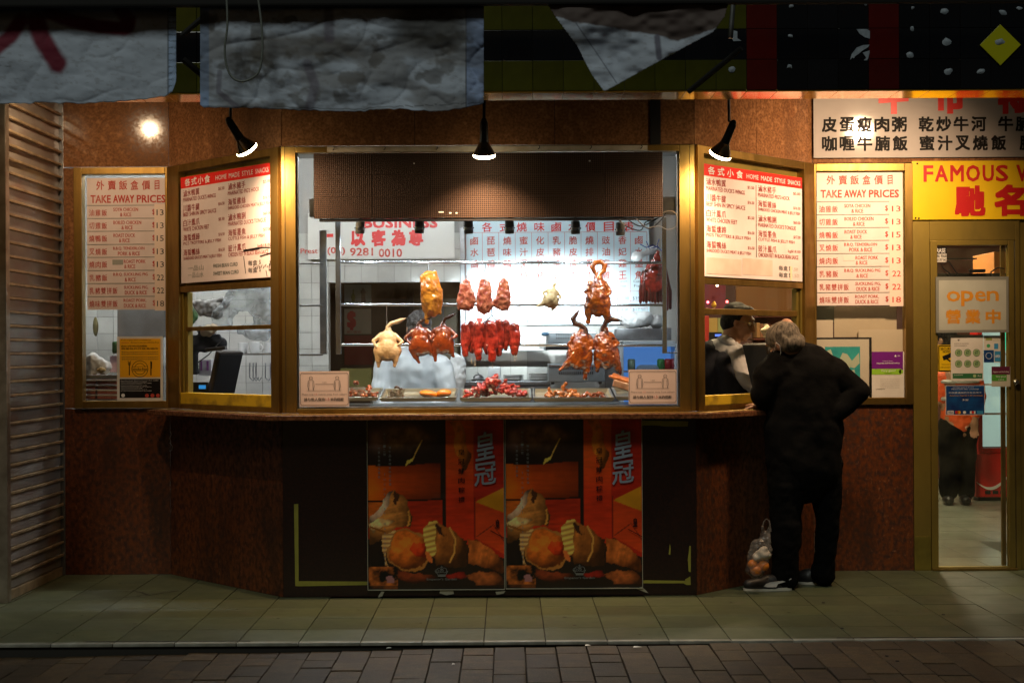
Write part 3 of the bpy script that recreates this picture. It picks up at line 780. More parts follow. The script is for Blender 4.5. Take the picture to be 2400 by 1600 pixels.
def c_left(px, py, u, v):
    c = base_cloth(px, py, 1)
    dk = sstep(.68, .74, fbm(px / 34 + 9, py / 5, 3)) * sstep(120, 150, py) * sstep(.45, .6, fbm(px / 120, py / 60 + 4, 2)) * .8
    c = mixc(c, dk, (.06, .06, .06))
    wx = px + (fbm(px / 15, py / 15, 2) - .5) * 4
    for pts, w in (([(50, 48), (25, 85), (-30, 130)], 20), ([(85, 48), (100, 95), (135, 150)], 26), ([(115, 30), (170, 50), (230, 62), (285, 68), (300, 60)], 19), ([(280, 20), (302, 45), (296, 66)], 20)):
        c = mixc(c, 1 - sstep(w * .55, w * 1.15, pathd(wx, py, pts)), (.16, .006, .03))
    c = mixc(c, (1 - sstep(38, 52, py)) * .6, (.07, .065, .07))  # shade below the awning beam, painted into the cloth
    c = mixc(c, sstep(400, 396, px) * 0, (0, 0, 0))
    ln = (np.abs(px - 393) < 1.3); c[ln] = (.13, .16, .22)
    st = (px > 394) & (np.abs((py % 15) - 7) < 1.4); c[st] *= .45
    c[px > 394] *= (.8, .95, 1.15)
    return c
def c_mid(px, py, u, v):
    c = base_cloth(px, py, 30)
    d1 = sstep(.48, .62, fbm(px / 150 + 2, (py - px * .12) / 60 + 4, 4)); c = mixc(c, d1 * .62, (.16, .15, .15))
    d2 = sstep(.60, .70, fbm(px / 55 + 12, py / 45 + 1, 4)); c = mixc(c, d2 * .65, (.09, .08, .07))
    band = sstep(70, 95, py) * (1 - sstep(125, 150, py)) * sstep(540, 620, px) * (1 - sstep(800, 900, px)); c = mixc(c, band * .75, (.09, .075, .06))
    blob_ = 1 - sstep(40, 115, np.hypot((px - 1010) * .8, (py - 60) * 1.3)); c = mixc(c, blob_ * .9, (.045, .04, .035))
    blob2 = 1 - sstep(20, 75, np.hypot((px - 590) * .8, (py - 165))); c = mixc(c, blob2 * .75 * (fbm(px / 12, py / 12) * 1.4), (.06, .055, .045))
    for pts, w in (([(720, 150), (738, 200), (725, 255)], 13), ([(515, 170), (512, 215), (555, 250)], 7), ([(770, 20), (772, 90)], 14)):
        c = mixc(c, (1 - sstep(w * .5, w * 1.2, pathd(px, py, pts))) * .6, (.10, .08, .13))
    c = mixc(c, (1 - sstep(16, 24, py)) * .9, (.02, .02, .02))  # top edge blackened: beam shade put into the colour
    c[px > 1092] *= (.62, .72, .95); c[(np.abs(px - 1092) < 1.5)] = (.10, .11, .14)
    c[px < 490] *= (.7, .85, 1.1); c[(np.abs(py - 8 - (np.interp(px, [470, 850, 1130], [240, 248, 232])) ) < 1.2)] *= .5
    return c
banner([(-60, 238), (0, 243), (90, 242), (200, 243), (300, 236), (385, 227), (404, 216), (413, 190)], 90, 8, 6.45, c_left, 'banner', 'dirty white banner with dark red spray paint strokes, above the shutter', .02, 3)
banner([(469, 246), (478, 251), (600, 254), (720, 259), (830, 262), (930, 256), (1020, 262), (1080, 255), (1134, 242)], 90, 14, 6.42, c_mid, 'banner', 'wide creased grey banner with dark stains and a cord loop over it', .035, 11, 240)
# right: hanging folded corner
tri = [(1262, -20), (1300, 40), (1352, 110), (1385, 175), (1416, 217), (1480, 182), (1560, 138), (1620, 105), (1672, 78), (1700, 40), (1716, -20)]
def pos_t(u, v):
    px = 1250 + 480 * u; py = 222 - 245 * v
    d = 6.4 + (fbm(px / 90 + 5, py / 60, 3) - .5) * .10
    a = (px - VX - TH * (py - VY)) / FPX; b = -(py - VY + TH * (px - VX)) / FPX
    return np.stack([a * d, d, HC + b * d], 1)
def c_tri(u, v):
    px = 1250 + 480 * u; py = 222 - 245 * v
    c = base_cloth(px, py, 50) * .92
    yl = np.interp(px, [1290, 1345, 1530, 1590, 1700], [38, 52, 82, 96, 60]) + (fbm(px / 20, py / 20) - .5) * 8
    c = mixc(c, 1 - sstep(-3, 3, py - yl), (.085, .062, .06))  # upper part in shadow, painted as a darker tone
    c = mixc(c, (1 - sstep(4, 10, pathd(px, py, [(1540, 88), (1545, 135)]))) * .8, (.06, .05, .09))
    c = mixc(c, (1 - sstep(1, 2.2, pathd(px, py, [(1350, 55), (1395, 120), (1445, 195)]))) * .7, (.12, .14, .2))
    return c
painted('banner', pos_t, 220, 120, c_tri, CLOTH, mask=lambda u, v: inpoly(1250 + 480 * u, 222 - 245 * v, tri), thick=.0015, label='torn pale banner corner hanging in a point in front of the yellow tiles', cat='banner')
MB().tube(curve([P(x, y, 6.30) for x, y in [(531, -10), (533, 60), (527, 110), (530, 150), (543, 180), (565, 191), (590, 184), (608, 165), (615, 120), (613, 60), (604, -10)]]), .005, 8).build('cord', mat('grey cord', (.16, .18, .17), .6), None, smooth=True, label='grey cord hanging in a long loop in front of the stained banner', cat='cord')
# ============================================================ REFLECTOR LAMPS under the fascia
LENS = mat('glowing lens', (1, .8, .5), .2, emit=(1.0, .80, .50), es=34)
BULBG = mat('silvered bulb glass', (.75, .66, .5), .12, .9, (.4, .33, .25), 10)
def lamp(tip, axis, top, label, elbow=None, w=LAMP_W, mid=None, cone=128, soft=.035):
    """tip: centre of the lens rim, axis: direction the lamp shines"""
    ax = Vector(axis).normalized(); tip = Vector(tip)
    e = empty('reflector_lamp', tip, label, 'lamp', 'reflector lamps hung in a row above the shop windows')
    M = Matrix.Translation(tip) @ ax.to_track_quat('Z', 'Y').to_matrix().to_4x4()
    MB(M).lathe([(.020, -.078), (.026, -.070), (.040, -.045), (.055, -.018), (.0605, -.004)], 32).build('bulb', BULBG, e, smooth=True)
    MB(M).lathe([(.0605, -.0045), (.0625, .002), (.058, .010), (.040, .017), (.02, .020), (0, .021)], 32).build('lens', LENS, e, smooth=True)
    MB(M).lathe([(.014, -.19), (.021, -.182), (.023, -.10), (.026, -.072), (.022, -.068), (0, -.068)], 20).build('holder', BLACK, e, smooth=True)
    el = M @ Vector((0, 0, -.19))
    MB(Matrix.Translation(el)).bm(_ico(Matrix.Diagonal((.017, .012, .017, 1)))).build('joint', BLACK, e, smooth=True)
    MB().tube([el, Vector(top) if mid is None else Vector(mid), Vector(top) + Vector((0, 0, .02)), Vector((top[0], top[1] + .05, 3.64))], .0085, 8).build('stem', BLACK, e, smooth=True)
    ld = bpy.data.lights.new('lamp_light', 'SPOT'); ld.energy = w; ld.color = (1.0, .66, .38); ld.spot_size = R(cone); ld.spot_blend = 1.0; ld.shadow_soft_size = soft
    lo = bpy.data.objects.new('lamp_light', ld); COL.objects.link(lo); lo.parent = e
    lo.location = ax * .03; lo.rotation_euler = (-ax).to_track_quat('Z', 'Y').to_euler()
LD = 7.74
lamp(P(578, 350, LD), (.42, .45, -.75), P(541, 240, LD - .02), 'lamp tilted to the right above the left snack price board', mid=P(540, 285, LD), w=LAMP_W * .85)
lamp(P(1135, 364, LD), (0, .30, -1), P(1135, 235, LD), 'lamp pointing straight down in front of the dark display panel', cone=118)
lamp(P(1688, 362, LD), (-.30, .42, -.80), P(1708, 235, LD), 'lamp tilted to the left above the right snack price board', mid=P(1709, 285, LD), w=LAMP_W * .55)
lamp(P(110, 146, LD + .05), (.1, .62, -.75), P(100, 60, LD), 'lamp hidden behind the spray painted banner by the shutter', w=LAMP_W * .30, soft=.012)
lamp(P(2265, 142, LD), (-.42, .80, -.8), P(2260, 60, LD), 'lamp hidden behind the fascia above the white dish sign', w=LAMP_W * 1.7, soft=.075)

# ============================================================ LED DISPLAY
def led_mat():
    m = bpy.data.materials.new('led matrix'); m.use_nodes = True; N = m.node_tree.nodes; L = m.node_tree.links; b = N['Principled BSDF']
    tc = N.new('ShaderNodeTexCoord'); sp = N.new('ShaderNodeSeparateXYZ'); L.new(tc.outputs['Object'], sp.inputs[0])
    def saw(o):
        a = N.new('ShaderNodeMath'); a.operation = 'MULTIPLY'; a.inputs[1].default_value = 2 * math.pi / .0113; L.new(sp.outputs[o], a.inputs[0])
        c = N.new('ShaderNodeMath'); c.operation = 'SINE'; L.new(a.outputs[0], c.inputs[0]); return c
    x, z = saw('X'), saw('Z')
    mu = N.new('ShaderNodeMath'); mu.operation = 'MAXIMUM'; L.new(x.outputs[0], mu.inputs[0]); L.new(z.outputs[0], mu.inputs[1])
    rp = N.new('ShaderNodeMapRange'); rp.inputs['From Min'].default_value = .1; rp.inputs['From Max'].default_value = .95; L.new(mu.outputs[0], rp.inputs['Value'])
    mx = N.new('ShaderNodeMix'); mx.data_type = 'RGBA'; mx.inputs['A'].default_value = (.005, .0035, .003, 1); mx.inputs['B'].default_value = (.058, .031, .019, 1)
    L.new(rp.outputs[0], mx.inputs['Factor']); L.new(mx.outputs['Result'], b.inputs['Base Color']); b.inputs['Roughness'].default_value = .6; b.inputs['Specular IOR Level'].default_value = .15
    bp = N.new('ShaderNodeBump'); bp.inputs['Strength'].default_value = .8; bp.inputs['Distance'].default_value = .003; L.new(rp.outputs[0], bp.inputs['Height']); L.new(bp.outputs[0], b.inputs['Normal'])
    return m
led = empty('led_display', FR.M @ Vector((1.2, -.1, 2.17)), 'long dark brown dot matrix display panel across the top of the centre window', 'display panel')
a0 = FR.hit(735, 440, -.07); a1 = FR.hit(1553, 440, -.07); zt = FR.hit(1140, 358, -.07)[1]; zb = FR.hit(1140, 510, -.07)[1]
LM = led_mat()
nw = 6
for i in range(nw):
    for j in range(3):
        s0 = a0[0] + (a1[0] - a0[0]) * i / nw; s1 = a0[0] + (a1[0] - a0[0]) * (i + 1) / nw; z0 = zb + (zt - zb) * j / 3; z1 = zb + (zt - zb) * (j + 1) / 3
        MB(FR.M).box(s0 + .0006, s1 - .0006, -.072 - rt.uniform(0, .0015), -.050, z0 + .0006, z1 - .0006).build('module', LM, led)
MB(FR.M).box(a0[0] - .003, a1[0] + .003, -.0495, -.005, zb + .004, zt - .002, .002).build('casing', BLACK, led)
MB(FR.M).box(a0[0] + .03, a1[0] - .05, -.066, -.022, zb - .016, zb - .002, .002).build('bottom_rail', BLACKM, led)
q = MB()
for pts in ([(1452, 515), (1463, 528), (1500, 540), (1514, 520), (1540, 512)], [(1468, 512), (1500, 530), (1530, 518), (1552, 505)], [(1490, 512), (1520, 536), (1545, 520), (1560, 500)]):
    q.tube(curve([P(x, y, 7.99 + .01 * i) for i, (x, y) in enumerate(pts)]), .0035, 6)
q.build('cable', BLACK, led, smooth=True)
MB().tube(curve([P(x, y, 8.0) for x, y in [(1550, 500), (1572, 494), (1586, 505), (1584, 530), (1565, 538), (1545, 530), (1520, 534)]]), .0018, 6).build('white_cable', ALU, led, smooth=True)
for px, py, w in ((969, 383, 3), (1380, 377, 4), (1028, 497, 12), (1053, 499, 5), (1068, 499, 4)):
    c = FR.hit(px, py, -.075); MB(FR.M).box(c[0], c[0] + w / 420, -.0755, -.0738, c[1] - .004, c[1] + .003).build('paint_fleck', PAPER, led)

# ============================================================ PRICE BOARDS
def takeaway(pl, conv, x0, x1, xs, yt, yb, label, ox, kx, ys, right):
    sg = Sign(pl, conv(x0, yt), conv(x1, yt), conv(x0, yb), off=.002 if not right else .002)
    U = lambda x: (x - x0) / (x1 - x0); V = lambda y: (y - yt) / (yb - yt)
    X = lambda x: U(x0 + (x - 515) * kx)
    hd = '外賣飯盒價目'
    hx = [(572, 618), (640, 688), (706, 754), (775, 820), (842, 890), (918, 945)]
    for ch, (a, b) in zip(hd, hx):
        sg.text(ch, X(a), V(yt + 17), X(b), V(yt + 70), REDW, .012, skew=.05)
    w = [('TAKE', 538, 656), ('AWAY', 672, 795), ('PRICES', 812, 980)]
    for t, a, b in w: sg.text(t, X(a), V(yt + 103), X(b), V(yt + 147), REDW, .03)
    rows = [('油雞飯', 'SOYA CHICKEN', 672, 818, '& RICE', 712, 778, '13'), ('切雞飯', 'BOILED CHICKEN', 672, 836, '& RICE', 720, 786, '13'), ('燒鴨飯', 'ROAST DUCK', 672, 800, '& RICE', 705, 768, '15'),
            ('叉燒飯', 'B.B.Q. TENDERLOIN', 670, 855, 'PORK & RICE', 698, 828, '13'), ('燒肉飯', 'ROAST PORK', 733, 861, '& RICE', 735, 800, '13'), ('乳豬飯', 'B.B.Q. SUCKLING PIG', 670, 873, '& RICE', 738, 803, '22'),
            ('乳豬雙拼飯', 'SUCKLING PIG,', 732, 876, 'DUCK & RICE', 738, 868, '22'), ('燒味雙拼飯', 'ROAST PORK,', 730, 865, 'DUCK & RICE', 732, 862, '18')]
    for k, (y, (zh, a, a0_, a1_, b, b0_, b1_, pr)) in enumerate(zip(ys, rows)):
        sg.rect(0, V(y - 1.5), U(xs), V(y + 1.5), GINK, 2, 'row_line')
        h = 74; nz = len(zh); wz = (112 if nz == 3 else 172)
        for i, ch in enumerate(zh):
            sg.text(ch, X(528 + wz * i / nz), V(y + 24), X(528 + wz * (i + .82) / nz), V(y + 62), REDW, .012, skew=.05)
        sg.text(a, X(a0_), V(y + 14), X(a1_), V(y + 35), REDW, .022); sg.text(b, X(b0_), V(y + 43), X(b1_), V(y + 66), REDW, .022)
        sg.text('$', X(903), V(y + 22), X(918), V(y + 58), REDW, .03)
        sg.text(pr, U(xs) + (1 - U(xs)) * .2, V(y + 26), U(xs) + (1 - U(xs)) * .82, V(y + 60), INK if not right else RED, 0 if not right else .01, lev=4, part='price')
        if k == 4: sg.rect(X(665), V(y + 14), X(728), V(y + 44), mat('grey smear', (.32, .33, .30), .6) if not right else PAPER, 2, 'correction_patch')
    e = sg.build('price_board', WHITE, label, 'price board')
    s = MB(pl.M); a, z1 = sg.uv(U(xs), V(ys[0] - 5)); b, z0 = sg.uv(1.0 if not right else 1.0, 1.008)
    s.box(a, b, sg.off - sg.thick - .0021, sg.off - sg.thick - .0012, z0, z1).build('price_strip', mat('strip paper', (.84, .68, .58), .5), e)
    return e
c4 = lambda x, y: (x / 2.529, 380 + y / 2.529)
c7 = lambda x, y: (1600 + x / 2.529, 380 + y / 2.529)
takeaway(BL, c4, 515, 982, 915, 95, 875, 'white takeaway price board with red lettering and black prices, beside the shutter', 0, 1, [258, 335, 411, 489, 565, 643, 720, 797], False)
takeaway(BR, c7, 793, 1303, 1222, 64, 850, 'white takeaway price board with red lettering and red prices, above the framed picture', 0, 1.045, [236, 313, 390, 466, 543, 620, 698, 774], True)

def snacks(pl, tl, tr, bl, label, line, right):
    sg = Sign(pl, tl, tr, bl, off=.012, thick=.004)
    RD = mat('red header', (.78, .02, .015), .4)
    sg.rect(0, 0, 1, .105, RD, 1, 'header')
    for i, ch in enumerate('各式小食'): sg.text(ch, .05 + .075 * i * (1 if not right else 1.2), .018, .05 + .075 * i * (1 if not right else 1.2) + .062, .088, WINK, .02, skew=.06)
    u = .40 if not right else .42
    for t, a, b in (('HOME', .0, .12), ('MADE', .145, .26), ('STYLE', .285, .40), ('SNACKS', .425, .56)):
        sg.text(t, u + a, .035, u + b, .078, WINK, 0)
    CW = mat('brown red lettering', (.32, .03, .026), .8, spec=.05)
    Lf = [('滷水鴨翼', "MARINATED DUCK'S WINGS", '$5.50', .40), ('川醬牛腱', 'BEEF SHIN IN SPICY SAUCE', '$16.50', .405), ('白汁鳳爪', 'WHITE CHICKEN FEET', '$5.50', .325), ('海蜇燻蹄', "PIG'S TROTTERS & JELLY FISH", '$16.50', .455), ('海蜇鴨絲', "SHREDDED DUCK'S MEAT & JELLY FISH", '$16.50', .46)]
    Rt = [('滷水豬手', "MARINATED PIG'S HOCK", '$5.00', .865), ('海蜇雞絲', 'SHREDDED CHICKEN MEAT & JELLY FISH', '$16.50', .975), ('滷水鴨脷', "MARINATED DUCK'S TONGUE", '$60.00', .93), ('海蜇墨魚', 'CUTTLE FISH & JELLY FISH', '$17.00', .915), ('豉汁鳳爪', 'CHICKEN FEET IN BLACK BEAN SAUCE', 'kg$18.00', .955)]
    for k in range(5):
        v = .125 + .1395 * k
        for u0, (zh, en, pr, ue), up in ((.03, Lf[k], (.43, .495)), (.535, Rt[k], (.905, .98))):
            for i, ch in enumerate(zh): sg.text(ch, u0 + .048 * i, v, u0 + .048 * i + .042, v + .062, CW, .012, skew=.05)
            sg.text(en, u0, v + .070, ue, v + .108, CW, .012)
            sg.text(pr, up[0] - (.06 if pr[0] == 'k' else 0), v + .02, up[1], v + .052, CW, .012)
    if line: sg.rect(.512, .13, .517, .80, INK, 2, 'divider')
    if not right:
        sg.text('FRESH BEAN CURD', .37, .845, .635, .878, GINK, .01); sg.text('SWEET BEAN CURD', .37, .915, .645, .948, GINK, .01)
        for v in (.84, .905):
            sg.text('一品山水'[:3 if v < .9 else 4], .08, v, .26, v + .05, mat('grey smear', (.32, .33, .30), .6), 0)
            sg.text('每盒', .745, v, .84, v + .045, INK, 0); sg.text('$', .86, v, .875, v + .045, INK)
        for pts in ([(.71, .752), (.86, .742)], [(.80, .742), (.90, .735), (.97, .74)], [(.87, .81), (.98, .79)], [(.98, .80), (.995, .83)], [(.93, .94), (.94, .99)], [(.70, .80), (.72, .95)], [(.97, .86), (.99, .93), (.96, .94), (.965, .88)]):
            sg.stroke(pts, .006, INK, 3, 'marker_stroke')
        for k in range(9): sg.stroke([(.8 + .02 * k, .90 + .01 * (k % 3)), (.812 + .02 * k, .885 + .014 * (k % 2))], .004, INK, 3, 'marker_stroke')
        sg.stroke([(.70, .748), (.86, .738)], .012, INK, 3, 'marker_stroke')
    else:
        for v in (.86, .925):
            sg.text('每盒', .745, v, .84, v + .045, INK, 0); sg.text('$', .855, v, .87, v + .045, INK)
        TP_ = mat('pinkish tape', (.74, .60, .52), .5, 0, (.66, .5, .42), 8)
        sg.rect(.03, .83, .365, .975, TP_, 2, 'tape'); sg.rect(.375, .815, .68, .965, TP_, 2, 'tape')
        sg.text('1.50', .885, .87, .95, .90, mat('faint pencil', (.5, .48, .42), .6)); sg.text('1.50', .885, .93, .96, .965, mat('faint pencil', (.5, .48, .42), .6))
        sg.rect(.865, .86, .885, .995, mat('yellow tape', (.8, .74, .5), .5), 3, 'tape')
    return sg.build('snack_board', WHITE, label, 'menu board')
snacks(LC, (425, 417), (640.5, 388), (426, 664), 'white snack menu board with red header and scribbled corrections, above the left serving hatch', False, False)
snacks(RC, (1645.5, 383), (1878, 415), (1646.7, 647), 'white snack menu board with red header and centre line, above the cashier hatch', True, True)

# ---- big white dish sign and yellow sign
sg = Sign(BR, (1905, 150), (2520, 150), (1905, 371), off=.012, thick=.012)
U = lambda x: (1600 + x / 2.904 - 1905) / 615; V = lambda y: (y / 2.904 - 150) / 221
for ch, x, y in [(c_, x_, 804) for c_, x_ in zip('皮蛋瘦肉粥乾炒牛河牛腩粉', (945, 1065, 1182, 1302, 1420, 1603, 1722, 1840, 1960, 2143, 2262, 2380))] + [(c_, x_, 933) for c_, x_ in zip('咖喱牛腩飯蜜汁叉燒飯腩', (945, 1065, 1185, 1305, 1425, 1608, 1730, 1850, 1970, 2095, 2288))]:
    sg.text(ch, U(x), V(y), U(x + 96), V(y + 96), INK, .035)
for ch, x in (('牛', 1340), ('市', 1725), ('特', 2150)):
    sg.text(ch, U(x), V(560), U(x + 180), V(770), RED, .06, skew=.06)
GLOSSW = mat('glossy white sign', (.42, .39, .38), .07, 0, (.38, .35, .34), 4, coat=1.0)
sg.build('dish_sign', GLOSSW, 'long glossy white sign of black Chinese dish names above the door', 'sign')
MB(BR.M).box(0.0, 1.9, -.008, .002, ZT + .005, HC + ray(2000, 371)[1] * YB - .003).build('sign_ledge', GRAN, clad)
sg = Sign(BR, (2137, 378), (2560, 378), (2137, 515), off=.014, thick=.004)
U = lambda x: (1600 + x / 2.904 - 2137) / 423; V = lambda y: (y / 2.904 - 378) / 137
for ch, a, b in (('F', 1640, 1700), ('A', 1718, 1800), ('M', 1822, 1908), ('O', 1930, 2018), ('U', 2042, 2112), ('S', 2132, 2210), ('W', 2272, 2400)):
    sg.text(ch, U(a), V(1130), U(b), V(1236), mat('deep red print', (.50, .012, .012), .4), .03)
sg.text('馳', U(1858), V(1275), U(2048), V(1465), mat('deep red print', (.5, .01, .01), .4), .05); sg.text('名', U(2128), V(1270), U(2320), V(1465), mat('deep red print', (.5, .01, .01), .4), .05)
for x, y in ((1595, 1115), (1582, 1485), (1604, 1487)): sg.disc(U(x), V(y), .0055, INK, 2, part='screw')
sg.build('famous_sign', YEL, 'bright yellow sign with red capitals and Chinese characters above the door', 'sign')

# ---- small posters
PINKP = mat('pale pink print', (.80, .62, .56), .5); OUT = mat('thin grey print', (.12, .10, .10), .6)
def distance(tl, tr, bl, label):
    sg = Sign(FR, tl, tr, bl, off=.006, thick=.001)
    for r_, w in ((.02, .0016),):
        sg.stroke([(.04, .05), (.96, .05), (.985, .10), (.985, .90), (.96, .95), (.04, .95), (.015, .90), (.015, .10), (.04, .05)], .0025, OUT)
    for cx, k in ((.23, 1), (.76, -1)):
        sg.ring(cx, .19, .032, .0022, OUT, n=12)
        sg.stroke([(cx - .02, .24), (cx - .055, .28), (cx - .065, .42), (cx - .05, .52)], .0022, OUT)
        sg.stroke([(cx + .02, .24), (cx + .055, .28), (cx + .065, .42), (cx + .05, .52)], .0022, OUT)
        sg.stroke([(cx - .035, .30), (cx - .04, .45), (cx - .045, .54)], .002, OUT); sg.stroke([(cx + .035, .30), (cx + .04, .45), (cx + .045, .54)], .002, OUT)
    sg.stroke([(.32, .36), (.68, .36)], .0018, OUT); sg.stroke([(.16, .545), (.84, .545)], .0018, OUT)
    sg.text('1.5M', .46, .30, .54, .33, OUT); sg.shape([(.32, .36), (.34, .35), (.34, .37)], OUT, 2); sg.shape([(.68, .36), (.66, .35), (.66, .37)], OUT, 2)
    sg.text('Please keep', .05, .625, .28, .68, OUT); sg.text('1.5', .30, .625, .35, .67, REDW); sg.text('metres away from others', .37, .625, .95, .68, OUT)
    sg.text('請与他人保持', .09, .745, .51, .84, INK, .02); sg.text('1.5', .525, .75, .60, .83, REDW); sg.text('米的間距', .62, .745, .89, .84, INK, .02)
    return sg.build('distance_notice', PINKP, label, 'notice', 'distance notices on the centre window')
distance((702, 870), (818, 870), (702, 953), 'pink keep your distance notice in the lower left corner of the centre window')
distance((1473, 866), (1586, 866), (1473, 947), 'pink keep your distance notice in the lower right corner of the centre window')
# smoke-free poster
sg = Sign(BL, (274, 788.5), (381.5, 788.5), (274, 939), off=.004, thick=.001)
AMB = mat('amber print', (.85, .42, .01), .4)
sg.rect(.06, .035, .95, .635, AMB); sg.rect(.055, .66, .945, .955, INK)
sg.text('From 6 July 2015 commercial', .10, .045, .74, .07, INK); sg.text('dining areas are smoke-free', .30, .085, .92, .108, INK); sg.text('outdoor', .10, .085, .27, .105, REDW)
sg.text('由2015年7月6日起開始', .10, .135, .66, .165, INK, .02); sg.text('商業性戶外飲食場所', .10, .175, .90, .205, INK, .02)
for k in range(4): sg.text('餐飲場所禁煙規定包括戶外進食區域內', .10, .235 + .032 * k + (.015 if k > 1 else 0), .9, .252 + .032 * k + (.015 if k > 1 else 0), GINK)
sg.ring(.50, .505, .175, .003, INK, n=36); sg.ring(.50, .505, .12, .003, INK, 20, 160, 16); sg.ring(.50, .505, .12, .003, INK, 200, 340, 16)
sg.text('smoke-free', .345, .485, .655, .525, INK, .03); sg.stroke([(.33, .475), (.67, .465), (.67, .53), (.33, .54), (.33, .475)], .002, INK)
sg.stroke([(.27, .40), (.27, .60)], .006, INK); sg.stroke([(.245, .38), (.25, .44), (.29, .44), (.295, .38)], .003, INK); sg.stroke([(.74, .39), (.74, .60)], .007, INK); sg.stroke([(.755, .40), (.75, .50)], .006, INK)
for k in range(9): sg.text('A $550 on-the-spot fine applies for non-compliance' if k % 2 else 'Smoke-free Environment Act 2000', .08, .68 + .02 * k, (.90 if k == 0 else .55 + .1 * (k % 3)), .692 + .02 * k, WINK)
for u in (.65, .77, .89): sg.disc(u, .92, .042, REDW, 2); 
sg.disc(.13, .915, .04, WINK, 2)
sg.build('smoke_free_poster', PAPER, 'amber and black smoke free dining poster low in the left window', 'poster')
# certificate
sg = Sign(BR, (2043, 824), (2119, 824), (2043, 931), off=-.006, thick=.001)
PUR = mat('purple print', (.16, .01, .22), .45); GRN = mat('lime print', (.28, .55, .04), .45)
sg.rect(0, 0, .96, .40, PUR); sg.rect(.0, .375, .90, .50, GRN, 2); sg.disc(.9, .435, .065, GRN, 2)
sg.text('Hygiene and food safety', .15, .235, .86, .275, WINK, .02); sg.text('Scores on Doors', .33, .195, .64, .215, WINK); sg.text('Very good', .28, .39, .72, .445, WINK, .02); sg.text('★★★★', .40, .455, .62, .487, WINK)
sg.shape([(.70, .09), (.74, .065), (.76, .11), (.71, .115)], WINK, 2); sg.text('NSW', .80, .08, .88, .105, WINK)
for k in range(5): sg.text('business name and address of premises' if k % 2 else 'issued by the food authority', .25, .60 + .045 * k, .85, .615 + .045 * k, OUT)
sg.text('27/08/2019', .12, .81, .40, .83, INK, .02)
sg.build('hygiene_certificate', PAPER, 'purple and green food hygiene certificate in the lower right window corner', 'certificate')

# ---- door signs
def dsign(tl, tr, bl, off, thick=.002): return Sign(BR, tl, tr, bl, off=off, thick=thick)
c8 = lambda x, y: (2080 + x / 1.822, 520 + y / 1.822)
sg = dsign(c8(205, 235), c8(515, 235), c8(205, 473), .02, .008)
SILV = mat('brushed silver board', (.46, .48, .43), .4, .0, (.40, .42, .37), 6)
sg.rect(.04, .06, .965, .955, SILV, 1)
GLD = mat('gold lettering', (.60, .25, .015), .5)
for ch, a, b, v0, v1 in (('o', .15, .33, .26, .44), ('p', .35, .51, .26, .52), ('e', .54, .68, .26, .44), ('n', .70, .86, .26, .43)): sg.text(ch, a, v0, b, v1, GLD, .03)
for ch, a in (('營', .14), ('業', .41), ('中', .69)): sg.text(ch, a, .60, a + .19, .83, GLD, .05)
e = sg.build('open_sign', mat('grey plastic frame', (.22, .23, .21), .4), 'silver open sign with raised gold letters hanging in the glass door', 'sign')
q = MB()
q.tube([P(*c8(285, 235), 8.90), P(*c8(240, 200), 8.92), P(*c8(228, 180), 8.92), P(*c8(262, 168), 8.92), P(*c8(300, 225), 8.90)], .004, 6)
q.tube([P(*c8(450, 235), 8.90), P(*c8(440, 215), 8.92), P(*c8(470, 195), 8.93), P(*c8(500, 200), 8.93)], .004, 6)
q.build('cable', BLACK, e, smooth=True)
MB(BR.M).box(BR.hit(*c8(345, 210))[0], BR.hit(*c8(412, 210))[0], -.03, -.005, BR.hit(*c8(345, 217))[1], BR.hit(*c8(345, 203))[1], .003).build('adapter', BLACK, e)
sg = dsign(c8(270, 482), c8(408, 482), c8(270, 678), .000)
sg.shape([(.2, .10), (.28, .10), (.24, .14)], OUT); sg.text('我們正在做好防疫', .10, .18, .55, .205, OUT); sg.text('保持社交距離安全', .10, .225, .50, .25, OUT)
GR2 = mat('green print', (.03, .16, .06), .5); PG = mat('pale green print', (.38, .52, .26), .5)
for r_, v in ((0, .39), (1, .63)):
    for c_, u in enumerate((.235, .515, .79)): sg.disc(u, v, .105, PG, 1); sg.ring(u, v, .105, .003, GR2, n=20); sg.ring(u, v, .05, .004, GR2, n=8); sg.stroke([(u - .04, v + .02), (u + .05, v - .04)], .004, GR2)
sg.rect(.05, .84, .97, .95, GR2); sg.text('be COVIDSAFE', .10, .86, .36, .885, WINK); sg.disc(.73, .895, .05, PG, 2); sg.text('Aus', .82, .875, .93, .91, WINK)
sg.build('health_notice', PAPER, 'white notice with six green round pictures on the glass door', 'notice')
sg = dsign(c8(215, 525), c8(275, 525), c8(215, 640), -.004)
sg.stroke([(.06, .04), (.94, .04), (.94, .96), (.06, .96), (.06, .04)], .006, INK); sg.text('SECURITY', .18, .10, 1.2, .19, INK, .03) if False else sg.text('SECURE', .18, .10, .95, .19, INK, .03)
sg.text('NOTICE', .35, .21, .98, .30, INK, .03); sg.shape([(.3, .42), (.9, .30), (.97, .45), (.4, .58)], INK); sg.stroke([(.6, .5), (.85, .6)], .01, INK); sg.text('These premises are', .25, .70, .95, .75, INK); sg.text('under surveillance', .15, .80, .95, .85, INK)
sg.build('security_notice', YEL, 'yellow security camera notice partly behind the white notice on the door', 'notice')
sg = dsign(c8(248, 698), c8(414, 698), c8(248, 824), .002)
DB = mat('dark blue print', (.01, .03, .14), .3, 0, (.01, .09, .3), 14)
sg.rect(.01, .01, .99, .98, DB); sg.text('Surcharge applies to all cards', .18, .05, .72, .09, WINK); sg.text('Please note this surcharge', .15, .11, .85, .15, WINK); sg.text('附加費適用於所有信用卡', .08, .22, .92, .27, WINK); sg.text('American Express 1.5% surcharge', .1, .32, .95, .37, AMB); sg.text('多謝', .42, .46, .58, .52, WINK)
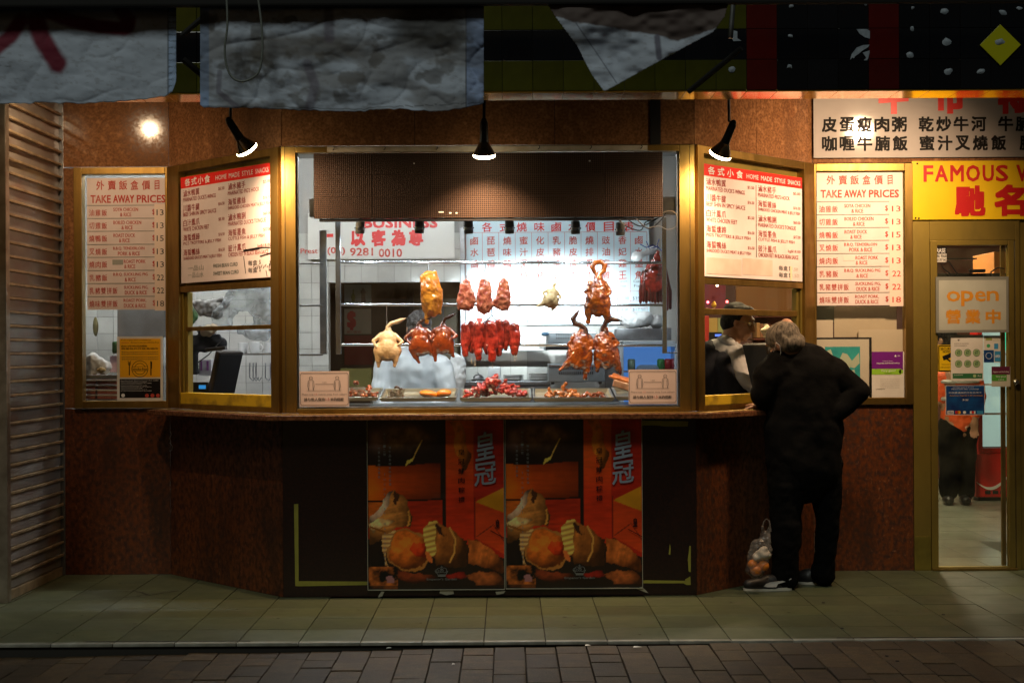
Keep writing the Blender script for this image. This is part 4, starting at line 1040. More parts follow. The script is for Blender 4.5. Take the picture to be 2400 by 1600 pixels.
sg.rect(.04, .85, .20, .97, WINK, 2); sg.text('VISA', .06, .87, .18, .95, DB, .03, lev=3); sg.disc(.28, .91, .045, RED, 2); sg.disc(.34, .91, .045, AMB, 2); sg.disc(.48, .91, .04, WINK, 2); sg.rect(.62, .87, .76, .96, WINK, 2); sg.disc(.69, .91, .035, RED, 3); sg.rect(.80, .86, .96, .97, mat('sky blue print', (.05, .3, .6), .4), 2)
sg.build('card_notice', WINK, 'dark blue card payment notice taped low on the glass door', 'notice')
sg = dsign(c8(410, 485), c8(482, 485), c8(410, 600), -.003)
sg.text('Fuzion', .15, .10, .5, .17, INK, .02) if False else sg.rect(.12, .08, .5, .18, mat('olive print', (.3, .35, .1), .5)); sg.rect(.55, .06, .9, .2, mat('pale print', (.6, .6, .5), .5)); sg.disc(.28, .38, .11, mat('leaf print', (.05, .4, .15), .5)); sg.rect(.62, .3, .86, .5, mat('sky blue print', (.05, .3, .6), .4))
sg.rect(0, .54, .60, 1, DB, 2); sg.rect(.64, .58, 1, .96, mat('sky blue print', (.05, .3, .6), .4), 2); sg.ring(.3, .75, .18, .003, WINK, n=16, lev=3); sg.text('AMEX', .68, .72, .96, .82, WINK, .02, lev=3)
sg.build('card_stickers', PAPER, 'sheet of small card and delivery stickers on the door beside the white notice', 'sticker')
sg = dsign(c8(444, 617), c8(524, 617), c8(444, 703), .022)
sg.rect(.0, 0, .98, .40, mat('maroon print', (.12, .015, .05), .5)); sg.rect(0, .40, .8, .72, mat('leaf green print', (.08, .36, .04), .5)); sg.text('Hygiene and food safety', .08, .22, .92, .32, WINK, .01); sg.text('Very good', .22, .45, .75, .56, WINK, .02); sg.text('★★★★', .35, .60, .65, .69, WINK)
sg.rect(0, .735, 1, .95, mat('pale print', (.6, .6, .5), .5)); 
sg.build('hygiene_sticker', mat('pale print', (.6, .6, .5), .5), 'maroon and green hygiene rating sticker at the edge of the door', 'sticker')
sg = dsign(c8(196, 108), c8(252, 108), c8(196, 172), -.002)
sg.rect(0, 0, 1, .45, INK); sg.text('ERASE', .08, .08, .9, .38, WINK, .02); sg.text('9786 9068', .04, .50, .98, .70, INK, .02); sg.text('0418 397 042', .04, .76, .98, .94, INK, .02)
sg.build('phone_sticker', PAPER, 'small black and white phone number sticker in the top corner of the door', 'sticker')
# ============================================================ DUMPLING POSTERS below the counter
PRINT = mat('glossy print', (.5, .5, .5), .38, vcol=True, coat=.12, bump=.06, bs=18)
def poster_col(u, v):                       # v = 0 at the top
    n = fbm(u * 9, v * 9, 4); f = fbm(u * 40, v * 55, 3); st = fbm(u * 12, v * 90, 3)
    c = np.tile(lam((.006, .004, .003)), (len(u), 1))
    wu = u + (fbm(u * 11, v * 12 + 7, 4) - .5) * .075; wv = v + (fbm(u * 12 + 3, v * 11, 4) - .5) * .06
    def fill(pts, col, warp=True, sh=None, soft=True):
        m = inpoly(wu if warp else u, wv if warp else v, pts)
        cc = np.tile(lam(col), (len(u), 1))
        px_ = [p[0] for p in pts]; py_ = [p[1] for p in pts]; cx, cy = (min(px_) + max(px_)) / 2, (min(py_) + max(py_)) / 2
        rx, ry = (max(px_) - min(px_)) / 2 + 1e-6, (max(py_) - min(py_)) / 2 + 1e-6
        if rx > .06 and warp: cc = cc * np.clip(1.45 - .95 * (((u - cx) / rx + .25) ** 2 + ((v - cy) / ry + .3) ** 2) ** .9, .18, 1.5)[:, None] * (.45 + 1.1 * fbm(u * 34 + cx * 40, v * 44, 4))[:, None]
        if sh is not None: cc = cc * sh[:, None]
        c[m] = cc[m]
    # blurred dumpling in the dark corner
    g = np.exp(-(((u - .24) / .16) ** 2 + ((v - .10) / .055) ** 2) * .9)
    c += g[:, None] * lam((.10, .075, .05)) * (.3 + 1.3 * fbm(u * 16, v * 20, 3) ** 2 * 2)[:, None]
    g = np.exp(-(((u - .07) / .05) ** 2 + ((v - .12) / .05) ** 2)); c += g[:, None] * lam((.10, .08, .11)) * (.6 + n)[:, None]
    # red-orange cartons
    e1 = .265 + .01 * np.sin(u * 9)
    m = (v > e1) & (v < .475 - .02 * u) & (u < .535); k = np.clip(1.1 - u * 1.5, .2, 1)
    c[m] = (lam((.30, .055, .006)) * (k * (.55 + .6 * np.sin(np.clip((v - .26) / .2, 0, 1) * 3.1)) * (.8 + .4 * st))[:, None] + lam((.16, .07, .0)) * (np.clip(.22 - u, 0, 1) * 4)[:, None])[m]
    m = (v > .485 - .02 * u) & (v < .70) & (u < .55)
    c[m] = (lam((.20, .018, .006)) * (.6 + .7 * st)[:, None])[m]
    m = (v > .485 - .02 * u) & (v < .62) & (u < .12); c[m] = (lam((.22, .07, .01)) * (.6 + .7 * st)[:, None])[m]
    # right hand carton
    m = (u > .575) & (v < .70 + (u - .6) * .3) & (v > .0)
    top = np.clip(1 - v * 2.2, 0, 1)
    c[m] = (lam((.26, .022, .006)) * (.75 + .4 * st)[:, None] + lam((.05, .06, .005)) * (top * (u < .78 + (v * .0)))[:, None])[m]
    m = (u > .775) & (v < .70 + (u - .6) * .3); c[m] *= (.72, .55, .9)
    fill([(.60, .0), (.68, 0), (.76, .2), (.70, .32), (.62, .1)], (.24, .10, .012), True, .8 + .4 * n)
    fill([(.79, .72), (1, .93), (1, .99), (.75, .72)], (.02, .006, .004))
    fill([(.79, .48), (1.0, .40), (1.01, .80), (.79, .70)], (.26, .035, .008), False, .8 + .3 * st)
    fill([(.79, .485), (1.0, .40), (1.0, .55)], (.24, .16, .01), False, .8 + .4 * n)
    for ang in ((.80, .69, .92, .62), ): c[pathd(u, v, [(ang[0], ang[1]), (ang[2], ang[3]), (1.0, .72)]) < .003] = (.07, .01, .004)
    c[pathd(u, v, [(.785, .46), (.785, .70)]) < .0035] = (.05, .006, .004)
    # dumplings
    fib = lambda a, s=60: (.55 + .9 * fbm((u * math.cos(a) + v * math.sin(a)) * s, (v * math.cos(a) - u * math.sin(a)) * s * .12, 3))
    fill([(.20, .425), (.27, .46), (.335, .57), (.32, .63), (.20, .64), (.13, .70), (.10, .735), (.0, .73), (.0, .60), (.10, .50)], (.20, .115, .035), True, fib(1.4))
    fill([(.19, .425), (.13, .47), (.03, .56), (.0, .62), (.06, .59), (.16, .51)], (.30, .29, .28), True, .6 + .6 * n)
    fill([(.0, .60), (.10, .575), (.20, .60), (.14, .63), (.03, .66)], (.38, .34, .20), True, .6 + .6 * f)
    c[pathd(u, v, [(.02, .63), (.12, .66), (.16, .72)]) < .006] = (.10, .05, .01)
    fill([(.20, .43), (.235, .44), (.22, .50), (.20, .49)], (.03, .015, .008))
    m = pathd(wu, v, [(.31, .54), (.305, .62)]) < .008; c[m] = (.30, .20, .05)
    fill([(.0, .80), (.12, .76), (.14, .87), (.02, .86)], (.004, .003, .003))
    fill([(.17, .665), (.30, .645), (.40, .67), (.445, .74), (.42, .84), (.33, .885), (.22, .87), (.15, .80)], (.26, .085, .012), True, .45 + 1.1 * fbm(u * 18, v * 26, 4))
    fill([(.34, .70), (.43, .73), (.42, .82), (.36, .82), (.31, .76)], (.30, .030, .006), True, .7 + .6 * f)
    c[np.abs(np.hypot((wu - .30) / .15, (wv - .765) / .118) - 1) < .045] = (.17, .10, .03)
    fill([(.125, .68), (.20, .645), (.225, .655), (.165, .70), (.14, .80), (.155, .88), (.12, .86)], (.33, .25, .13), True, .4 + .9 * (np.sin(v * 240) * .5 + .5))
    fill([(.47, .60), (.56, .62), (.66, .66), (.715, .72), (.72, .85), (.66, .875), (.50, .86), (.45, .78)], (.13, .06, .014), True, fib(.15, 50))
    fill([(.41, .66), (.46, .60), (.515, .61), (.505, .72), (.49, .80), (.43, .83), (.42, .72)], (.36, .30, .09), True, .45 + .8 * (np.sin((v + u * .2) * 200) * .5 + .5))
    fill([(.415, .78), (.46, .79), (.46, .85), (.42, .84)], (.28, .10, .03))
    fill([(.50, .62), (.545, .63), (.575, .70), (.535, .68)], (.02, .01, .005))
    c[pathd(u, v, [(.60, .64), (.64, .70), (.635, .78), (.60, .84)]) < .007] = (.28, .20, .06)
    fill([(.72, .71), (.82, .735), (1, .82), (1, .90), (.80, .86), (.735, .86)], (.20, .075, .018), True, fib(.25, 45))
    fill([(.72, .92), (.80, .895), (.95, .90), (1, .94), (1, 1), (.78, .99)], (.11, .042, .014), True, .4 + 1.2 * fbm(u * 22, v * 40, 3))
    fill([(.22, .89), (.48, .90), (.50, .93), (.36, .96), (.2, .94)], (.09, .022, .008), True, .6 + .6 * n); fill([(.56, .92), (.70, .90), (.74, .93), (.60, .95)], (.12, .008, .006))
    m = (u < .22) & (v > .865); c[m] = (lam((.30, .12, .03)) * (np.clip(fbm(u * 20, v * 30, 4) * 2.4 - .85, 0, 1))[:, None])[m]
    fill([(.14, .93), (.17, .92), (.19, .97), (.155, .975)], (.16, .11, .18))
    # pale string / stick
    c[pathd(u, v, [(.40, .12), (.35, .20), (.33, .24)]) < .004] = (.30, .27, .09); fill([(.275, .275), (.29, .24), (.33, .225), (.335, .24), (.30, .26)], (.42, .40, .10), False)
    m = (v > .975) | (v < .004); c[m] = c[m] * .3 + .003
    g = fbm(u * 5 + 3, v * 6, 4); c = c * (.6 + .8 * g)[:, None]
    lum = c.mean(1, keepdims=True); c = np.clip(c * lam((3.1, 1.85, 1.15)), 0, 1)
    return c
PW = 150; PH = 190
TEXTW = mat('silver calligraphy', (.34, .38, .47), .35)
GREY = mat('pale small print', (.26, .26, .25), .5)
def dumpling_poster(x0, x1, yt, yb, label, wr):
    c0 = FR.hit(x0, yt, -.004); c1 = FR.hit(x1, yt, -.004); z0 = FR.hit(x0, yb, -.004)[1]; z1 = c0[1]; W = c1[0] - c0[0]; H = z1 - z0
    e = empty('food_poster', FR.M @ Vector(((c0[0] + c1[0]) / 2, -.01, z0)), label, 'poster', 'dumpling posters under the counter')
    def pos(u, v):
        d = .004 + (fbm(u * 3 + wr * 9, v * 5, 3)) * .003
        if wr:
            for (a, b, w, h) in (((.55, .34), (1, .30), .018, .008), ((.55, .40), (1.0, .42), .02, .007), ((.5, .47), (1, .44), .016, .010), ((.55, .54), (1, .47), .02, .010), ((.7, .60), (1, .66), .02, .006)):
                dd = segd(u, v, a, b); d = d + np.exp(-(dd / (w * 1.6)) ** 2) * h * .4
        s = c0[0] + W * u; z = z1 - H * v
        return np.stack([FR.a.x + s, FR.a.y - d, z], 1)
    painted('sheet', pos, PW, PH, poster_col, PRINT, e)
    sg = Sign(FR, (x0, yt), (x1, yt), (x0, yb), off=.016, thick=.0)
    for ch, a, v0, v1, b in (('皇', .795, .075, .235, .93), ('冠', .785, .255, .385, .94)): sg.text(ch, a, v0, b, v1, TEXTW, .012, skew=.14)
    for i, ch in enumerate('皇冠鮮肉粽禮盒'[:6]): sg.text(ch, .665, .175 + .056 * i, .71, .175 + .056 * i + .032, INK, .02, skew=.1)
    for col, (u, v0, t) in enumerate(((.075, .16, '竹葉包裹糯米飄香'), (.115, .075, '地址二一二號'), (.155, .155, '端午品香糯美味百家頌'))):
        for i, ch in enumerate(t): sg.text(ch, u, v0 + .024 * i, u + .018, v0 + .024 * i + .016, GREY, .0)
    for i, ch in enumerate('THOMAS ST HAYMARKET'): 
        if ch != ' ': sg.text(ch, .118, .315 + .029 * i, .130, .315 + .029 * i + .013, GREY)
    sg.text("Emperor's Garden", .43, .932, .65, .95, GREY, .0)
    sg.ring(.505, .893, .013, .003, GREY, n=12); sg.ring(.540, .890, .013, .003, GREY, n=12); sg.ring(.575, .893, .013, .003, GREY, n=12) if False else None
    sg.ring(.520, .888, .017, .003, GREY, n=12); sg.ring(.560, .888, .017, .003, GREY, n=12); sg.stroke([(.497, .893), (.510, .914), (.570, .914), (.583, .893)], .0035, GREY); sg.rect(.512, .918, .568, .924, GREY, 2); sg.stroke([(.54, .862), (.54, .885)], .003, GREY); sg.stroke([(.53, .869), (.55, .869)], .003, GREY)
    sg.text('皇', .935, .59, .965, .64, INK, .02); sg.stroke([(.90, .655), (1.0, .70)], .004, INK)
    sg.layout(e)
    TAPE = mat('clear tape edge', (.45, .42, .33), .3)
    q = MB(FR.M)
    for s in (c0[0] - .002, c1[0] - .001): q.box(s, s + .003, -.0205, -.004, z0, z1)
    q.box(c0[0], c1[0], -.0208, -.004, z0 - .002, z0 + .001)
    q.build('edge_tape', TAPE, e)
    return e
dumpling_poster(861, 1180.5, 984, 1381, 'wrinkled poster of rice dumplings and red cartons, the left one of the pair', 1)
dumpling_poster(1184, 1503.5, 980, 1378, 'flat poster of rice dumplings and red cartons, the right one of the pair', 0)
# loose tape ends and yellow tape remains
YT = mat('old yellow tape', (.36, .33, .05), .5, 0, (.26, .24, .04), 8)
def flat(pl, pts, name, m, label, cat, off=.003):
    q = [pl.hit(x, y, -off) for x, y in pts]
    MB(pl.M).poly([(a, b) for a, b in q], -off, -off + .0018).build(name, m, None, label=label, cat=cat)
flat(FR, [(689, 1181), (699, 1180), (700, 1361), (861, 1362), (861, 1367), (862, 1370), (699, 1373), (692, 1372)], 'tape_strip', YT, 'L shaped yellow tape strip on the dark stone left of the posters', 'tape')
flat(FR, [(1506, 1359), (1606, 1360), (1606, 1357), (1618, 1350), (1619, 1370), (1609, 1370), (1602, 1366), (1506, 1366)], 'tape_strip', YT, 'yellow tape strip along the base right of the posters', 'tape')
flat(FR, [(1616, 1278), (1619, 1279), (1619, 1340), (1614, 1338), (1612, 1310)], 'tape_strip', YT, 'torn upright scrap of yellow tape right of the posters', 'tape')
flat(FR, [(1570, 1273), (1572, 1285), (1571, 1300), (1567, 1298)], 'tape_strip', YT, 'tiny sliver of yellow tape on the dark stone right of the posters', 'tape')
flat(FR, [(1504, 985), (1613, 987), (1612, 999), (1560, 999), (1530, 996), (1504, 997)], 'tape_strip', YT, 'faded yellow tape strip just under the counter right of the posters', 'tape')
TORN = mat('torn tape', (.40, .37, .28), .4)
for pts, lb in (([(894, 1385), (901, 1386), (896, 1396), (886, 1400), (888, 1394)], 'loose torn tape end under the left poster near its left corner'), ([(1032, 1382), (1062, 1383), (1064, 1391), (1046, 1394), (1030, 1389)], 'crumpled torn tape under the middle of the left poster'),
                ([(1161, 1386), (1185, 1384), (1180, 1390), (1164, 1393)], 'torn tape bit under the joint of the two posters'), ([(1490, 1378), (1505, 1374), (1520, 1389), (1512, 1387)], 'pointed tape corner peeling off the right poster')):
    flat(FR, pts, 'torn_tape', TORN, lb, 'tape', .012)
q = MB(BL.M)                                                   # hanging thread on the stone
MB(LC.M).tube([LC.M.inverted() @ (LC.M @ Vector((LC.hit(x, y)[0], -.004, LC.hit(x, y)[1]))) for x, y in [(401, 1010), (403, 1018), (399, 1026), (402, 1036), (394, 1040), (391, 1048), (396, 1056), (404, 1055), (405, 1046), (400, 1036)]], .0012, 5).build('thread', PAPER, None, label='pale thread stuck on the stone below the left end of the counter', cat='thread')

# ============================================================ KITCHEN behind the glass
KD = 10.9
WT = mat('white wall tile', (.56, .55, .51), .2, 0, (.42, .41, .38), 3, rnd=.08, coat=.3, world=True)
WTJ = mat('wall tile joint', (.30, .29, .27), .7)
kw = tag(empty('kitchen_wall', (-1.2, KD, 0)), kind='structure')
XO0, XO1, ZO = P(770, 660, KD).x, P(1078, 660, KD).x, P(900, 662, KD).z
for a, b, z0, z1 in ((-3.5, XO0, 0, 2.9), (XO1, 1.42, 0, 2.9), (XO0, XO1, ZO, 2.9)):
    MB().box(a, b, KD + .012, KD + .10, z0, z1).build('wall_core', WTJ, kw)
wt = None; S = .128
for i in range(-26, 12):
    for j in range(0, 14):
        x0 = XO0 - .002 + i * S; z0 = ZO - 8 * S + j * S
        if z0 > 2.25: continue
        if x0 + S > XO0 + .01 and x0 < XO1 - .01 and z0 < ZO - .01: continue
        if x0 < -3.5 or x0 + S > 1.42: continue
        
        if z0 < .9: continue
        if x0 < -1.7 and z0 > 2.05: continue
        if x0 > -.3 and 1.62 < z0 and x0 < .9: continue
        if wt is None: wt = MB().box(x0 + .0015, x0 + S - .0015, KD, KD + .012, z0 + .0015, z0 + S - .0015, .001).build('tile', WT, kw)
        else: share(wt, (x0 + S / 2, KD + .006, z0 + .0015), kw)
def struct(name, m, *b, **k): return MB().box(*b).build(name, m, None, kind='structure', **k)
WALLP = mat('cream painted wall', (.42, .40, .34), .6, 0, (.34, .32, .27), 2)
struct('kitchen_floor', mat('kitchen floor', (.12, .10, .08), .4), -3.5, 1.3, 8.99, 13.0, -.05, .0)
struct('kitchen_ceiling', mat('kitchen ceiling', (.55, .55, .52), .7), -3.5, 1.42, 8.98, 12.2, 2.9, 2.95)
struct('kitchen_side_wall', WALLP, -3.55, -3.5, 9.0, 12.2, 0, 2.95)
pa = Plane((1.13, 8.20), (1.43, 10.9))
MB(pa.M).box(0, pa.len, -.02, .02, 0, 2.9).build('partition_wall', mat('blue grey wall', (.33, .37, .42), .4, 0, (.26, .3, .36), 3), None, kind='structure')
struct('hall_wall', mat('brown hall wall', (.14, .075, .025), .5, 0, (.09, .045, .018), 2), -2.2, .5, 12.3, 12.36, 0, 2.6)
q = MB()
for x in (XO0 + .52, XO0 + .98): q.box(x, x + .05, 12.24, 12.30, 0, 2.3, .004)
q.build('door_jamb', mat('dark brown wood', (.05, .025, .012), .4), None, label='dark brown wooden jambs of the hall behind the kitchen', cat='door jamb')
HP = Plane((-2.2, 12.28), (.5, 12.28))
sg = Sign(HP, (807, 667), (870, 667), (807, 712), off=.01)
LB = mat('pale blue picture', (.36, .45, .48), .4)
sg.shape([(.28, .9), (.25, .6), (.31, .45), (.31, .25), (.35, .25), (.35, .45), (.41, .6), (.38, .9)], mat('olive bottle print', (.18, .22, .04), .3)); sg.shape([(.62, .95), (.64, .5), (.60, .4), (.7, .15), (.82, .4), (.78, .5), (.8, .95)], mat('dark bottle print', (.08, .07, .07), .4))
sg.build('drinks_poster', LB, 'pale blue poster with a green and a dark bottle in the hall behind', 'poster')
sg = Sign(HP, (807, 724), (870, 724), (807, 783), off=.01)
sg.text('$', .14, .12, .40, .80, RED, .06); sg.text('熱行歡迎', .1, .86, .62, .97, REDW)
sg.build('dollar_poster', mat('cream poster', (.55, .47, .36), .5), 'cream poster with a big red dollar sign in the hall behind', 'poster')
sg = Sign(HP, (807, 786), (873, 786), (807, 855), off=.01); sg.build('red_poster', mat('dull red panel', (.26, .035, .012), .5), 'plain dull red panel under the dollar poster in the hall', 'panel')
sg = Sign(HP, (807, 862), (878, 862), (807, 905), off=.02, thick=.3); sg.build('hall_cabinet', mat('olive cabinet', (.22, .19, .04), .5), 'olive cabinet below the red panel in the hall', 'cabinet')
sg = Sign(HP, (965, 690), (1075, 690), (965, 900), off=.01); sg.build('hall_board', mat('olive brown panel', (.16, .12, .05), .5, 0, (.12, .08, .03), 3), 'tall olive brown panel behind the cook in the hall', 'panel')
jx0, jx1 = P(1078, 600, 10.8).x, P(1090, 600, 10.8).x
MB().box(jx0, jx1, 10.80, 10.885, 0, 2.35, .004).build('steel_column', STEELD, None, label='slim steel column between the hall opening and the price board', cat='column')
for k_ in range(3):
    p = P(1235 + 0 * k_, 819, BD_ := 10.55)
    MB().box(p.x - .09, p.x + .09, 10.52, 10.7, zq := P(1235, 818, 10.55).z + k_ * .034, zq + .030, .005).build('foam_box', mat('white foam', (.62, .62, .6), .5), None, label='%s white foam box on the back shelf under the price board' % ('bottom', 'middle', 'top')[k_], cat='box', group='foam boxes on the back shelf')
# phone number board
KP = Plane((-3.5, KD - .01), (1.4, KD - .01))
sg = Sign(KP, (722, 500), (1065, 520), (722, 608), off=.01, thick=.01)
U = lambda x: ((640 + x / 3.016) - 722) / 343; V = lambda y: ((480 + y / 3.016) - 500) / 108
for ch, a in (('以', 555), ('客', 700), ('為', 840), ('尊', 965)): sg.text(ch, U(a), V(185), U(a + 92), V(290), RED, .05, skew=.08)
sg.text('一', U(330), V(208), U(425), V(232), RED, .03, skew=.2)
sg.text('Prest', U(195), V(308), U(315), V(345), REDW, .03); sg.text('(02)', U(385), V(302), U(508), V(358), REDW, .03); sg.text('9281', U(545), V(308), U(705), V(362), REDW, .03); sg.text('0010', U(748), V(315), U(910), V(372), REDW, .03)
sg.text('BUSINESS', U(640), V(95), U(1160), V(165), RED, .05)
sg.build('phone_board', mat('white phone board', (.62, .6, .55), .3), 'white board with red calligraphy and a phone number on the kitchen wall', 'sign')
# big roast meats price board
c6 = lambda x, y: (1080 + x / 3.016, 480 + y / 3.016)
sg = Sign(KP, c6(35, 95), c6(1330, 95), c6(35, 850), off=.02, thick=.012)
U = lambda x: (x - 35) / 1295; V = lambda y: (y - 95) / 755
for ch, x in zip('各式燒味鹵水價目表', (150, 275, 395, 520, 640, 760, 880, 1010, 1150)): sg.text(ch, U(x), V(128), U(x + 70), V(192), RED, .015, skew=.06)
xs = [35 + (1313 - 35) * i / 11 for i in range(12)]
for x in xs: sg.rect(U(x) - .001, V(198), U(x) + .001, V(762), REDW, 2, 'grid')
for y in (198, 617, 685, 733, 762): sg.rect(0, V(y) - .0018, U(1313), V(y) + .0018, REDW, 2, 'grid')
for i, s in enumerate(["鹵水鴿", "琵琶鴨", "燒味鴨", "蜜汁叉燒", "化皮乳豬", "乳豬燒鵝", "脆皮燒肉", "燒排骨肉", "豉油皇雞", "香妃雞王", "鹵水墨魚"]):
    for k, ch in enumerate(s): sg.text(ch, U(xs[i] + 32), V(228 + 82 * k), U(xs[i] + 88), V(284 + 82 * k), REDW, .012, skew=.06)
    sg.text(('Boiled', 'Pipa', 'Roast', 'B.B.Q.', 'Crispy', 'Suckling', 'Roast', 'Spare', 'Soya', 'Fragrant', 'Cuttle')[i], U(xs[i] + 20), V(538), U(xs[i] + 92), V(556), OUT, .01)
    sg.text(('Duck', 'Duck', 'Duck', 'Pork', 'Pork', 'Pig', 'Pork', 'Ribs', 'Chicken', 'Chicken', 'Fish')[i], U(xs[i] + 24), V(570), U(xs[i] + 84), V(588), OUT, .01)
    sg.text(('$38.00', '$40.00', '$39.00', '$31.00', '$34.00', '$45.00', '$33.00', '$28.00', '$25.00', '$27.00', '$35.00')[i], U(xs[i] + 14), V(655), U(xs[i] + 104), V(682), OUT, .01)
    sg.text(('$19.50', '$20.00', '$19.50', '$15.50', '$17.00', '$22.50', '$16.50', '$14.00', '$12.50', '$14.00', '$17.50')[i], U(xs[i] + 14), V(736), U(xs[i] + 104), V(759), OUT, .01)
for ch, x, m in (('一', 110, REDW), ('品', 175, OUT), ('豆', 240, OUT), ('腐', 305, REDW), ('$', 455, GINK), ('山', 720, REDW), ('水', 785, REDW)): sg.text(ch, U(x), V(800), U(x + (40 if ch != '$' else 20)), V(838), m, .02)
sg.build('meat_price_board', mat('glossy pale blue board', (.60, .74, .80), .25, 0, (.52, .68, .76), 1.5), 'large pale board of red calligraphy columns and prices behind the hanging ducks', 'menu board')
# unseen ceiling tubes added to brighten the kitchen, and the beam carrying spots
tl = empty('fill_tube', (-.6, 9.2, 2.86), 'long white fluorescent tube added out of view to brighten the kitchen', 'lamp')
MB().box(-1.4, .2, 9.16, 9.24, 2.86, 2.90, .004).build('housing', WHITE, tl)
MB().tube([(-1.35, 9.2, 2.84), (.15, 9.2, 2.84)], .016, 10).build('tube', mat('glowing tube', (1, 1, 1), .4, emit=(.93, .97, 1.0), es=KITCHEN_W), tl)
tl2 = empty('fill_tube', (-2.6, 9.8, 2.86), 'fluorescent tube added out of view above the left serving hatch', 'lamp')  # second added tube, brightens what the left hatch shows
MB().box(-3.1, -2.1, 9.76, 9.84, 2.86, 2.90, .004).build('housing', WHITE, tl2)
MB().tube([(-3.05, 9.8, 2.84), (-2.15, 9.8, 2.84)], .016, 10).build('tube', MATS['glowing tube'], tl2)
RD_ = 8.55
struct('kitchen_beam', STEELD, -1.15, 1.0, 8.26, 8.34, 2.195, 2.3)
SPOTG = mat('glowing spot lens', (1, 1, 1), .3, emit=(.85, .95, 1.0), es=60)
tgt = [(-1.0, 8.75, 1.3), (-.55, 8.8, 1.3), (-.05, 10.9, 1.62), (.25, 10.9, 1.70), (.50, 10.9, 1.72), (.78, 10.9, 1.68)]
lbl = ['first from the left above the white chicken', 'second from the left above the orange duck half', 'third from the left, at the edge of the price board', 'fourth from the left in front of the price board', 'fifth from the left, above the stacked ducks', 'sixth from the left, nearest the tangled cable']
for (px, py), t, l, pw in zip([(844, 534), (983, 533), (1098, 534), (1194, 534), (1349, 535), (1454, 538)], tgt, lbl, (1.5, 1.4, 1.1, 1.0, 1.05, .85)):
    p = P(px, py, 8.30); ax = (Vector(t) - p).normalized(); sx = Vector((ax.x * .25, .15, -1)).normalized()
    e = empty('track_spot', p, 'grey kitchen spot light, ' + l, 'spot light', 'grey spot lights in a row inside the centre window')
    M = Matrix.Translation(p) @ sx.to_track_quat('Z', 'Y').to_matrix().to_4x4()
    MB(M).lathe([(.012, -.045), (.026, -.040), (.028, -.010), (.0285, .008), (.027, .03), (.024, .034), (.024, .030)], 24).build('housing', mat('grey spot housing', (.10, .10, .095), .4), e, smooth=True)
    MB(M).lathe([(.0288, -.006), (.0292, .004), (.0288, .012)], 24).build('ring', STEEL, e, smooth=True)
    MB(M).lathe([(.0235, .0315), (.0, .0315)], 20).build('lens', SPOTG, e)
    MB().tube([p + Vector((-.033, 0, 0)), p + Vector((.033, 0, 0))], .004, 8).build('pivot', BLACK, e)
    MB().tube([p + Vector((0, 0, .03)), p + Vector((0, 0, .07))], .008, 8).build('bracket', BLACK, e)
    ld = bpy.data.lights.new('spot_light', 'SPOT'); ld.energy = SPOT_W * pw; ld.color = (.80, .93, 1.0); ld.spot_size = R(150); ld.spot_blend = .7; ld.shadow_soft_size = .018
    lo = bpy.data.objects.new('spot_light', ld); COL.objects.link(lo); lo.parent = e; lo.location = sx * .045; lo.rotation_euler = (-Vector((0, .45, -1))).to_track_quat('Z', 'Y').to_euler()
    if t[1] > 10:                                # the hot centre of the beam
        l2 = bpy.data.lights.new('spot_beam', 'SPOT'); l2.energy = BEAM_W * pw; l2.color = (.84, .95, 1.0); l2.spot_size = R(26); l2.spot_blend = 1.0; l2.shadow_soft_size = .018
        l3 = bpy.data.objects.new('spot_beam', l2); COL.objects.link(l3); l3.parent = e; l3.location = sx * .045; l3.rotation_euler = (-ax).to_track_quat('Z', 'Y').to_euler()
# rack
rk = empty('hanging_rack', P(1174, 810, RD_), 'stainless rack of three rails carrying the hanging meats', 'rack')
for y in (615, 714, 808):
    a = P(790, y, RD_); b = P(1553, y + 1, RD_)
    MB().tube([a, b], .0085, 12).build('rail', STEEL, rk, smooth=True)
for px, y0, y1, D, w in ((792, 515, 830, RD_, 6), (757, 540, 830, RD_ + .02, 8), (1556, 510, 828, RD_, 5.5)):
    a = P(px, y0, D); b = P(px, y1, D); k = D / FPX
    MB().box(a.x - w * k, a.x + w * k, D - .012, D + .012, b.z, a.z, .002).build('post', STEELD if px == 757 else STEEL, rk)
for y in (618, 716, 831):
    a = P(702, y, RD_ + .01); b = P(757, y, RD_ + .01); MB().tube([a, b], .006, 8).build('side_rail', STEELD, rk)
a = P(1562, 826, RD_); MB().tube([a, P(1588, 827, RD_)], .004, 8).build('side_rail', STEEL, rk)
HOOK = mat('dark meat hook', (.12, .12, .13), .3, .8)

# ============================================================ HANGING MEATS
def meat(name, c1, c2, ns=14, rough=.22, coat=.5, bs=60, b=.25, sp=None): return mat(name, c1, rough, 0, c2, ns, cr=(.38, .66), coat=coat, bump=b, bs=bs, speck=sp)
M_SOY = meat('soy glazed skin', (.30, .050, .008), (.11, .014, .004), 9, .16, .8, 30, .12, (22, (.05, .010, .004), .55, .75))
M_ROAST = meat('roast duck skin', (.44, .10, .008), (.15, .022, .004), 20, .2, .7, 34, .35, (26, (.05, .010, .003), .55, .72))
M_ORANGE = meat('golden duck skin', (.78, .24, .018), (.46, .09, .006), 9, .2, .7, 30, .15)
M_WHITE = meat('poached chicken skin', (.70, .50, .27), (.64, .37, .18), 6, .35, .2, 60, .1)
M_YEL = meat('pale yellow chicken skin', (.74, .50, .24), (.62, .36, .14), 8, .35, .3, 60, .1)
M_CHAR = meat('red barbecue pork', (.44, .036, .022), (.13, .007, .005), 30, .16, .8, 40, .5)
M_RIB = meat('pink orange roast ribs', (.66, .17, .07), (.34, .03, .016), 26, .3, .5, 40, .5)
M_SAUS = meat('dark dried sausage', (.17, .022, .014), (.08, .010, .006), 20, .35, .3, 60, .2)
M_DARK = meat('dark glazed neck', (.07, .018, .008), (.035, .01, .006), 10, .25, .5, 60, .2)
K = RD_ / FPX
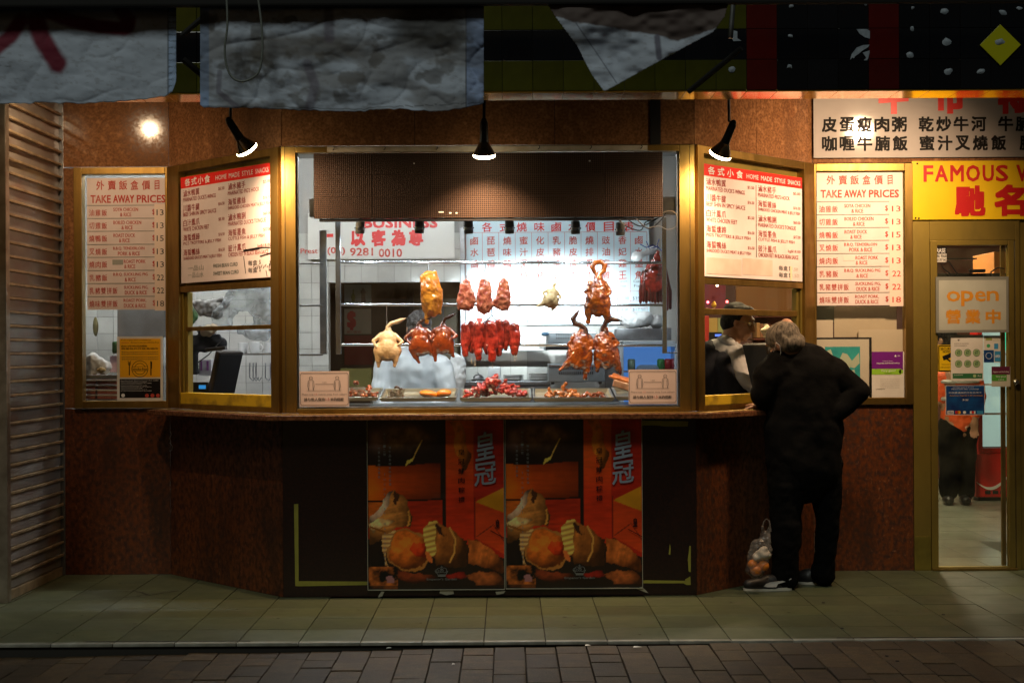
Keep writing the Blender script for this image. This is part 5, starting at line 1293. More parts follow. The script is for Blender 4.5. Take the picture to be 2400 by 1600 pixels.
def at(x, y, D=RD_ - .015): return P(x, y, D)
def bird(label, px, py, sc, skin, neck, legs, body=(1, 1), tilt=0, wing=1, noise=None, group='birds hanging from the rack', D=RD_ - .03, hook_to=None, dark_head=False, belly=1.0, neckr=1.0):
    """px, py: middle of the body; sc: half body height in photo pixels"""
    c = P(px, py, D); k = D / FPX * sc
    M = Matrix.Translation(c) @ Matrix.Rotation(R(tilt), 4, 'Y') @ Matrix.Scale(k, 4)
    bw, bh = body
    e = empty('hanging_bird', c + Vector((0, 0, -k)), label, 'roast bird', group)
    pr = [('e', (0, 0, -.24), (.72 * bw * belly, .52, .62 * bh)), ('e', (0, -.04, .30), (.50 * bw, .42, .60 * bh)), ('e', (0, -.16, -.05), (.46 * bw, .42, .62 * bh)), ('c', (0, 0, .5 * bh), (0, 0, .95 * bh), .32 * bw, .16),
          ('e', (0, -.30, -.62 * bh), (.14, .12, .13))]
    if wing:
        for s in (-1, 1):
            wo = .80 if wing == 1 else .66
            pr += [('c', (s * .36 * bw, -.02, .62 * bh), (s * wo * bw, -.14, .26), .15, .11), ('c', (s * wo * bw, -.14, .26), (s * (wo - .20) * bw, -.34, .02 + .08 * s), .105, .06)]
    for s, (lx, lz) in zip((-1, 1), legs):
        pr += [('c', (s * .40 * bw, -.06, -.40 * bh), (s * .46 * bw + (lx - s * .46 * bw) * .45, -.08, -.45 * bh + (lz + .45 * bh) * .5), .33, .19),
               ('c', (s * .46 * bw + (lx - s * .46 * bw) * .45, -.08, -.45 * bh + (lz + .45 * bh) * .5), (lx, -.06, lz), .17, .085), ('e', (lx, -.06, lz), (.10, .10, .08))]
    o = blob('body', pr, .032 * k, skin, e, 3, noise or [(9 / k * .12, .035 * k), (90, .0012)], M)
    npts = [Vector((x, -.05, z)) for x, z in neck]
    rr = [.16 * neckr] + [.105 * neckr] * (len(npts) - 2) + [.075 * neckr]
    npr = [('t', npts, rr)]
    h = npts[-1]; dr = (npts[-1] - npts[-2]).normalized()
    npr += [('c', npts[-2], h + dr * .05, .13, .10), ('c', h, h + dr * .26, .09, .035)]
    blob('neck', npr, .034 * k, M_DARK if dark_head else skin, e, 2, [(9 / k * .12, .02 * k)], M)
    top = hook_to
    if top: MB().tube([P(top[0], top[1], D), P(px + (top[2] if len(top) > 2 else 0), py - sc * .75, D - .12 * k)], .0022, 6).build('hook', HOOK if len(top) < 4 else STEEL, e)
    return e
S3 = lambda x, y: (640 + x / 3.016, 480 + y / 3.016)
bird('pale poached white chicken with its neck curled right, lowest left on the rack', 909, 811, 42, M_WHITE, [(0, .85), (-.05, 1.05), (.15, 1.28), (.45, 1.36), (.72, 1.48)], [(-.48, -1.15), (.42, -1.08)], (1.02, 1), 2, hook_to=(906, 716, -2, 1), belly=1.1)
bird('glossy red brown soy chicken with its head curled up, beside the white chicken', 985, 800, 41, M_SOY, [(0, .80), (-.05, 1.0), (.2, 1.2), (.6, 1.28), (.82, 1.48), (.78, 1.62)], [(-.15, -1.2), (.75, -.9)], (1, 1), -4, hook_to=(984, 716, 0), dark_head=True)
bird('glossy red brown soy chicken with a dark pointed head, nearest the red pork', 1037, 796, 40, M_SOY, [(0, .80), (0, 1.0), (.1, 1.2), (.25, 1.32), (.5, 1.45)], [(-.35, -1.25), (.68, -.95)], (1, 1), 3, hook_to=(1040, 716, 0), dark_head=True)
bird('small pale yellow chicken hanging alone in front of the bright price board', 1292, 698, 28, M_YEL, [(0, .8), (-.1, 1.0), (0, 1.15), (.05, 1.2)], [(-.95, -.95), (.3, -.95)], (.95, 1), 14, hook_to=(1298, 660, 4), belly=1.05)
RN = [(30, .0075), (70, .0045), (160, .0016)]
def rduck(label, px, py, sc, neck, legs, tilt, hook, body=(.90, 1.15), dark=False):
    return bird(label, px, py, sc, M_ROAST, neck, legs, body, tilt, .75, RN, 'roast ducks in a cluster', hook_to=hook, neckr=1.35, dark_head=dark)
rduck('upper roast duck of the cluster, its neck looped over the rail', 1401, 697, 47, [(0, .9), (.05, 1.15), (.25, 1.35), (.30, 1.62), (.1, 1.78), (-.2, 1.72), (-.32, 1.5), (-.22, 1.3)], [(-.45, -1.25), (.5, -1.25)], 2, (1401, 618, 0))
rduck('lower left roast duck of the cluster', 1360, 822, 47, [(.12, .85), (.1, 1.1), (-.15, 1.28), (-.42, 1.32), (-.55, 1.55), (-.42, 1.78)], [(-.88, -1.05), (.40, -1.32)], 7, (1372, 760, 5), dark=True)
rduck('lower right roast duck of the cluster', 1420, 820, 47, [(0, .85), (-.02, 1.12), (.12, 1.38), (.40, 1.52), (.68, 1.44)], [(-.55, -1.0), (.60, -1.25)], -5, (1412, 760, 0), dark=True)
# orange duck half hanging sideways on the left
e = empty('duck_half', P(1006, 745, RD_), 'golden orange half duck with a flat cut side, hanging above the soy chickens', 'roast bird')
k = .085 * K * 10
M = Matrix.Translation(P(1005, 692, RD_ - .03)) @ Matrix.Scale(K, 4)
blob('body', [('c', (0, 0, 38), (6, 0, -30), 20, 22, .55), ('e', (3, -4, 5), (23, 15, 44)), ('c', (14, 0, 52), (17, 0, 10), 5, 16, .5), ('c', (20, 0, 10), (24, 0, -40), 13, 6, .6), ('c', (-2, 0, -30), (-6, 0, -62), 9, 5), ('c', (8, -10, 30), (10, -14, -12), 8, 5), ('c', (10, -14, -10), (4, -14, -34), 6, 3)], 1.6 * K, M_ORANGE, e, 3, [(26, .008), (70, .003)], M)
MB().tube([P(1005, 617, RD_ - .01), P(1004, 645, RD_ - .03)], .0018, 6).build('hook', STEEL, e)
# ribs
for label, x0, x1, y0, y1, ti in (('left slab of roast ribs with ragged edges', 1071, 1116, 660, 724, -4), ('middle slab of roast ribs, the longest of the three', 1112, 1158, 656, 736, 0), ('right slab of roast ribs flaring at its foot', 1157, 1200, 657, 726, 6)):
    cx, cy, hw, hh = (x0 + x1) / 2, (y0 + y1) / 2, (x1 - x0) / 2, (y1 - y0) / 2
    M = Matrix.Translation(P(cx, cy, RD_ - .04)) @ Matrix.Rotation(R(ti), 4, 'Y') @ Matrix.Scale(K, 4)
    e = empty('rib_slab', P(cx, y1, RD_ - .04), label, 'roast ribs', 'roast rib slabs on the middle rail')
    fl = 1.0 if 'long' in label else 1.25
    pr = [('c', (0, 0, hh * .8), (0, 0, -hh * .45), hw * .55, hw * .95 * fl ** .3, .35), ('e', (-hw * .3, 0, 0), (hw * .5, 7, hh * .7)), ('e', (hw * .3, 0, -hh * .15), (hw * .55, 6, hh * .7)), ('c', (0, 0, -hh * .3), ((-.8 if 'left' in label else .75) * hw * (0 if 'long' in label else 1), 0, -hh * .95), hw * .5, hw * .18, .5), ('c', (0, 0, -hh * .2), (hw * .1, 0, -hh * .85), hw * .5, hw * .25, .5)]
    blob('slab', pr, 1.7 * K, M_RIB, e, 2, [(26, .009), (64, .007), (140, .003)], M, zs=.7)
    MB().tube([P(cx, 716 if False else y0 - 14, RD_ - .03), P(cx + 2, y0 + 6, RD_ - .05)], .0022, 6).build('hook', HOOK, e)
MB().tube([P(1138, 614, RD_), P(1137, 632, RD_ - .02), P(1130, 645, RD_ - .02)], .003, 8).build('meat_hook', HOOK, None, label='dark double hook over the middle rib slab', cat='hook')
q = MB(); q.tube([P(1152, 718, RD_), P(1153, 738, RD_ - .03), P(1135, 757, RD_ - .05)], .0035, 8); q.tube([P(1153, 738, RD_ - .03), P(1165, 757, RD_ - .05)], .0035, 8)
q.build('meat_hook', HOOK, None, label='dark forked hook carrying the red barbecue pork', cat='hook')
# char siu strips
for i, (cx, y0, y1, hw, D_) in enumerate([(1091, 760, 838, 11, 0), (1105, 758, 828, 12, .03), (1121, 757, 846, 13, -.01), (1140, 754, 832, 12, .03), (1153, 756, 852, 13, -.03), (1169, 752, 836, 12, .0), (1184, 754, 822, 11, .03), (1206, 762, 833, 13, 0)]):
    D = RD_ - .05 + D_; hh = (y1 - y0) / 2
    M = Matrix.Translation(P(cx, (y0 + y1) / 2, D)) @ Matrix.Scale(D / FPX, 4)
    lab = ('leftmost strip of red barbecue pork', 'second strip of red barbecue pork, set back from the first', 'broad front strip of red barbecue pork, third from the left', 'strip of barbecue pork set back below the forked hook', 'longest strip of red barbecue pork in the middle of the bunch',
           'strip of barbecue pork just right of the longest one', 'short strip of barbecue pork at the right edge of the bunch', 'dark topped strip of barbecue pork hanging apart at the right')[i]
    w = rt.uniform(-2, 2)
    pr = [('c', (w, 0, hh * .85), (-w, 0, -hh * .15), hw * .9, hw * 1.15, .7), ('c', (-w, 0, 0), (w * .5, 0, -hh * .62), hw * .95, hw * .75, .7), ('c', (w * .5, 0, -hh * .5), (w, 0, -hh * .84), hw * .85, hw * .55), ('e', (hw * .5, -4, hh * .2), (hw * .5, 5, hh * .5)), ('e', (-hw * .4, -4, -hh * .3), (hw * .5, 5, hh * .4))]
    blob('barbecue_pork', pr, 1.7 * K, M_CHAR, None, 2, [(40, .007), (95, .004), (170, .0015)], M, zs=.3, label=lab, cat='barbecue pork', group='barbecue pork strips bunched on the forked hook')
# sausage bunch on the right
e = empty('sausage_bunch', P(1535, 722, RD_ + .1), 'bunch of long dark dried sausages hanging from blue ties at the right of the rack', 'sausages')
top = P(1541, 580, RD_ + .08)
for i in range(11):
    x = 1501 + 7.0 * i; yb = 704 + (3 if i < 8 else 20) + rt.uniform(-3, 3); D = RD_ + .10 + rt.uniform(-.02, .03)
    ys = 640 + abs(i - 5) * 2.5 - (10 if i > 6 else 0)
    a = P(1525 + (x - 1525) * .75, ys - 15, D); b = P(x, (ys + yb) / 2, D); c = P(x, yb, D)
    MB().tube([a + Vector((0, 0, .01)), a, b, c, c - Vector((0, 0, .008))], [.003, .0085, .0105, .0095, .003], 8).build('sausage', M_SAUS, e, smooth=True)
blob('sausage_top', [('c', P(1542, 590, RD_ + .08), P(1534, 640, RD_ + .08), .012, .05, .7), ('c', P(1535, 630, RD_ + .09), P(1532, 655, RD_ + .09), .06, .085, .3)], .006, meat('red sausage string', (.38, .03, .02), (.16, .012, .008), 30), e, 2, [(50, .006)])
q = MB()
for pts in ([(1500, 572), (1515, 580), (1530, 574), (1545, 582)], [(1515, 565), (1522, 583), (1540, 578)], [(1545, 560), (1540, 575), (1552, 590)]): q.tube([P(x, y, RD_ + .06) for x, y in pts], .003, 6)
q.build('tie', mat('blue tie', (.04, .08, .35), .5), e)
BAG = glass_mat('thin plastic bag', (.9, .92, .93), .25, .75, (.62, .64, .66))
def bag(prims, label, cat, noise=[(16, .02), (45, .008)], name='plastic_bag', m=BAG, vox=.008): return blob(name, prims, vox, m, None, 1, noise, label=label, cat=cat)
bag([('c', P(1490, 600, 9.6), P(1540, 580, 9.6), .03, .02, .5), ('c', P(1490, 600, 9.6), P(1512, 592, 9.6), .04, .02, .5)], 'crumpled white plastic hanging beside the sausages at the top right', 'plastic bag', m=mat('white plastic', (.6, .6, .6), .4))
bag([('e', P(1480, 750, 9.8), (.085, .07, .055)), ('e', P(1508, 748, 9.8), (.07, .06, .06)), ('c', P(1478, 745, 9.8), P(1475, 722, 9.8), .03, .006)], 'knotted white bag of goods on the back shelf', 'plastic bag', m=mat('white plastic', (.6, .6, .6), .4))
bag([('e', P(1538, 755, 9.8), (.05, .05, .05))], 'small round white bag beside the knotted one on the back shelf', 'plastic bag', m=mat('white plastic', (.6, .6, .6), .4))
q = MB()
for x0, y0, y1 in ((1105, 838, 852), (1113, 842, 858), (1154, 850, 862), (1206, 832, 848), (1210, 832, 842)):
    q.tube([P(x0, y0, RD_ - .06), P(x0 + .5, y1, RD_ - .06)], [.0012, .0026], 6)
q.build('fat_drips', mat('clear fat', (.6, .5, .35), .1, coat=1), None, label='thin drops of fat hanging below the barbecue pork', cat='fat drops', kind='stuff')
# ============================================================ DISPLAY COUNTER with trays
dc = empty('display_counter', (-.1, 8.4, 0), 'stainless display counter inside the centre window under the trays', 'counter')
MB().box(-1.2, 1.0, 8.13, 8.72, .0, 1.070, .004).build('cabinet', STEELD, dc)
MB().box(-1.22, 1.02, 8.115, 8.74, 1.071, 1.083, .003).build('counter_top', mat('dark counter top', (.05, .05, .045), .3), dc)
TRAYM = mat('aluminium tray', (.66, .62, .5), .28, 1.0)
def tray(x0, x1, label, yf=941, D0=8.19, dep=.36, tilt=.045, rim=.022):
    a = P(x0, yf, D0); b = P(x1, yf, D0); z = a.z; k = .014
    xa, xb = a.x, b.x; y0, y1 = D0, D0 + dep
    def pt(x, y, h): return (x, y, z + h + (y - y0) / dep * tilt)
    q = MB(); n = [(0, rim), (.006, rim + .0015), (k, rim), (k + .006, .003), (k + .010, 0)]
    rings = []
    for ins, h in n:
        rings.append([pt(xa + ins, y0 + ins, h), pt(xb - ins, y0 + ins, h), pt(xb - ins, y1 - ins, h), pt(xa + ins, y1 - ins, h)])
    low = [pt(xa, y0, rim - .008), pt(xb, y0, rim - .008), pt(xb, y1, rim - .008), pt(xa, y1, rim - .008)]
    under = [pt(xa + k, y0 + k, -.002), pt(xb - k, y0 + k, -.002), pt(xb - k, y1 - k, -.002), pt(xa + k, y1 - k, -.002)]
    rings = [under, low] + rings; vs = [v for r in rings for v in r]; fs = []
    for i in range(len(rings) - 1):
        for j in range(4): fs.append((i * 4 + j, i * 4 + (j + 1) % 4, (i + 1) * 4 + (j + 1) % 4, (i + 1) * 4 + j))
    L = (len(rings) - 1) * 4; fs.append((L, L + 1, L + 2, L + 3)); fs.append((3, 2, 1, 0))
    q.add(vs, fs); q.build('food_tray', TRAYM, None, label=label, cat='tray', group='aluminium trays on the counter')
    return lambda x, y, h=0: Vector(pt(P(x, 930, D0 + y).x, D0 + y, h))
t1 = tray(765, 886, 'shallow aluminium tray holding two plastic tubs, at the left behind the pink notice', yf=940)
t2 = tray(889, 1070, 'aluminium tray with a tub and two orange pieces')
t3 = tray(1077, 1246, 'aluminium tray piled with red barbecue pork pieces')
t4 = tray(1250, 1440, 'aluminium tray with scraps of roast meat under the duck cluster')
t5 = tray(1444, 1575, 'aluminium tray under the slab of crackling pork at the right', yf=938)
TUB = glass_mat('clear plastic tub', (.9, .9, .88), .12, .35, (.6, .58, .5))
def tub(px, yc, label, tr, cont, r=.045, h=.045):
    p = tr(px, yc, .004)
    MB(Matrix.Translation(p)).lathe([(0, 0), (r * .8, 0), (r, h), (r * 1.07, h + .001), (r * 1.07, h - .003), (r * .98, h - .004), (r * .78, .003), (0, .003)], 24).build('plastic_tub', TUB, None, smooth=True, label=label, cat='tub')
    return p
M_STIR = meat('saucy brown meat', (.28, .07, .02), (.12, .02, .008), 30); M_MUSH = meat('dark mushrooms', (.13, .07, .035), (.05, .025, .012), 40, .5, .1)
def chunks(p, r, h, n, s, m, name, label, cat, seed=1, flat_=1.0, tall=None, ln=1.6):
    rr = random.Random(seed); pr = []
    for i in range(n):
        a = rr.uniform(0, 6.28); q = math.sqrt(rr.random()) * r; z = (tall if tall else h) * (1 - (q / r) ** 2) * rr.random() + s * .4
        c = p + Vector((math.cos(a) * q, math.sin(a) * q * .7, z)); d = Vector((rr.uniform(-1, 1), rr.uniform(-1, 1), rr.uniform(-.5, .5))).normalized() * s * ln
        pr.append(('c', c - d * .5, c + d * .5, s * rr.uniform(.45, .8), s * rr.uniform(.4, .7), .7))
    return blob(name, pr, s * .16, m, None, 1, [(60, s * .25), (140, s * .12)], label=label, cat=cat)
p = tub(838, .12, 'clear tub of brown meat pieces heaped high, at the left', t1, None, .042, .06); chunks(p, .04, .05, 16, .017, M_STIR, 'meat_pieces', 'brown saucy meat pieces heaped in the left tub', 'meat', 2, tall=.10)
p = tub(866, .05, 'clear tub of red brown chicken feet beside the left one', t1, None, .046, .04); chunks(p, .046, .04, 18, .014, meat('red orange feet', (.45, .10, .015), (.22, .03, .006), 20), 'chicken_feet', 'red brown chicken feet in the clear tub', 'meat', 3, tall=.07, ln=2.6)
p = tub(928, .10, 'clear tub of dark mushrooms on the second tray', t2, None, .054, .052); chunks(p, .05, .05, 34, .010, M_MUSH, 'mushrooms', 'dark brown mushrooms heaped in the clear tub', 'mushrooms', 4, tall=.066)
M_OR = meat('bright orange squid', (.85, .28, .012), (.70, .17, .01), 6, .25, .6)
blob('orange_squid', [('e', t2(1005, .14, .02), (.058, .045, .026), (0, .15, .2))], .005, M_OR, None, 1, [(20, .006)], label='bright orange cooked squid, left one on the second tray', cat='squid')
blob('orange_squid', [('e', t2(1040, .15, .022), (.052, .045, .026), (0, -.12, -.2))], .005, M_OR, None, 1, [(22, .006)], label='bright orange cooked squid, right one on the second tray', cat='squid')
rr = random.Random(8)
for i in range(46):
    px = 1110 + rr.uniform(-1, 1) * 25 + (i % 5) * 24; px = min(1232, max(1095, px)); yy = rr.uniform(.05, .26); hh = max(.0, .105 * (1 - abs(px - 1163) / 66)) * rr.random() ** .7 + .016
    c = t3(px, yy, hh); d = Vector((rr.uniform(-1, 1), rr.uniform(-1, 1), rr.uniform(-.5, .5))).normalized() * rr.uniform(.014, .03)
    s = rr.uniform(.012, .020)
    blob('pork_piece', [('c', c - d, c + d, s, s * .7, .8)], .004, M_CHAR, None, 1, [(45, .007), (90, .003)], label='glossy red barbecue pork chunk in the pile on its tray', cat='barbecue pork', group='pork chunks piled on the tray')
chunks(t4(1318, .14, 0), .10, .03, 30, .018, meat('orange brown scraps', (.48, .16, .03), (.2, .05, .012), 30), 'meat_scraps', 'orange brown scraps of roast meat on the tray under the ducks', 'meat scraps', 11, tall=.085)
chunks(t4(1390, .12, 0), .07, .02, 20, .014, M_STIR, 'meat_scraps', 'darker brown meat scraps at the right end of the same tray', 'meat scraps', 12, tall=.055)
CRK = meat('golden crackling', (.60, .19, .05), (.42, .10, .02), 12, .3, .4)
MM = Matrix.Translation(t5(1478, .15, .07)) @ Euler((.12, .30, -.1)).to_matrix().to_4x4()
sl = empty('roast_pork_slab', t5(1478, .15, .02), 'thick slab of golden crackling pork beside the right notice', 'roast pork')
blob('crackling', [('b', (0, 0, .018, .24, .12, .02)), ('c', (-.13, 0, .01), (.1, 0, .018), .008, .03)], .005, CRK, sl, 3, [(30, .004), (90, .0015)], MM)
blob('meat_layer', [('b', (.01, -.004, -.012, .22, .115, .045))], .005, meat('pale pink pork', (.62, .38, .26), (.50, .24, .15), 14), sl, 2, [(30, .003)], MM)
for a, b in (((1247, 925), (1250, 955)), ((1252, 925), (1255, 956))): pass
q = MB(); q.tube([t3(1245, -.004, .03), t3(1249, .1, .06), t3(1246, .2, .05)], .004, 6); q.tube([t3(1252, -.004, .03), t3(1253, .1, .06), t3(1248, .2, .05)], .004, 6)
q.build('tongs', STEEL, None, smooth=True, label='steel tongs resting between the pork tray and the scraps tray', cat='tongs')

# ============================================================ BACK BENCH things
BD = 10.2
bench = empty('back_bench', (.2, BD, 0), 'stainless back bench with a shelf along the tiled wall', 'bench')
zt_ = P(1200, 893, BD).z
MB().box(P(1085, 890, BD).x, P(1290, 890, BD).x, BD, BD + .6, zt_ - .03, zt_, .004).build('bench_top', STEEL, bench)
MB().box(P(1085, 890, BD).x, P(1290, 890, BD).x, BD + .02, BD + .6, .0, zt_ - .031).build('bench_front', STEELD, bench)
zs_ = P(1200, 819, BD).z
MB().box(P(1085, 819, BD).x, P(1285, 819, BD).x, BD + .3, BD + .6, zs_ - .008, zs_ + .004, .002).build('shelf', STEEL, bench)
zs2 = P(1500, 770, 9.9).z
MB().box(P(1440, 770, 9.9).x, P(1568, 770, 9.9).x, 9.75, 10.3, zs2 - .08, zs2, .004).build('shelf', STEELD, bench)
p = P(1121, 891, BD + .1)
bell = empty('service_bell', (p.x, p.y, zt_), 'small domed metal bell on the back bench', 'bell')
MB(Matrix.Translation((p.x, p.y, zt_))).lathe([(.05, 0), (.05, .012), (.03, .014), (0, .014)], 20).build('base', BLACK, bell, smooth=True)
MB(Matrix.Translation((p.x, p.y, zt_ + .016))).lathe([(.04, 0), (.038, .014), (.024, .03), (.006, .036), (.004, .046), (0, .046)], 20).build('dome', STEELD, bell, smooth=True)
p = P(1158, 890, BD + .12); MB().box(p.x - .045, p.x + .05, p.y, p.y + .1, zt_ + .001, zt_ + .105, .01).build('white_container', mat('white plastic tub', (.6, .62, .62), .4), None, label='square white plastic container behind the barbecue pork', cat='container')
for px, n_ in ((1203, 4), (1263, 5)):
    for k_ in range(n_):
        p = P(px, 890, BD + .15)
        MB(Matrix.Translation((p.x, p.y, zt_ + .001 + k_ * .010))).lathe([(0, 0), (.05, 0), (.078, .011), (.076, .014), (.048, .004), (0, .004)], 24).build('plate', mat('white china', (.65, .65, .63), .2), None, smooth=True,
            label='white plate in the %s pile on the back bench, %s' % ('left' if px < 1230 else 'right', ('bottom one', 'second from below', 'third from below', 'fourth from below', 'topmost')[k_]), cat='plate', group='white plates in the %s pile' % ('left' if px < 1230 else 'right'))
def oven(px0, px1, py0, py1, D, label, knob=True):
    a = P(px0, py1, D); b = P(px1, py0, D)
    e = empty('microwave', ((a.x + b.x) / 2, D + .15, a.z), label, 'microwave')
    GB = mat('grey enamel', (.22, .25, .27), .35, .3)
    MB().box(a.x, b.x, D, D + .34, a.z, b.z, .006).build('body', GB, e)
    w = b.x - a.x; h = b.z - a.z
    q = MB()
    for r_ in range(2):
        for i in range(18):
            x = a.x + w * (.18 + .62 * i / 18); z = a.z + h * (.42 + .26 * r_)
            q.box(x, x + w * .016, D - .0035, D - .0005, z, z + h * .15)
    q.build('vent_slots', BLACK, e)
    MB().box(a.x + .004, b.x - .004, D - .006, D - .001, b.z - h * .16, b.z - h * .05, .001).build('trim', STEEL, e)
    for s in (a.x + .03, b.x - .03): MB(Matrix.Translation((s, D + .05, a.z - .018))).lathe([(.012, 0), (.014, .018)], 10).build('foot', BLACK, e)
    return e
oven(1283, 1398, 776, 808, 9.95, 'grey microwave with two rows of vent slots, upper one'); oven(1286, 1418, 852, 895, 9.80, 'grey microwave with two rows of vent slots, lower one')
MB().box(P(1278, 812, 9.9).x, P(1430, 812, 9.9).x, 9.8, 10.35, P(1300, 820, 9.9).z, P(1300, 812, 9.9).z, .004).build('oven_shelf', BLACK, None, label='black shelf between the two microwaves', cat='shelf')
blob('oven_mitt', [('e', P(1278, 783, 9.9), (.028, .02, .014))], .004, mat('blue cloth', (.05, .13, .22), .7), None, 1, label='dark blue cloth at the left of the upper microwave', cat='cloth')
MB().box(P(1418, 900, 9.9).x, P(1452, 900, 9.9).x, 9.9, 10.5, .9, P(1440, 766, 9.9).z, .004).build('steel_cabinet', STEELD, None, label='tall narrow steel cabinet between microwave and drinks fridge', cat='cabinet')
# small drinks fridge
fd = empty('drinks_cooler', P(1525, 905, 9.7), 'open glass drinks cooler with a blue glow, behind the right notice', 'cooler')
a = P(1462, 905, 9.7); b = P(1582, 812, 9.7)
MB().box(a.x, b.x, 9.95, 9.98, a.z - .3, b.z, .003).build('back_panel', mat('blue lit panel', (.10, .24, .55), .4, emit=(.10, .30, .8), es=.5), fd)
q = MB(); q.box(a.x - .02, a.x, 9.7, 9.98, a.z - .3, b.z + .02, .003); q.box(b.x, b.x + .02, 9.7, 9.98, a.z - .3, b.z + .02, .003); q.box(a.x, b.x, 9.7, 9.98, b.z + .001, b.z + .04, .003); q.build('cabinet', mat('white enamel', (.5, .55, .6), .3), fd)
zsh = P(1520, 868, 9.8).z
MB().box(a.x, b.x, 9.72, 9.94, zsh - .01, zsh, .001).build('shelf', STEEL, fd)
for i, (px, c_, l) in enumerate([(1549, (.04, .25, .06), 'green drink can in the cooler'), (1566, (.45, .02, .03), 'red drink can in the cooler'), (1580, (.5, .05, .08), 'second red drink can at the cooler edge'), (1480, (.3, .42, .3), 'pale green bottle in the cooler')]):
    p = P(px, 868, 9.8); MB(Matrix.Translation((p.x, 9.8, zsh + .001))).lathe([(.022, 0), (.027, .006), (.027, .07), (.02, .08), (.0, .08)], 16).build('drink_can', mat(l + ' paint', c_, .3), None, smooth=True, label=l, cat='drink can')
blob('food_tub', [('c', P(1502, 866, 9.8), P(1535, 866, 9.8), .035, .035)], .006, mat('milky plastic', (.4, .55, .75), .4), None, 1, label='milky plastic tub inside the drinks cooler', cat='tub')

# ---- seen through the left windows
LDp = 9.5
def bx(px0, px1, py0, py1, D, dep, name, m, label, cat, c=.004, **k):
    a = P(px0, py1, D); b = P(px1, py0, D)
    return MB().box(a.x, b.x, D, D + dep, a.z, b.z, c).build(name, m, None, label=label, cat=cat, **k)
TW = mat('towelling', (.42, .40, .38), .8, 0, (.3, .28, .26), 20)
# basket stacks low in the left flat window
BK = mat('pink red basket', (.40, .13, .09), .5, 0, (.3, .08, .05), 8); BK2 = mat('cream basket rim', (.6, .5, .38), .5)
for cx, nm in ((212, 'left'), (240, 'middle'), (262, 'right')):
    for k_ in range(5):
        a = P(cx - 12, 935 - k_ * 11.5, 9.15); b = P(cx + 12, 925 - k_ * 11.5, 9.15); 
        o = empty('food_box', ((a.x + b.x) / 2, 9.2, a.z), 'red takeaway box with cream rim, %s of the %s stack' % (('bottom one', 'second from the bottom', 'middle one', 'second from the top', 'topmost')[k_], nm), 'box', 'red takeaway boxes in the %s stack' % nm)
        MB().box(a.x, b.x, 9.15, 9.27, a.z, a.z + .020, .003).build('box', BK, o); MB().box(a.x - .002, b.x + .002, 9.147, 9.272, a.z + .0205, a.z + .0275, .002).build('rim', BK2, o)
bx(190, 300, 936, 946, 9.1, .4, 'inner_ledge', STEELD, 'steel ledge under the red box stacks', 'ledge')
bx(200, 300, 878, 888, 9.1, .02, 'steel_strip', STEELD, 'steel strip edge above the red boxes', 'shelf')
WPL = mat('crumpled white plastic', (.58, .56, .53), .45)
bag([('e', P(222, 850, 9.2), (.07, .05, .06)), ('e', P(245, 862, 9.2), (.05, .05, .04)), ('e', P(210, 870, 9.2), (.05, .04, .04))], 'crumpled white plastic bags low in the left window', 'plastic bag', m=WPL)
blob('paper_bag', [('e', P(238, 866, 9.13), (.03, .02, .02))], .005, mat('brown paper', (.36, .24, .09), .7), None, 1, [(40, .012)], label='scrunched brown paper by the white bags', cat='paper')
bx(258, 280, 833, 872, 9.2, .02, 'pink_card', mat('pink card', (.6, .42, .5), .5), 'pale pink card beside the amber poster in the left window', 'card', .001)
bx(262, 278, 800, 828, 9.6, .06, 'green_bottle', mat('dark green plastic', (.03, .10, .03), .4), 'dark green bottle deep in the left window', 'bottle', .012)
bx(275, 392, 720, 790, 10.3, .3, 'extractor_hood', mat('dusty grey metal', (.16, .15, .14), .5, .3, (.10, .09, .08), 5), 'dusty grey hood above the amber poster in the left window', 'hood')
blob('ladle', [('e', P(224, 765, 10.6), (.022, .01, .075))], .005, mat('olive metal', (.20, .17, .08), .4, .6), None, 1, label='olive metal scoop hanging on the tiles in the left window', cat='scoop')
# through the left serving hatch
bag([('c', P(470, 720, 9.7), P(520, 712, 9.7), .05, .05, .6), ('c', P(460, 712, 9.7), P(500, 730, 9.7), .03, .06, .6)], 'rolled pale cloth bundle high in the left hatch', 'cloth', m=TW)
bag([('c', P(585, 672, 9.5), P(560, 700, 9.5), .03, .10, .5), ('c', P(600, 680, 9.5), P(620, 735, 9.5), .08, .10, .5), ('c', P(560, 700, 9.5), P(520, 745, 9.5), .07, .07, .5), ('e', P(600, 775, 9.5), (.12, .06, .05))], 'large crumpled clear plastic bags hanging in the left hatch', 'plastic bag', [(11, .03), (30, .014)])
bag([('e', P(450, 735, 9.4), (.035, .03, .06))], 'dark green plastic lump at the left edge of the hatch', 'plastic bag', m=mat('dark green plastic', (.03, .08, .03), .4))
blob('cloth_glove', [('e', P(487, 775, 9.3), (.055, .03, .04)), ('e', P(500, 768, 9.3), (.03, .03, .03))], .006, mat('cream cloth', (.52, .40, .26), .8), None, 1, [(30, .01)], label='cream cloth glove hanging above the black bag', cat='glove')
blob('black_bag', [('b', (P(492, 803, 9.35).x, 9.35, P(492, 803, 9.35).z, .14, .04, .12)), ('b', (P(455, 830, 9.35).x, 9.35, P(455, 830, 9.35).z, .06, .04, .26)), ('c', P(470, 775, 9.35), P(520, 805, 9.35), .03, .04, .6)], .008, mat('black cloth', (.012, .012, .014), .8), None, 2, [(14, .015)], label='black cloth bag hanging at the left of the hatch', cat='bag')
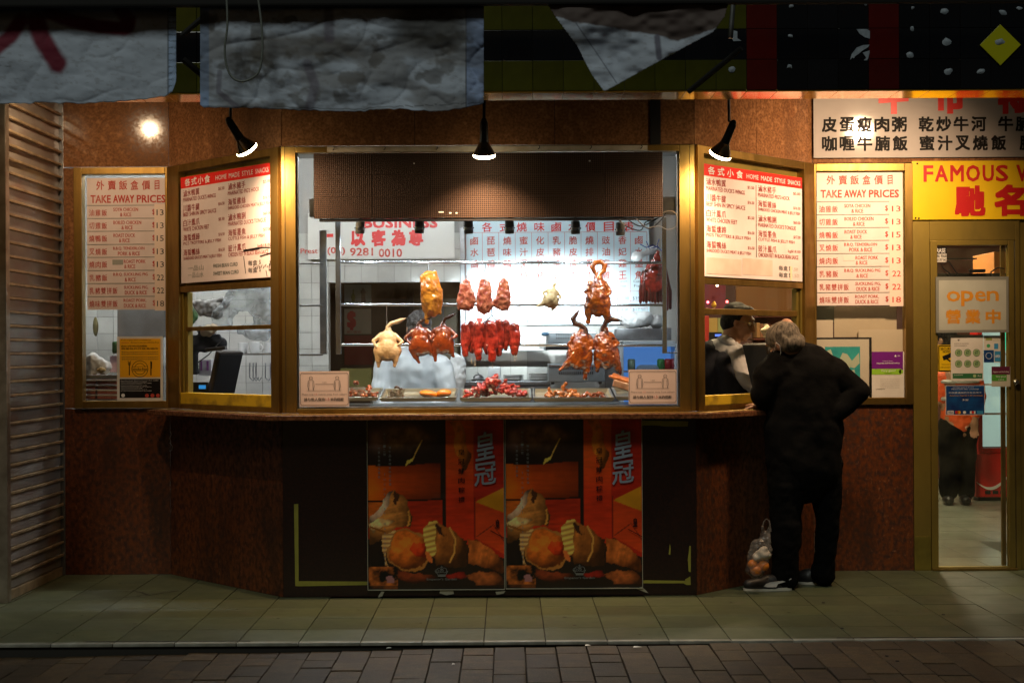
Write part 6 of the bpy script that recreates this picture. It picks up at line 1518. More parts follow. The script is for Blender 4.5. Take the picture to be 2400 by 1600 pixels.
def mug(px, py, D, label, handle=1, s=1.0):
    p = P(px, py, D); e = empty('mug', p, label, 'mug'); ch = mat('white china', (.65, .65, .63), .2)
    MB(Matrix.Translation(p)).lathe([(.028 * s, 0), (.034 * s, .004), (.036 * s, .075 * s), (.034 * s, .077 * s), (.031 * s, .006), (0, .006)], 24).build('cup', ch, e, smooth=True)
    if handle:
        MB().tube([p + Vector((.034 * s + .022 * s * math.sin(t), 0, .038 * s + .022 * s * math.cos(t))) for t in [i * math.pi / 8 for i in range(9)]], .0045, 8).build('handle', ch, e, smooth=True)
mug(597, 827, 10.3, 'white mug with its handle to the right on the wall shelf', 1, 1.05)
for px, l in ((570, 'plain cup left of the white mug on the wall shelf'), (632, 'plain cup at the right end of the wall shelf')): mug(px, 827, 10.4, l, 0, 1.0)
bx(548, 660, 828, 832, 10.2, .3, 'wall_shelf', STEEL, 'thin steel wall shelf carrying the mugs', 'shelf', .001)
for i, px in enumerate((585, 593, 600, 622, 634)):
    MB().tube([P(px, 850, 10.7), P(px, 885, 10.7), P(px + 8, 892, 10.7), P(px + 13, 884, 10.7)], .005, 6).build('wall_hook', STEELD, None, label='%s steel utensil hook from the left under the mug shelf' % ('first', 'second', 'third', 'fourth', 'fifth')[i], cat='hook', group='utensil hooks under the mug shelf', smooth=True)
bx(466, 495, 842, 880, 9.4, .08, 'milk_carton', mat('white carton', (.6, .58, .6), .5), 'white carton with purple print at the left of the hatch', 'carton', .003)
for a_, b_ in ((470, 474), (484, 489)): bx(a_, b_, 846, 868, 9.39, .003, 'carton_print', mat('purple carton print', (.4, .15, .4), .5), 'purple stripe of print on the white carton, %s one' % ('left' if a_ < 480 else 'right'), 'print', 0)
# the two cash registers: screens seen edge-on
def register(px, py, D, label, flip=1):
    e = empty('cash_register', P(px, py + 60, D), label, 'cash register')
    dk = mat('dark register plastic', (.035, .028, .022), .35)
    c = P(px, py, D)
    M = Matrix.Translation(c) @ Euler((0, R(18 * flip), R(-38 * flip))).to_matrix().to_4x4()
    MB(M).box(-.02, .02, -.10, .10, -.14, .14, .008).build('screen_back', dk, e)
    MB(M).box(.021 * flip, .024 * flip, -.09, .09, -.125, .125).build('screen', BLACK, e)
    MB(M).tube([(0, 0, -.08), (-.05 * flip, 0, -.14), (-.06 * flip, .02, -.22)], .022, 10).build('stand', dk, e)
    MB(Matrix.Translation(c + Vector((-.06 * flip, .05, -.26)))).box(-.14, .1, -.12, .12, -.03, .05, .01).build('base', dk, e)
    return e, M
e, M = register(528, 872, 9.0, 'dark till screen seen from its edge in the left hatch')
MB(Matrix.Translation(P(505, 818, 9.05)) @ Euler((0, -.12, 0)).to_matrix().to_4x4()).box(-.06, .07, -.04, .04, -.01, .012, .004).build('printer_lid', MATS['dark register plastic'], e)
q = MB(); q.tube([P(463, 850, 9.1), P(490, 830, 9.1), P(520, 795, 9.12)], .004, 6); q.build('cable', BLACK, e, smooth=True)
p0 = P(465, 915, 8.95)
o = empty('small_radio', p0, 'small black radio with a blue display on the left hatch sill', 'radio')
a = P(444, 925, 8.95); b = P(487, 895, 8.95); MB().box(a.x, b.x, 8.95, 9.03, a.z, b.z, .006).build('case', BLACK, o)
a = P(466, 911, 8.945); b = P(482, 902, 8.945); MB().box(a.x, b.x, 8.944, 8.9485, a.z, b.z).build('display', mat('blue display', (.02, .1, .25), .3, emit=(.03, .25, .6), es=.8), o)
# register for the cashier
e, M = register(1784, 856, 8.62, 'dark till screen between the cashier and the customer', -1)
MB(M).box(-.0235, -.0215, -.02, .02, -.06, -.02).build('price_tag', mat('pink paper', (.75, .5, .38), .6), e)
MB(M).box(-.0235, -.0215, .03, .05, .04, .07).build('price_tag', mat('pink paper', (.75, .5, .38), .6), e)
a = P(1780, 815, 8.8); blob('receipt_printer', [('b', (a.x + .02, 8.85, a.z - .01, .15, .12, .075))], .008, MATS['dark register plastic'], None, 4, label='rounded dark receipt printer above the till screen', cat='printer')
# inside counters below the hatches
bx(1615, 1915, 930, 1340, 8.75, .02, 'inner_counter', BLACKM, 'dark inner counter front behind the cashier hatch', 'counter') if False else None

# ---- dining room behind the right side
DW = 15.2
struct('dining_floor', mat('dining floor tile', (.30, .32, .25), .25, 0, (.22, .24, .18), 3, world=True), 1.3, 6.0, 8.99, DW, -.02, .004)
q = MB()
for i in range(1, 14): q.box(1.3, 6, 9 + i * .45, 9 + i * .45 + .006, .0042, .0048)
for i in range(1, 11): q.box(1.3 + i * .45, 1.3 + i * .45 + .006, 9, DW, .0050, .0056)
q.build('floor_joint', mat('floor joint', (.12, .13, .1), .7), None, kind='structure')
MB().add([P(2250, 1269, 9.6) * 1, P(2363, 1269, 9.6), P(2363, 1292, 9.3)], [(0, 1, 2)]) if False else None
g1, g2, g3 = ground(2296, 1268, .007), ground(2372, 1268, .007), ground(2372, 1304, .007)
MB().add([g1, g2, g3], [(0, 1, 2)]).build('floor_mat', mat('grey mat', (.07, .075, .06), .9), None, label='corner of a grey mat on the floor inside the door', cat='mat')
struct('dining_wall', mat('dark red dining wall', (.16, .06, .04), .5, 0, (.10, .035, .02), 2), 1.3, 6.0, DW, DW + .05, 0, 2.9)
struct('dining_side_wall', WALLP, 6.0, 6.05, 9, DW, 0, 2.9)
struct('dining_ceiling', mat('cream ceiling', (.5, .45, .33), .6), 1.43, 6.0, 9.02, DW, 2.62, 2.66)
struct('dining_screen', mat('red brown wood', (.12, .025, .012), .35, 0, (.07, .014, .008), 6), 1.95, 2.35, 10.9, 10.95, 0, 2.6)
# office corner items behind the cashier
bx(1725, 1900, 655, 730, 10.6, .02, 'wood_valance', mat('orange brown wood', (.16, .07, .02), .35), 'orange brown wooden board across the top of the cashier hatch view', 'board') 
bx(1600, 1700, 560, 730, 11.2, .02, 'purple_banner', mat('purple picture', (.18, .04, .13), .5, 0, (.3, .03, .04), 6), 'purple and red picture on the far wall above the cashier', 'picture')
for i, (px, py, c_) in enumerate(((1681, 669, (1, .7, .4)), (1659, 708, (1, .1, .15)), (1704, 707, (1, .1, .1)))):
    MB(Matrix.Translation(P(px, py, 11.0))).bm(_ico(Matrix.Diagonal((.011, .011, .011, 1)))).build('fairy_light', mat('glowing bulb %d' % i, c_, .4, emit=c_, es=9), None, label=('small warm white bulb above the cashier', 'small glowing red bulb left above the cashier', 'small glowing red bulb right above the cashier')[i], cat='bulb')
blob('gold_figure', [('e', P(1673, 715, 10.95), (.022, .02, .022)), ('e', P(1673, 709, 10.95), (.012, .012, .014))], .004, mat('gold ornament', (.7, .35, .03), .3, .5), None, 1, label='small gold ornament between the two red bulbs', cat='ornament')
a = P(1645, 840, 10.6)
bx(1645, 1662, 740, 900, 10.9, .02, 'red_scroll', mat('red scroll', (.5, .03, .02), .5), 'bright red scroll at the left edge of the cashier hatch', 'scroll')
bx(1662, 1682, 745, 850, 10.95, .02, 'yellow_chart', mat('yellow chart', (.55, .4, .12), .5), 'yellowish chart beside the red scroll behind the cashier', 'chart')
bx(1683, 1708, 745, 800, 10.95, .02, 'green_window', mat('pale green pane', (.4, .45, .2), .5), 'pale green panel behind the cashier head', 'panel')
bx(1768, 1878, 742, 744, 10.4, .25, 'book_shelf', MATS['red brown wood'], 'dark red wooden bookshelf right of the cashier, upper board', 'shelf')
bx(1768, 1878, 792, 797, 10.4, .25, 'book_shelf', MATS['red brown wood'], 'dark red wooden bookshelf right of the cashier, lower board', 'shelf')
bx(1766, 1800, 744, 1000, 10.6, .05, 'wood_board', MATS['red brown wood'], 'dark red wooden panel behind the till', 'panel')
for i in range(12):
    px = 1774 + i * 8.2; h = rt.uniform(26, 38)
    bx(px, px + 7, 791 - h, 791, 10.42, .15, 'book', mat('book cover %d' % (i % 4), [(.30, .16, .06), (.22, .10, .05), (.42, .34, .2), (.12, .04, .03)][i % 4], .5), ['first','second','third','fourth','fifth','sixth','seventh','eighth','ninth','tenth','eleventh','last'][i] + ' book spine from the cashier side on the dark red shelf', 'book', .002, group='books on the dark red shelf')
blob('crumpled_paper', [('e', P(1797, 775, 9.6), (.045, .02, .035))], .006, mat('cream paper', (.62, .52, .34), .6), None, 0, [(30, .018)], label='crumpled cream paper above the receipt printer', cat='paper')
bx(1662, 1692, 778, 800, 9.9, .02, 'small_monitor', BLACK, 'small dark monitor left of the cashier', 'monitor')
bx(1676, 1691, 783, 788, 9.895, .004, 'monitor_glow', mat('blue glow', (.05, .1, .4), .3, emit=(.1, .2, .9), es=1.2), 'blue lit strip on the small monitor', 'screen', 0)
blob('yellow_cloth', [('e', P(1822, 838, 8.9), (.06, .03, .04))], .006, mat('yellow cloth', (.5, .38, .04), .8), None, 1, [(30, .01)], label='yellow cloth under the customer face, behind the till', cat='cloth')
# behind the right flat window: papers, framed picture
BI = Plane((XRB, YB + .05), (3.6, YB + .05))
def sheet(tl, tr, bl, m, label, name='paper_sheet', off=0.0, cat='paper'):
    return Sign(BI, tl, tr, bl, off=off, thick=.0015).build(name, m, label, cat, body='sheet')
CARD = mat('tan card', (.56, .46, .34), .6, 0, (.48, .38, .27), 3)
sheet((1955, 718), (2101, 716), (1955, 790), CARD, 'large tan card with fold marks behind the right window', off=-.02)
sheet((2012, 772), (2116, 770), (2012, 832), mat('paler tan card', (.60, .50, .38), .6), 'tan card overlapping the lower right of the larger one')
sheet((1914, 750), (1952, 750), (1914, 792), mat('cream sheet', (.62, .52, .42), .6), 'small cream sheet left of the tan card in the right window')
sheet((1912, 712), (1960, 712), (1912, 755), mat('dull green sheet', (.22, .23, .18), .6), 'dull green patch of backing under the right price board', off=-.03)
sheet((2000, 830), (2120, 830), (2000, 935), CARD, 'tan card behind the purple certificate', off=-.028)
sg = Sign(BI, (1905, 791), (2042, 791), (1905, 935), off=-.006, thick=.01)
sg.rect(0, .03, .955, 1, mat('cream mount', (.62, .55, .46), .5), 1, 'mount')
TQ = mat('turquoise print', (.02, .30, .33), .4, 0, (.05, .42, .42), 10); sg.rect(.20, .15, .80, .95, TQ, 2, 'picture')
CRM = mat('pale print shapes', (.50, .55, .42), .5)
sg.shape([(.45, .35), (.50, .25), (.58, .27), (.66, .38), (.62, .50), (.50, .52), (.43, .45)], CRM, 3); sg.shape([(.66, .38), (.78, .25), (.79, .42), (.70, .50), (.62, .48)], CRM, 3); sg.shape([(.22, .22), (.30, .19), (.33, .28), (.27, .33)], CRM, 3); sg.shape([(.60, .55), (.70, .52), (.72, .62), (.62, .64)], CRM, 3)
e = sg.build('framed_picture', BLACK, 'black framed picture of turquoise and cream shapes in the right window', 'picture')
# door interior: fridge, lamp shade, ceiling things
RF = mat('fridge red', (.55, .02, .015), .3)
fd = empty('red_fridge', P(2330, 1180, 12.9), 'tall red drinks fridge with a white wave, seen through the glass door', 'fridge')
a = P(2288, 1180, 12.9); b = P(2368, 700, 12.9); X0, X1 = a.x, b.x + .35
zk = P(2330, 1062, 12.9).z; zg = P(2330, 1050, 12.9).z
MB().box(X0, X1, 12.9, 13.15, a.z + .06, zk, .01).build('lower_body', RF, fd)
MB().box(X0 + .04, X1 - .04, 12.96, 13.1, a.z - .02, a.z + .058).build('base', BLACK, fd)
q = MB(); q.box(X0 + .03, X0 + .07, 12.92, 13.15, zk, 1.75, .004); q.box(X1 - .05, X1, 12.92, 13.15, zk, 1.75, .004); q.box(X0 + .072, X1 - .052, 12.92, 12.96, zk + .001, zk + .05, .004); q.box(X0 + .03, X1, 12.92, 13.15, 1.751, 1.9, .004); q.build('door_frame', RF, fd)
MB().box(X0 + .075, X1 - .055, 13.08, 13.12, zk + .05, 1.75).build('lit_back', mat('lit fridge lining', (.4, .5, .48), .5, emit=(.55, .78, .72), es=.55), fd)
for zz in (.35, .62, .9): MB().box(X0 + .075, X1 - .055, 12.97, 13.08, zk + zz, zk + zz + .015).build('shelf', WHITE, fd)
MB().box(X0 + .073, X1 - .053, 12.925, 12.93, zk + .052, 1.748).build('pane', GLASS, fd)
w = []; 
for i in range(17):
    t = i / 16; w.append((X0 + (X1 - X0) * t * .62, zk - .22 - .13 * math.sin(t * 3.4 + .3) * (1 - t * .2) + .10 * t))
pts = w + [(x, z - .028 * math.sin(math.pi * min(1, i / 14))) for i, (x, z) in reversed(list(enumerate(w)))]
MB().poly([(x, z) for x, z in pts], 12.892, 12.899).build('wave_mark', WINK, fd)
q = MB()
for i in range(7): q.box(X0 + .08 + i * .07, X0 + .13 + i * .07, 12.893, 12.899, a.z + .09, a.z + .12)
q.build('vent', BLACK, fd)
bx(2330, 2372, 590, 655, 11.0, .5, 'orange_lamp_shade', mat('orange shade', (.55, .20, .04), .5), 'orange brown shade up under the ceiling inside the door', 'lamp shade')
bx(2195, 2380, 640, 655, 9.9, .05, 'dark_beam', BLACKM, 'dark beam crossing above the open sign inside', 'beam')
bx(2196, 2290, 604, 608, 10.5, .08, 'ceiling_track', BLACK, 'dark ceiling track inside the door', 'track')
bx(2352, 2366, 775, 820, 11.6, .03, 'green_light_strip', mat('green glow', (.05, .5, .3), .3, emit=(.1, .9, .5), es=.8), 'small green lit strip beside the fridge top', 'light')
dl = empty('dining_light', (3.1, 11.4, 2.6), 'round warm ceiling light inside the dining room', 'lamp')
MB(Matrix.Translation((3.1, 11.4, 2.59))).lathe([(.18, .028), (.16, .0), (.0, -.02)], 24).build('diffuser', mat('warm diffuser', (1, .9, .7), .4, emit=(1, .82, .55), es=DINING_W), dl, smooth=True)
dl2 = empty('dining_light', (3.6, 13.4, 2.6), 'round ceiling light at the back of the dining room', 'lamp')
MB(Matrix.Translation((3.6, 13.4, 2.59))).lathe([(.18, .028), (.16, .0), (.0, -.02)], 24).build('diffuser', MATS['warm diffuser'], dl2, smooth=True)
dl3 = empty('office_fill', (1.66, 9.4, 2.6), 'small warm fill light added out of view above the cashier', 'lamp')  # unseen light added to brighten the cashier
MB(Matrix.Translation((1.66, 9.4, 2.592))).lathe([(.12, .028), (.10, .0), (.0, -.02)], 20).build('diffuser', mat('soft warm diffuser', (1, .8, .5), .4, emit=(1, .75, .42), es=DINING_W * 2.0), dl3, smooth=True)
# ============================================================ PEOPLE
SKIN = mat('skin', (.46, .25, .15), .5, 0, (.40, .20, .12), 12, bump=.05, bs=150)
HAIRG = mat('grey hair', (.21, .175, .135), .6, 0, (.06, .05, .04), 70, (1, 1, .35), (.35, .65), bump=.3, bs=200, spec=.15)
HAIRB = mat('dark greying hair', (.016, .014, .013), .5, 0, (.06, .055, .05), 80, (1, 1, .4), (.5, .75), bump=.3, bs=200, spec=.08)
COAT = mat('black jacket', (.0022, .0021, .0021), .9, 0, (.004, .0038, .0036), 6, bump=.3, bs=35, spec=.12)
TROU = mat('black trousers', (.0018, .0018, .002), .9, bump=.3, bs=30, spec=.12)
def head(c, fwd, up=(0, 0, 1), s=1.0):
    """returns the matrix of a head of real size: x to its left, y forward, z up, origin between the ears"""
    f = Vector(fwd).normalized(); u = Vector(up); u = (u - f * u.dot(f)).normalized(); x = f.cross(u)
    return Matrix.Translation(c) @ Matrix(((x.x, f.x, u.x, 0), (x.y, f.y, u.y, 0), (x.z, f.z, u.z, 0), (0, 0, 0, 1))) @ Matrix.Scale(s, 4)
HEADP = [('e', (0, -.012, .035), (.076, .095, .088)), ('e', (0, .035, -.035), (.058, .062, .072)), ('e', (0, .066, -.088), (.026, .022, .018)), ('c', (0, .090, .018), (0, .113, -.020), .011, .0135), ('e', (-.009, .106, -.024), (.009, .009, .007)), ('e', (.009, .106, -.024), (.009, .009, .007)),
         ('e', (0, .086, .045), (.05, .012, .012)), ('e', (0, .094, -.055), (.024, .009, .006)), ('e', (0, .092, -.064), (.020, .009, .006)), ('e', (.042, .066, -.01), (.02, .016, .018)), ('e', (-.042, .066, -.01), (.02, .016, .018)),
         ('e', (.079, -.005, .0), (.008, .019, .032), (0, .0, .2)), ('e', (-.079, -.005, .0), (.008, .019, .032), (0, 0, -.2))]
EYE = mat('eye white', (.7, .68, .64), .2); IRIS = mat('dark iris', (.02, .012, .01), .15)
def eyes(M, par):
    for s in (-1, 1):
        MB(M @ Matrix.Translation((s * .031, .076, .018))).bm(_ico(Matrix.Scale(.0125, 4))).build('eye', EYE, par, smooth=True)
        MB(M @ Matrix.Translation((s * .031, .0845, .017))).bm(_ico(Matrix.Scale(.0055, 4))).build('iris', IRIS, par, smooth=True)
def finger(M, base, ang, lens, r, curl):
    pts = [Vector(base)]; d = Vector((math.sin(ang), math.cos(ang), 0)); a = 0
    for L in lens:
        a += curl; v = Vector((d.x * math.cos(a), d.y * math.cos(a), -math.sin(a))); pts.append(pts[-1] + v * L)
    return ('t', pts, [r, r * .95, r * .88, r * .75])
def hand_prims(side=1, curl=.3):
    pr = [('b', (0, .045, 0, .070, .085, .022)), ('e', (0, .04, 0), (.038, .05, .015)), ('c', (0, -.03, 0), (0, .03, 0), .026, .030, .7)]
    for i, (x, ln) in enumerate(((-.030, .85), (-.010, .97), (.011, .92), (.031, .72))):
        pr.append(finger(None, (x * side, .082, 0), x * side * 3.2, (.042 * ln, .028 * ln, .022 * ln), .0088, curl))
    pr.append(finger(None, (-.034 * side, .020, -.004), -.85 * side, (.034, .030, .022), .0105, curl * .7))
    return pr
# ---- customer leaning at the counter
cu = empty('person', P(1862, 1384, 8.28), 'bent man in black jacket and trousers leaning on the counter, one elbow out', 'person')
C = lambda x, y, D=8.24: P(x, y, D)
hc = C(1840, 806, 8.24)
HM = head(hc, (-.60, .66, -.45), (-.35, .1, 1), 1.06)
blob('body', [(p[0], *[(HM @ Vector(q)) if i == 0 or (p[0] in 'ct' and i == 1 and p[0] == 'c') else q for i, q in enumerate(p[1:])]) for p in []] + [('e', hc, (.01, .01, .01))], .008, SKIN, None) if False else None
def xf(M, prims):
    """transform primitives by a rigid matrix with uniform scale"""
    s = M.to_scale().x; rot = M.to_euler(); out = []
    for p in prims:
        if p[0] == 'e':
            r3 = M.to_3x3().normalized() @ (Euler(p[3]).to_matrix() if len(p) > 3 else Matrix.Identity(3))
            out.append(('e', M @ Vector(p[1]), tuple(q * s for q in p[2]), tuple(r3.to_euler())))
        elif p[0] == 'c': out.append(('c', M @ Vector(p[1]), M @ Vector(p[2]), p[3] * s, p[4] * s, *(p[5:])))
        elif p[0] == 't': out.append(('t', [M @ Vector(q) for q in p[1]], [r * s for r in p[2]]))
        elif p[0] == 'b': out.append(('b', (*(M @ Vector(p[1][:3])), *(q * s for q in p[1][3:])), tuple(rot)))
    return out
handM = Matrix.Translation(C(1788, 950, 8.32)) @ Euler((0, 0, R(40))).to_matrix().to_4x4()
bodyp = xf(HM, HEADP) + [('c', C(1868, 832, 8.26), HM @ Vector((0, -.02, -.04)), .07, .062), ('c', C(1920, 870, 8.28), C(1868, 845, 8.26), .07, .07), ('c', C(1890, 1000, 8.27), C(1890, 875, 8.27), .13, .14, .8),
    ('c', C(1820, 876, 8.26), C(1789, 920, 8.24), .045, .038), ('c', C(1789, 920, 8.24), C(1790, 948, 8.32), .036, .028), ('c', C(1945, 885, 8.28), C(2005, 912, 8.25), .045, .034), ('c', C(2005, 912, 8.25), C(1965, 962, 8.22), .034, .030),
    ('c', C(1850, 1080, 8.25), C(1843, 1230, 8.22), .085, .055), ('c', C(1843, 1230, 8.22), C(1842, 1360, 8.24), .05, .035), ('c', C(1926, 1080, 8.3), C(1941, 1225, 8.31), .08, .045), ('c', C(1941, 1225, 8.31), C(1931, 1352, 8.36), .04, .033)] + xf(handM, hand_prims(1, .25))
blob('body', bodyp, .0075, SKIN, cu, 2)
eyes(HM, cu)
hp = [('e', (0, .010, .050), (.079, .082, .076)), ('e', (0, -.018, .040), (.080, .094, .086)), ('e', (0, -.050, -.020), (.076, .062, .060)), ('e', (.07, -.03, .0), (.017, .045, .05)), ('e', (-.07, -.03, .0), (.017, .045, .05))]
blob('hair', xf(HM, hp), .006, HAIRG, cu, 1, [(24, .004), (90, .0012)])
blob('bald_patch', xf(HM, [('e', (.016, -.058, .080), (.034, .038, .044))]), .006, SKIN, cu, 2)
blob('mask', xf(HM, [('e', (0, .080, -.055), (.048, .048, .040))]), .007, mat('pale blue face mask', (.55, .66, .7), .7), cu, 2)
MB(HM).tube([(.062, .06, -.02), (.082, .02, -.002), (.089, -.012, .02), (.088, -.022, -.005), (.080, .0, -.04), (.062, .055, -.07)], .0016, 6).build('mask_loop', WINK, cu)
MB(HM).tube([(-.062, .06, -.02), (-.082, .02, -.002), (-.089, -.012, .02), (-.088, -.022, -.005), (-.080, .0, -.04), (-.062, .055, -.07)], .0016, 6).build('mask_loop', WINK, cu)
m_ = 1 / 401.
jp = [('c', C(1885, 885, 8.27), C(1885, 1010, 8.27), .215, .225, .72), ('c', C(1883, 1000, 8.27), C(1884, 1095, 8.27), .232, .218, .72), ('e', C(1878, 872, 8.28), (.19, .15, .13)), ('c', C(1885, 830, 8.27), C(1870, 850, 8.27), .075, .11, .9), ('c', C(1880, 838, 8.27), C(1955, 885, 8.28), .085, .115),
      ('c', C(1830, 868, 8.26), C(1806, 882, 8.25), .13, .10), ('c', C(1808, 878, 8.25), C(1789, 926, 8.24), .095, .068), ('c', C(1785, 924, 8.24), C(1795, 945, 8.30), .065, .05),
      ('c', C(1955, 880, 8.28), C(2014, 914, 8.25), .105, .062), ('c', C(2012, 914, 8.25), C(1962, 965, 8.20), .066, .06), ('e', C(1950, 975, 8.2), (.06, .06, .05))]
blob('jacket', jp, .010, COAT, cu, 5, [(6, .016), (16, .006)])
blob('collar', [('c', C(1852, 826, 8.25), C(1898, 826, 8.28), .045, .05, .8), ('c', C(1843, 838, 8.22), C(1852, 826, 8.25), .03, .04)], .008, COAT, cu, 3, [(25, .004)])
tp = [('c', C(1884, 1070, 8.27), C(1884, 1090, 8.27), .21, .19, .72), ('c', C(1846, 1090, 8.25), C(1841, 1225, 8.22), .122, .094), ('c', C(1843, 1225, 8.22), C(1838, 1338, 8.23), .098, .078), ('c', C(1838, 1335, 8.23), C(1840, 1352, 8.24), .082, .086),
      ('c', C(1930, 1090, 8.3), C(1942, 1220, 8.31), .118, .072), ('c', C(1942, 1220, 8.31), C(1932, 1330, 8.35), .072, .066), ('c', C(1932, 1328, 8.35), C(1930, 1345, 8.36), .068, .074)]
blob('trousers', tp, .010, TROU, cu, 4, [(9, .012), (28, .005)])
def shoe(heel, ang, L, stripe, par, near=-1):
    M = Matrix.Translation(heel) @ Matrix.Rotation(ang, 4, 'Z')          # +x towards the toe
    up = mat('black shoe upper', (.012, .012, .014), .5); so = mat('off white sole', (.62, .58, .50), .6); wh = mat('grey white stripe', (.55, .53, .52), .5)
    o = blob('shoe', [('c', (.035, 0, .045), (L * .55, 0, .045), .040, .043, .8), ('c', (L * .5, 0, .042), (L - .032, .0, .034), .045, .032), ('c', (.045, 0, .05), (.06, 0, .085), .04, .042, .9), ('e', (L * .45, 0, .05), (.07, .038, .045))], .005, up, par, 3, None, M)
    q = MB(M); n = 26; lo = []; hi = []
    for i in range(n):
        t = 2 * math.pi * i / n; x = L / 2 + L / 2 * math.cos(t); w = .040 if x > L * .5 else .033; y = w * math.copysign(abs(math.sin(t)) ** .7, math.sin(t))
        h = .012 + .010 * max(0, (x / L - .8) * 4)
        lo.append((x, y, .001)); hi.append((x, y * 1.03, .020 if x < L * .3 else .014))
    q.add(lo + hi, [(i, (i + 1) % n, (i + 1) % n + n, i + n) for i in range(n)] + [tuple(range(n)), tuple(range(n, 2 * n))]); q.build('sole', so, o, smooth=True)
    if stripe:
        pts = [(.10, .026), (.15, .026), (.172, .030), (.158, .046), (.135, .054), (.10, .057), (.055, .064), (.012, .076), (.012, .071), (.05, .056), (.09, .045)]
        q = MB(M); yy = [near * (.046 - .004 * abs(x - .12) / .1) for x, z in pts]
        q.add([(x, y, z) for (x, z), y in zip(pts, yy)] + [(x, y - near * .01, z) for (x, z), y in zip(pts, yy)], [tuple(range(len(pts))), tuple(range(2 * len(pts) - 1, len(pts) - 1, -1))] + [(i, (i + 1) % len(pts), (i + 1) % len(pts) + len(pts), i + len(pts)) for i in range(len(pts))])
        q.build('stripe', wh, o)
    return o
g = ground(1858, 1384, 0); shoe(Vector((g.x, g.y + .02, .0005)), R(180), .285, True, cu, 1)
g = ground(1955, 1372, 0); shoe(Vector((g.x - .01, g.y + .02, .0005)), R(158), .28, False, cu, 1)
g = ground(1950, 1372, 0); q = MB(); q.tube([Vector((g.x, g.y + .002, .075)), Vector((g.x - .09, g.y + .002, .070))], .0035, 6); q.build('shoe_trim', MATS['grey white stripe'], cu)

# ---- carrier bag beside his foot
CB = glass_mat('thin carrier bag', (.92, .90, .88), .2, .55, (.42, .38, .36))
D = 8.10
cb = empty('carrier_bag', P(1775, 1352, D), 'thin clear carrier bag of oranges and a white bundle beside his front shoe', 'bag')
k = D / FPX
blob('bag_body', [('c', P(1771, 1330, D), P(1783, 1285, D), .058, .062, .7), ('c', P(1783, 1290, D), P(1793, 1255, D), .062, .030, .6), ('c', P(1786, 1262, D), P(1787, 1235, D), .02, .010, .6), ('c', P(1797, 1262, D), P(1803, 1240, D), .022, .012, .6)], .0045, CB, cb, 2, [(28, .010), (70, .004)])
q = MB(); q.tube([P(1786, 1240, D), P(1790, 1222, D), P(1796, 1215, D), P(1803, 1220, D), P(1806, 1245, D)], [.006, .004, .003, .004, .007], 8); q.build('handle', CB, cb, smooth=True)
ORG = mat('orange peel', (.75, .24, .03), .45, 0, (.65, .18, .02), 12, bump=.1, bs=200)
for x, y, r_, l in ((1772, 1335, .036, 'lowest orange in the carrier bag'), (1789, 1325, .033, 'orange on the right side of the carrier bag'), (1764, 1322, .030, 'orange on the left side of the carrier bag')):
    MB().bm(_ico(Matrix.Translation(P(x, y, D)) @ Matrix.Diagonal((r_, r_, r_ * .95, 1)), 3)).build('orange', ORG, None, smooth=True, label=l, cat='orange', group='oranges in the carrier bag')
blob('white_bundle', [('e', P(1788, 1298, D), (.048, .035, .035)), ('e', P(1775, 1305, D), (.03, .03, .03)), ('e', P(1790, 1288, D), (.03, .03, .026))], .005, mat('white bundle', (.6, .55, .48), .6), None, 1, [(25, .010)], label='white wrapped bundle above the oranges in the carrier bag', cat='bundle')

# ---- cashier
ca = empty('person', P(1700, 1240, 9.0), 'cashier with dark hair, glasses, white shirt and black vest looking down behind the hatch', 'person')
A = lambda x, y, D=8.95: P(x, y, D)
hc = A(1729, 757, 8.97); HM = head(hc, (.93, -.22, -.28), (.12, -.05, 1), 1.0)
blob('body', xf(HM, HEADP) + [('c', A(1712, 800), HM @ Vector((0, -.02, -.04)), .062, .056), ('c', A(1690, 850), A(1695, 950), .12, .13, .8), ('c', A(1690, 840), A(1715, 820), .11, .07), ('c', A(1722, 835, 8.85), A(1745, 880, 8.80), .05, .045), ('c', A(1745, 880, 8.80), A(1775, 905, 8.72), .04, .03),
    ('c', A(1665, 840, 9.08), A(1660, 900, 9.1), .05, .045), ('c', A(1690, 950), A(1690, 1240), .13, .11)], .0085, SKIN, ca, 2)
eyes(HM, ca)
blob('hair', xf(HM, [('e', (0, -.026, .048), (.080, .092, .084)), ('e', (0, -.052, -.008), (.078, .060, .066)), ('e', (.070, -.02, .018), (.014, .034, .04)), ('e', (-.070, -.02, .018), (.014, .034, .04)), ('e', (0, .040, .098), (.062, .042, .028))]), .007, HAIRB, ca, 1, [(24, .004), (90, .0012)])
q = MB(HM)
for s in (-1, 1):
    q.tube([(s * .032 + .022 * math.cos(t), .098, .016 + .016 * math.sin(t)) for t in [i * math.pi / 6 for i in range(13)]], .0015, 5); q.tube([(s * .054, .098, .02), (s * .082, .05, .02), (s * .085, 0, .012)], .0016, 5)
q.build('glasses', mat('thin metal glasses', (.3, .25, .2), .3, .8), ca)
SHIRT = mat('white shirt', (.50, .49, .50), .75, 0, (.42, .42, .44), 6, bump=.3, bs=25)
VEST = mat('dark navy vest', (.008, .009, .018), .85, bump=.2, bs=40)
blob('shirt', [('c', A(1688, 855), A(1690, 960), .150, .150, .75), ('c', A(1676, 832), A(1716, 826, 8.9), .10, .085), ('c', A(1722, 835, 8.86), A(1745, 880, 8.80), .085, .062), ('c', A(1745, 878, 8.80), A(1768, 905, 8.75), .062, .05), ('c', A(1665, 842, 9.08), A(1660, 905, 9.1), .075, .06)], .009, SHIRT, ca, 3, [(10, .012), (30, .005)])
blob('collar', [('t', [A(1686, 800), A(1700, 794, 8.86), A(1718, 806, 8.84), A(1728, 820, 8.83)], [.022, .028, .026, .018]), ('c', A(1698, 805), A(1712, 812), .06, .07, .8)], .006, SHIRT, ca, 2)
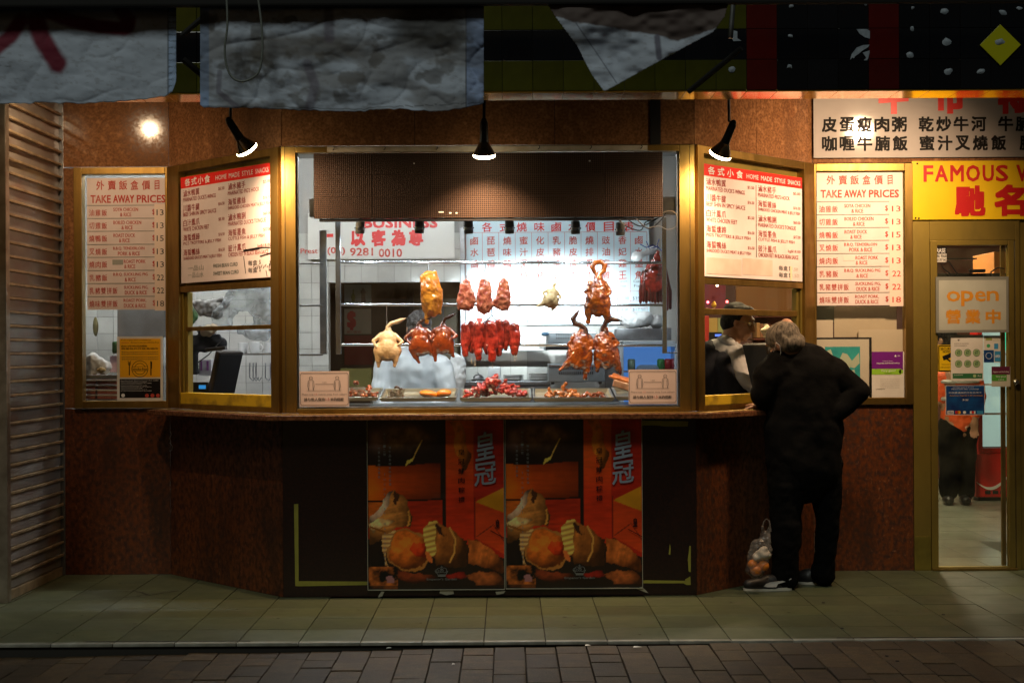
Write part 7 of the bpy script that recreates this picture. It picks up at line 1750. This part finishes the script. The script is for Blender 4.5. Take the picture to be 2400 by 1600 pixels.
blob('vest', [('c', A(1684, 862, 8.94), A(1690, 960, 8.94), .158, .162, .8), ('c', A(1672, 832, 8.94), A(1700, 832, 8.90), .10, .07), ('c', A(1698, 850, 8.85), A(1725, 935, 8.84), .07, .095)], .009, VEST, ca, 3, [(12, .008)])

# ---- cook, seen from behind
ch = empty('person', P(970, 1300, 9.45), 'cook in a white coat with dark hair, back turned, behind the soy chickens', 'person')
A = lambda x, y, D=9.45: P(x, y, D)
HM = head(A(982, 775), (-.15, 1, -.15), (0, 0, 1), 1.0)
blob('body', xf(HM, HEADP) + [('c', A(975, 825), A(981, 790), .062, .056), ('c', A(965, 865), A(965, 1000), .14, .14, .7), ('c', A(965, 850), A(965, 1290), .13, .10, .7)], .009, SKIN, ch, 2)
eyes(HM, ch)
blob('hair', xf(HM, [('e', (0, -.020, .045), (.085, .100, .092)), ('e', (0, -.050, -.02), (.083, .068, .078))]), .007, mat('black hair', (.012, .010, .010), .45, bump=.8, bs=150), ch, 1, [(35, .007)])
CC = mat('white cook coat', (.72, .75, .76), .7, 0, (.64, .67, .69), 5, bump=.12, bs=16)
blob('cook_coat', [('c', A(912, 862), A(1022, 862), .10, .10, .8), ('c', A(967, 838), A(967, 870), .11, .17, .7), ('c', A(965, 870), A(963, 1000), .185, .19, .72), ('c', A(905, 862), A(888, 930, 9.38), .085, .065), ('c', A(1028, 860), A(1050, 930, 9.38), .09, .07), ('c', A(1048, 925, 9.38), A(1020, 960, 9.3), .065, .05), ('c', A(888, 925, 9.38), A(905, 960, 9.3), .06, .05), ('c', A(973, 822), A(975, 838), .062, .085)], .009, CC, ch, 4, [(7, .014), (18, .006)])
blob('white_coat', [('c', P(1070, 850, 9.9), P(1058, 980, 9.9), .06, .10, .5), ('c', P(1065, 835, 9.9), P(1075, 860, 9.9), .03, .06, .5)], .008, CC, None, 2, [(12, .014), (40, .005)], label='white apron cloth hanging beside the cook, behind the red pork', cat='apron')

# ---- diner in an orange vest
di = empty('person', P(2240, 1185, 12.75), 'person in an orange safety vest and dark trousers inside the glass door', 'person')
A = lambda x, y, D=12.75: P(x, y, D)
HM = head(A(2216, 800), (-.6, .8, -.1), (0, 0, 1), 1.0)
blob('body', xf(HM, HEADP) + [('c', A(2225, 850), A(2218, 815), .062, .056), ('c', A(2240, 880), A(2243, 1000), .15, .14, .8), ('c', A(2232, 1020), A(2226, 1090), .09, .07), ('c', A(2226, 1090), A(2225, 1150), .07, .05), ('c', A(2258, 1020, 12.85), A(2260, 1090, 12.85), .09, .07), ('c', A(2260, 1090, 12.85), A(2262, 1150, 12.85), .07, .05),
    ('c', A(2285, 885), A(2296, 940), .055, .05), ('c', A(2296, 940), A(2285, 980, 12.9), .045, .035), ('c', A(2205, 885), A(2200, 940), .055, .05)] + xf(Matrix.Translation(A(2284, 985, 12.65)) @ Euler((R(-80), 0, 0)).to_matrix().to_4x4(), hand_prims(1, .35)), .009, SKIN, di, 2)
blob('hair', xf(HM, [('e', (0, -.020, .045), (.085, .100, .090)), ('e', (0, -.050, -.01), (.082, .068, .07))]), .008, HAIRB, di, 1, [(35, .007)])
eyes(HM, di)
OV = mat('orange safety vest', (.85, .12, .02), .6, 0, (.75, .09, .015), 4, bump=.3, bs=14)
vs = blob('vest', [('c', A(2225, 885), A(2268, 885), .11, .11, .8), ('c', A(2246, 880), A(2247, 985), .16, .165, .75), ('c', A(2262, 985), A(2232, 985), .10, .10, .8), ('c', A(2284, 885), A(2294, 925), .075, .065), ('c', A(2294, 925), A(2287, 970, 12.66), .066, .05), ('c', A(2208, 885), A(2202, 935), .07, .06)], .010, OV, di, 3, [(8, .014), (24, .006)])
q = MB()
for x in (2222, 2270):
    a = A(x, 865, 12.83); b = A(x + 3, 985, 12.83)
q = MB(); 
for z_ in (A(0, 905).z, A(0, 945).z):
    q.tube([Vector((A(2246, 900).x + .175 * math.cos(t), 12.75 + .142 * math.sin(t), z_)) for t in [math.pi + i * math.pi / 12 for i in range(13)]], .018, 6)
q.build('reflective_band', mat('silver band', (.45, .45, .42), .4), vs)
blob('trousers', [('c', A(2260, 1000), A(2230, 1000), .13, .13, .8), ('c', A(2230, 1010), A(2226, 1090), .12, .095), ('c', A(2226, 1090), A(2224, 1150), .095, .085), ('c', A(2262, 1010, 12.85), A(2262, 1090, 12.85), .12, .095), ('c', A(2262, 1090, 12.85), A(2264, 1150, 12.85), .095, .085)], .010, TROU, di, 3, [(8, .012)])
for x in (2222, 2262):
    p = A(x, 1165, 12.7); blob('shoe', [('c', Vector((p.x, p.y + .03, .045)), Vector((p.x - .03, p.y - .12, .045)), .045, .045, .9)], .008, BLACK, di, 2)
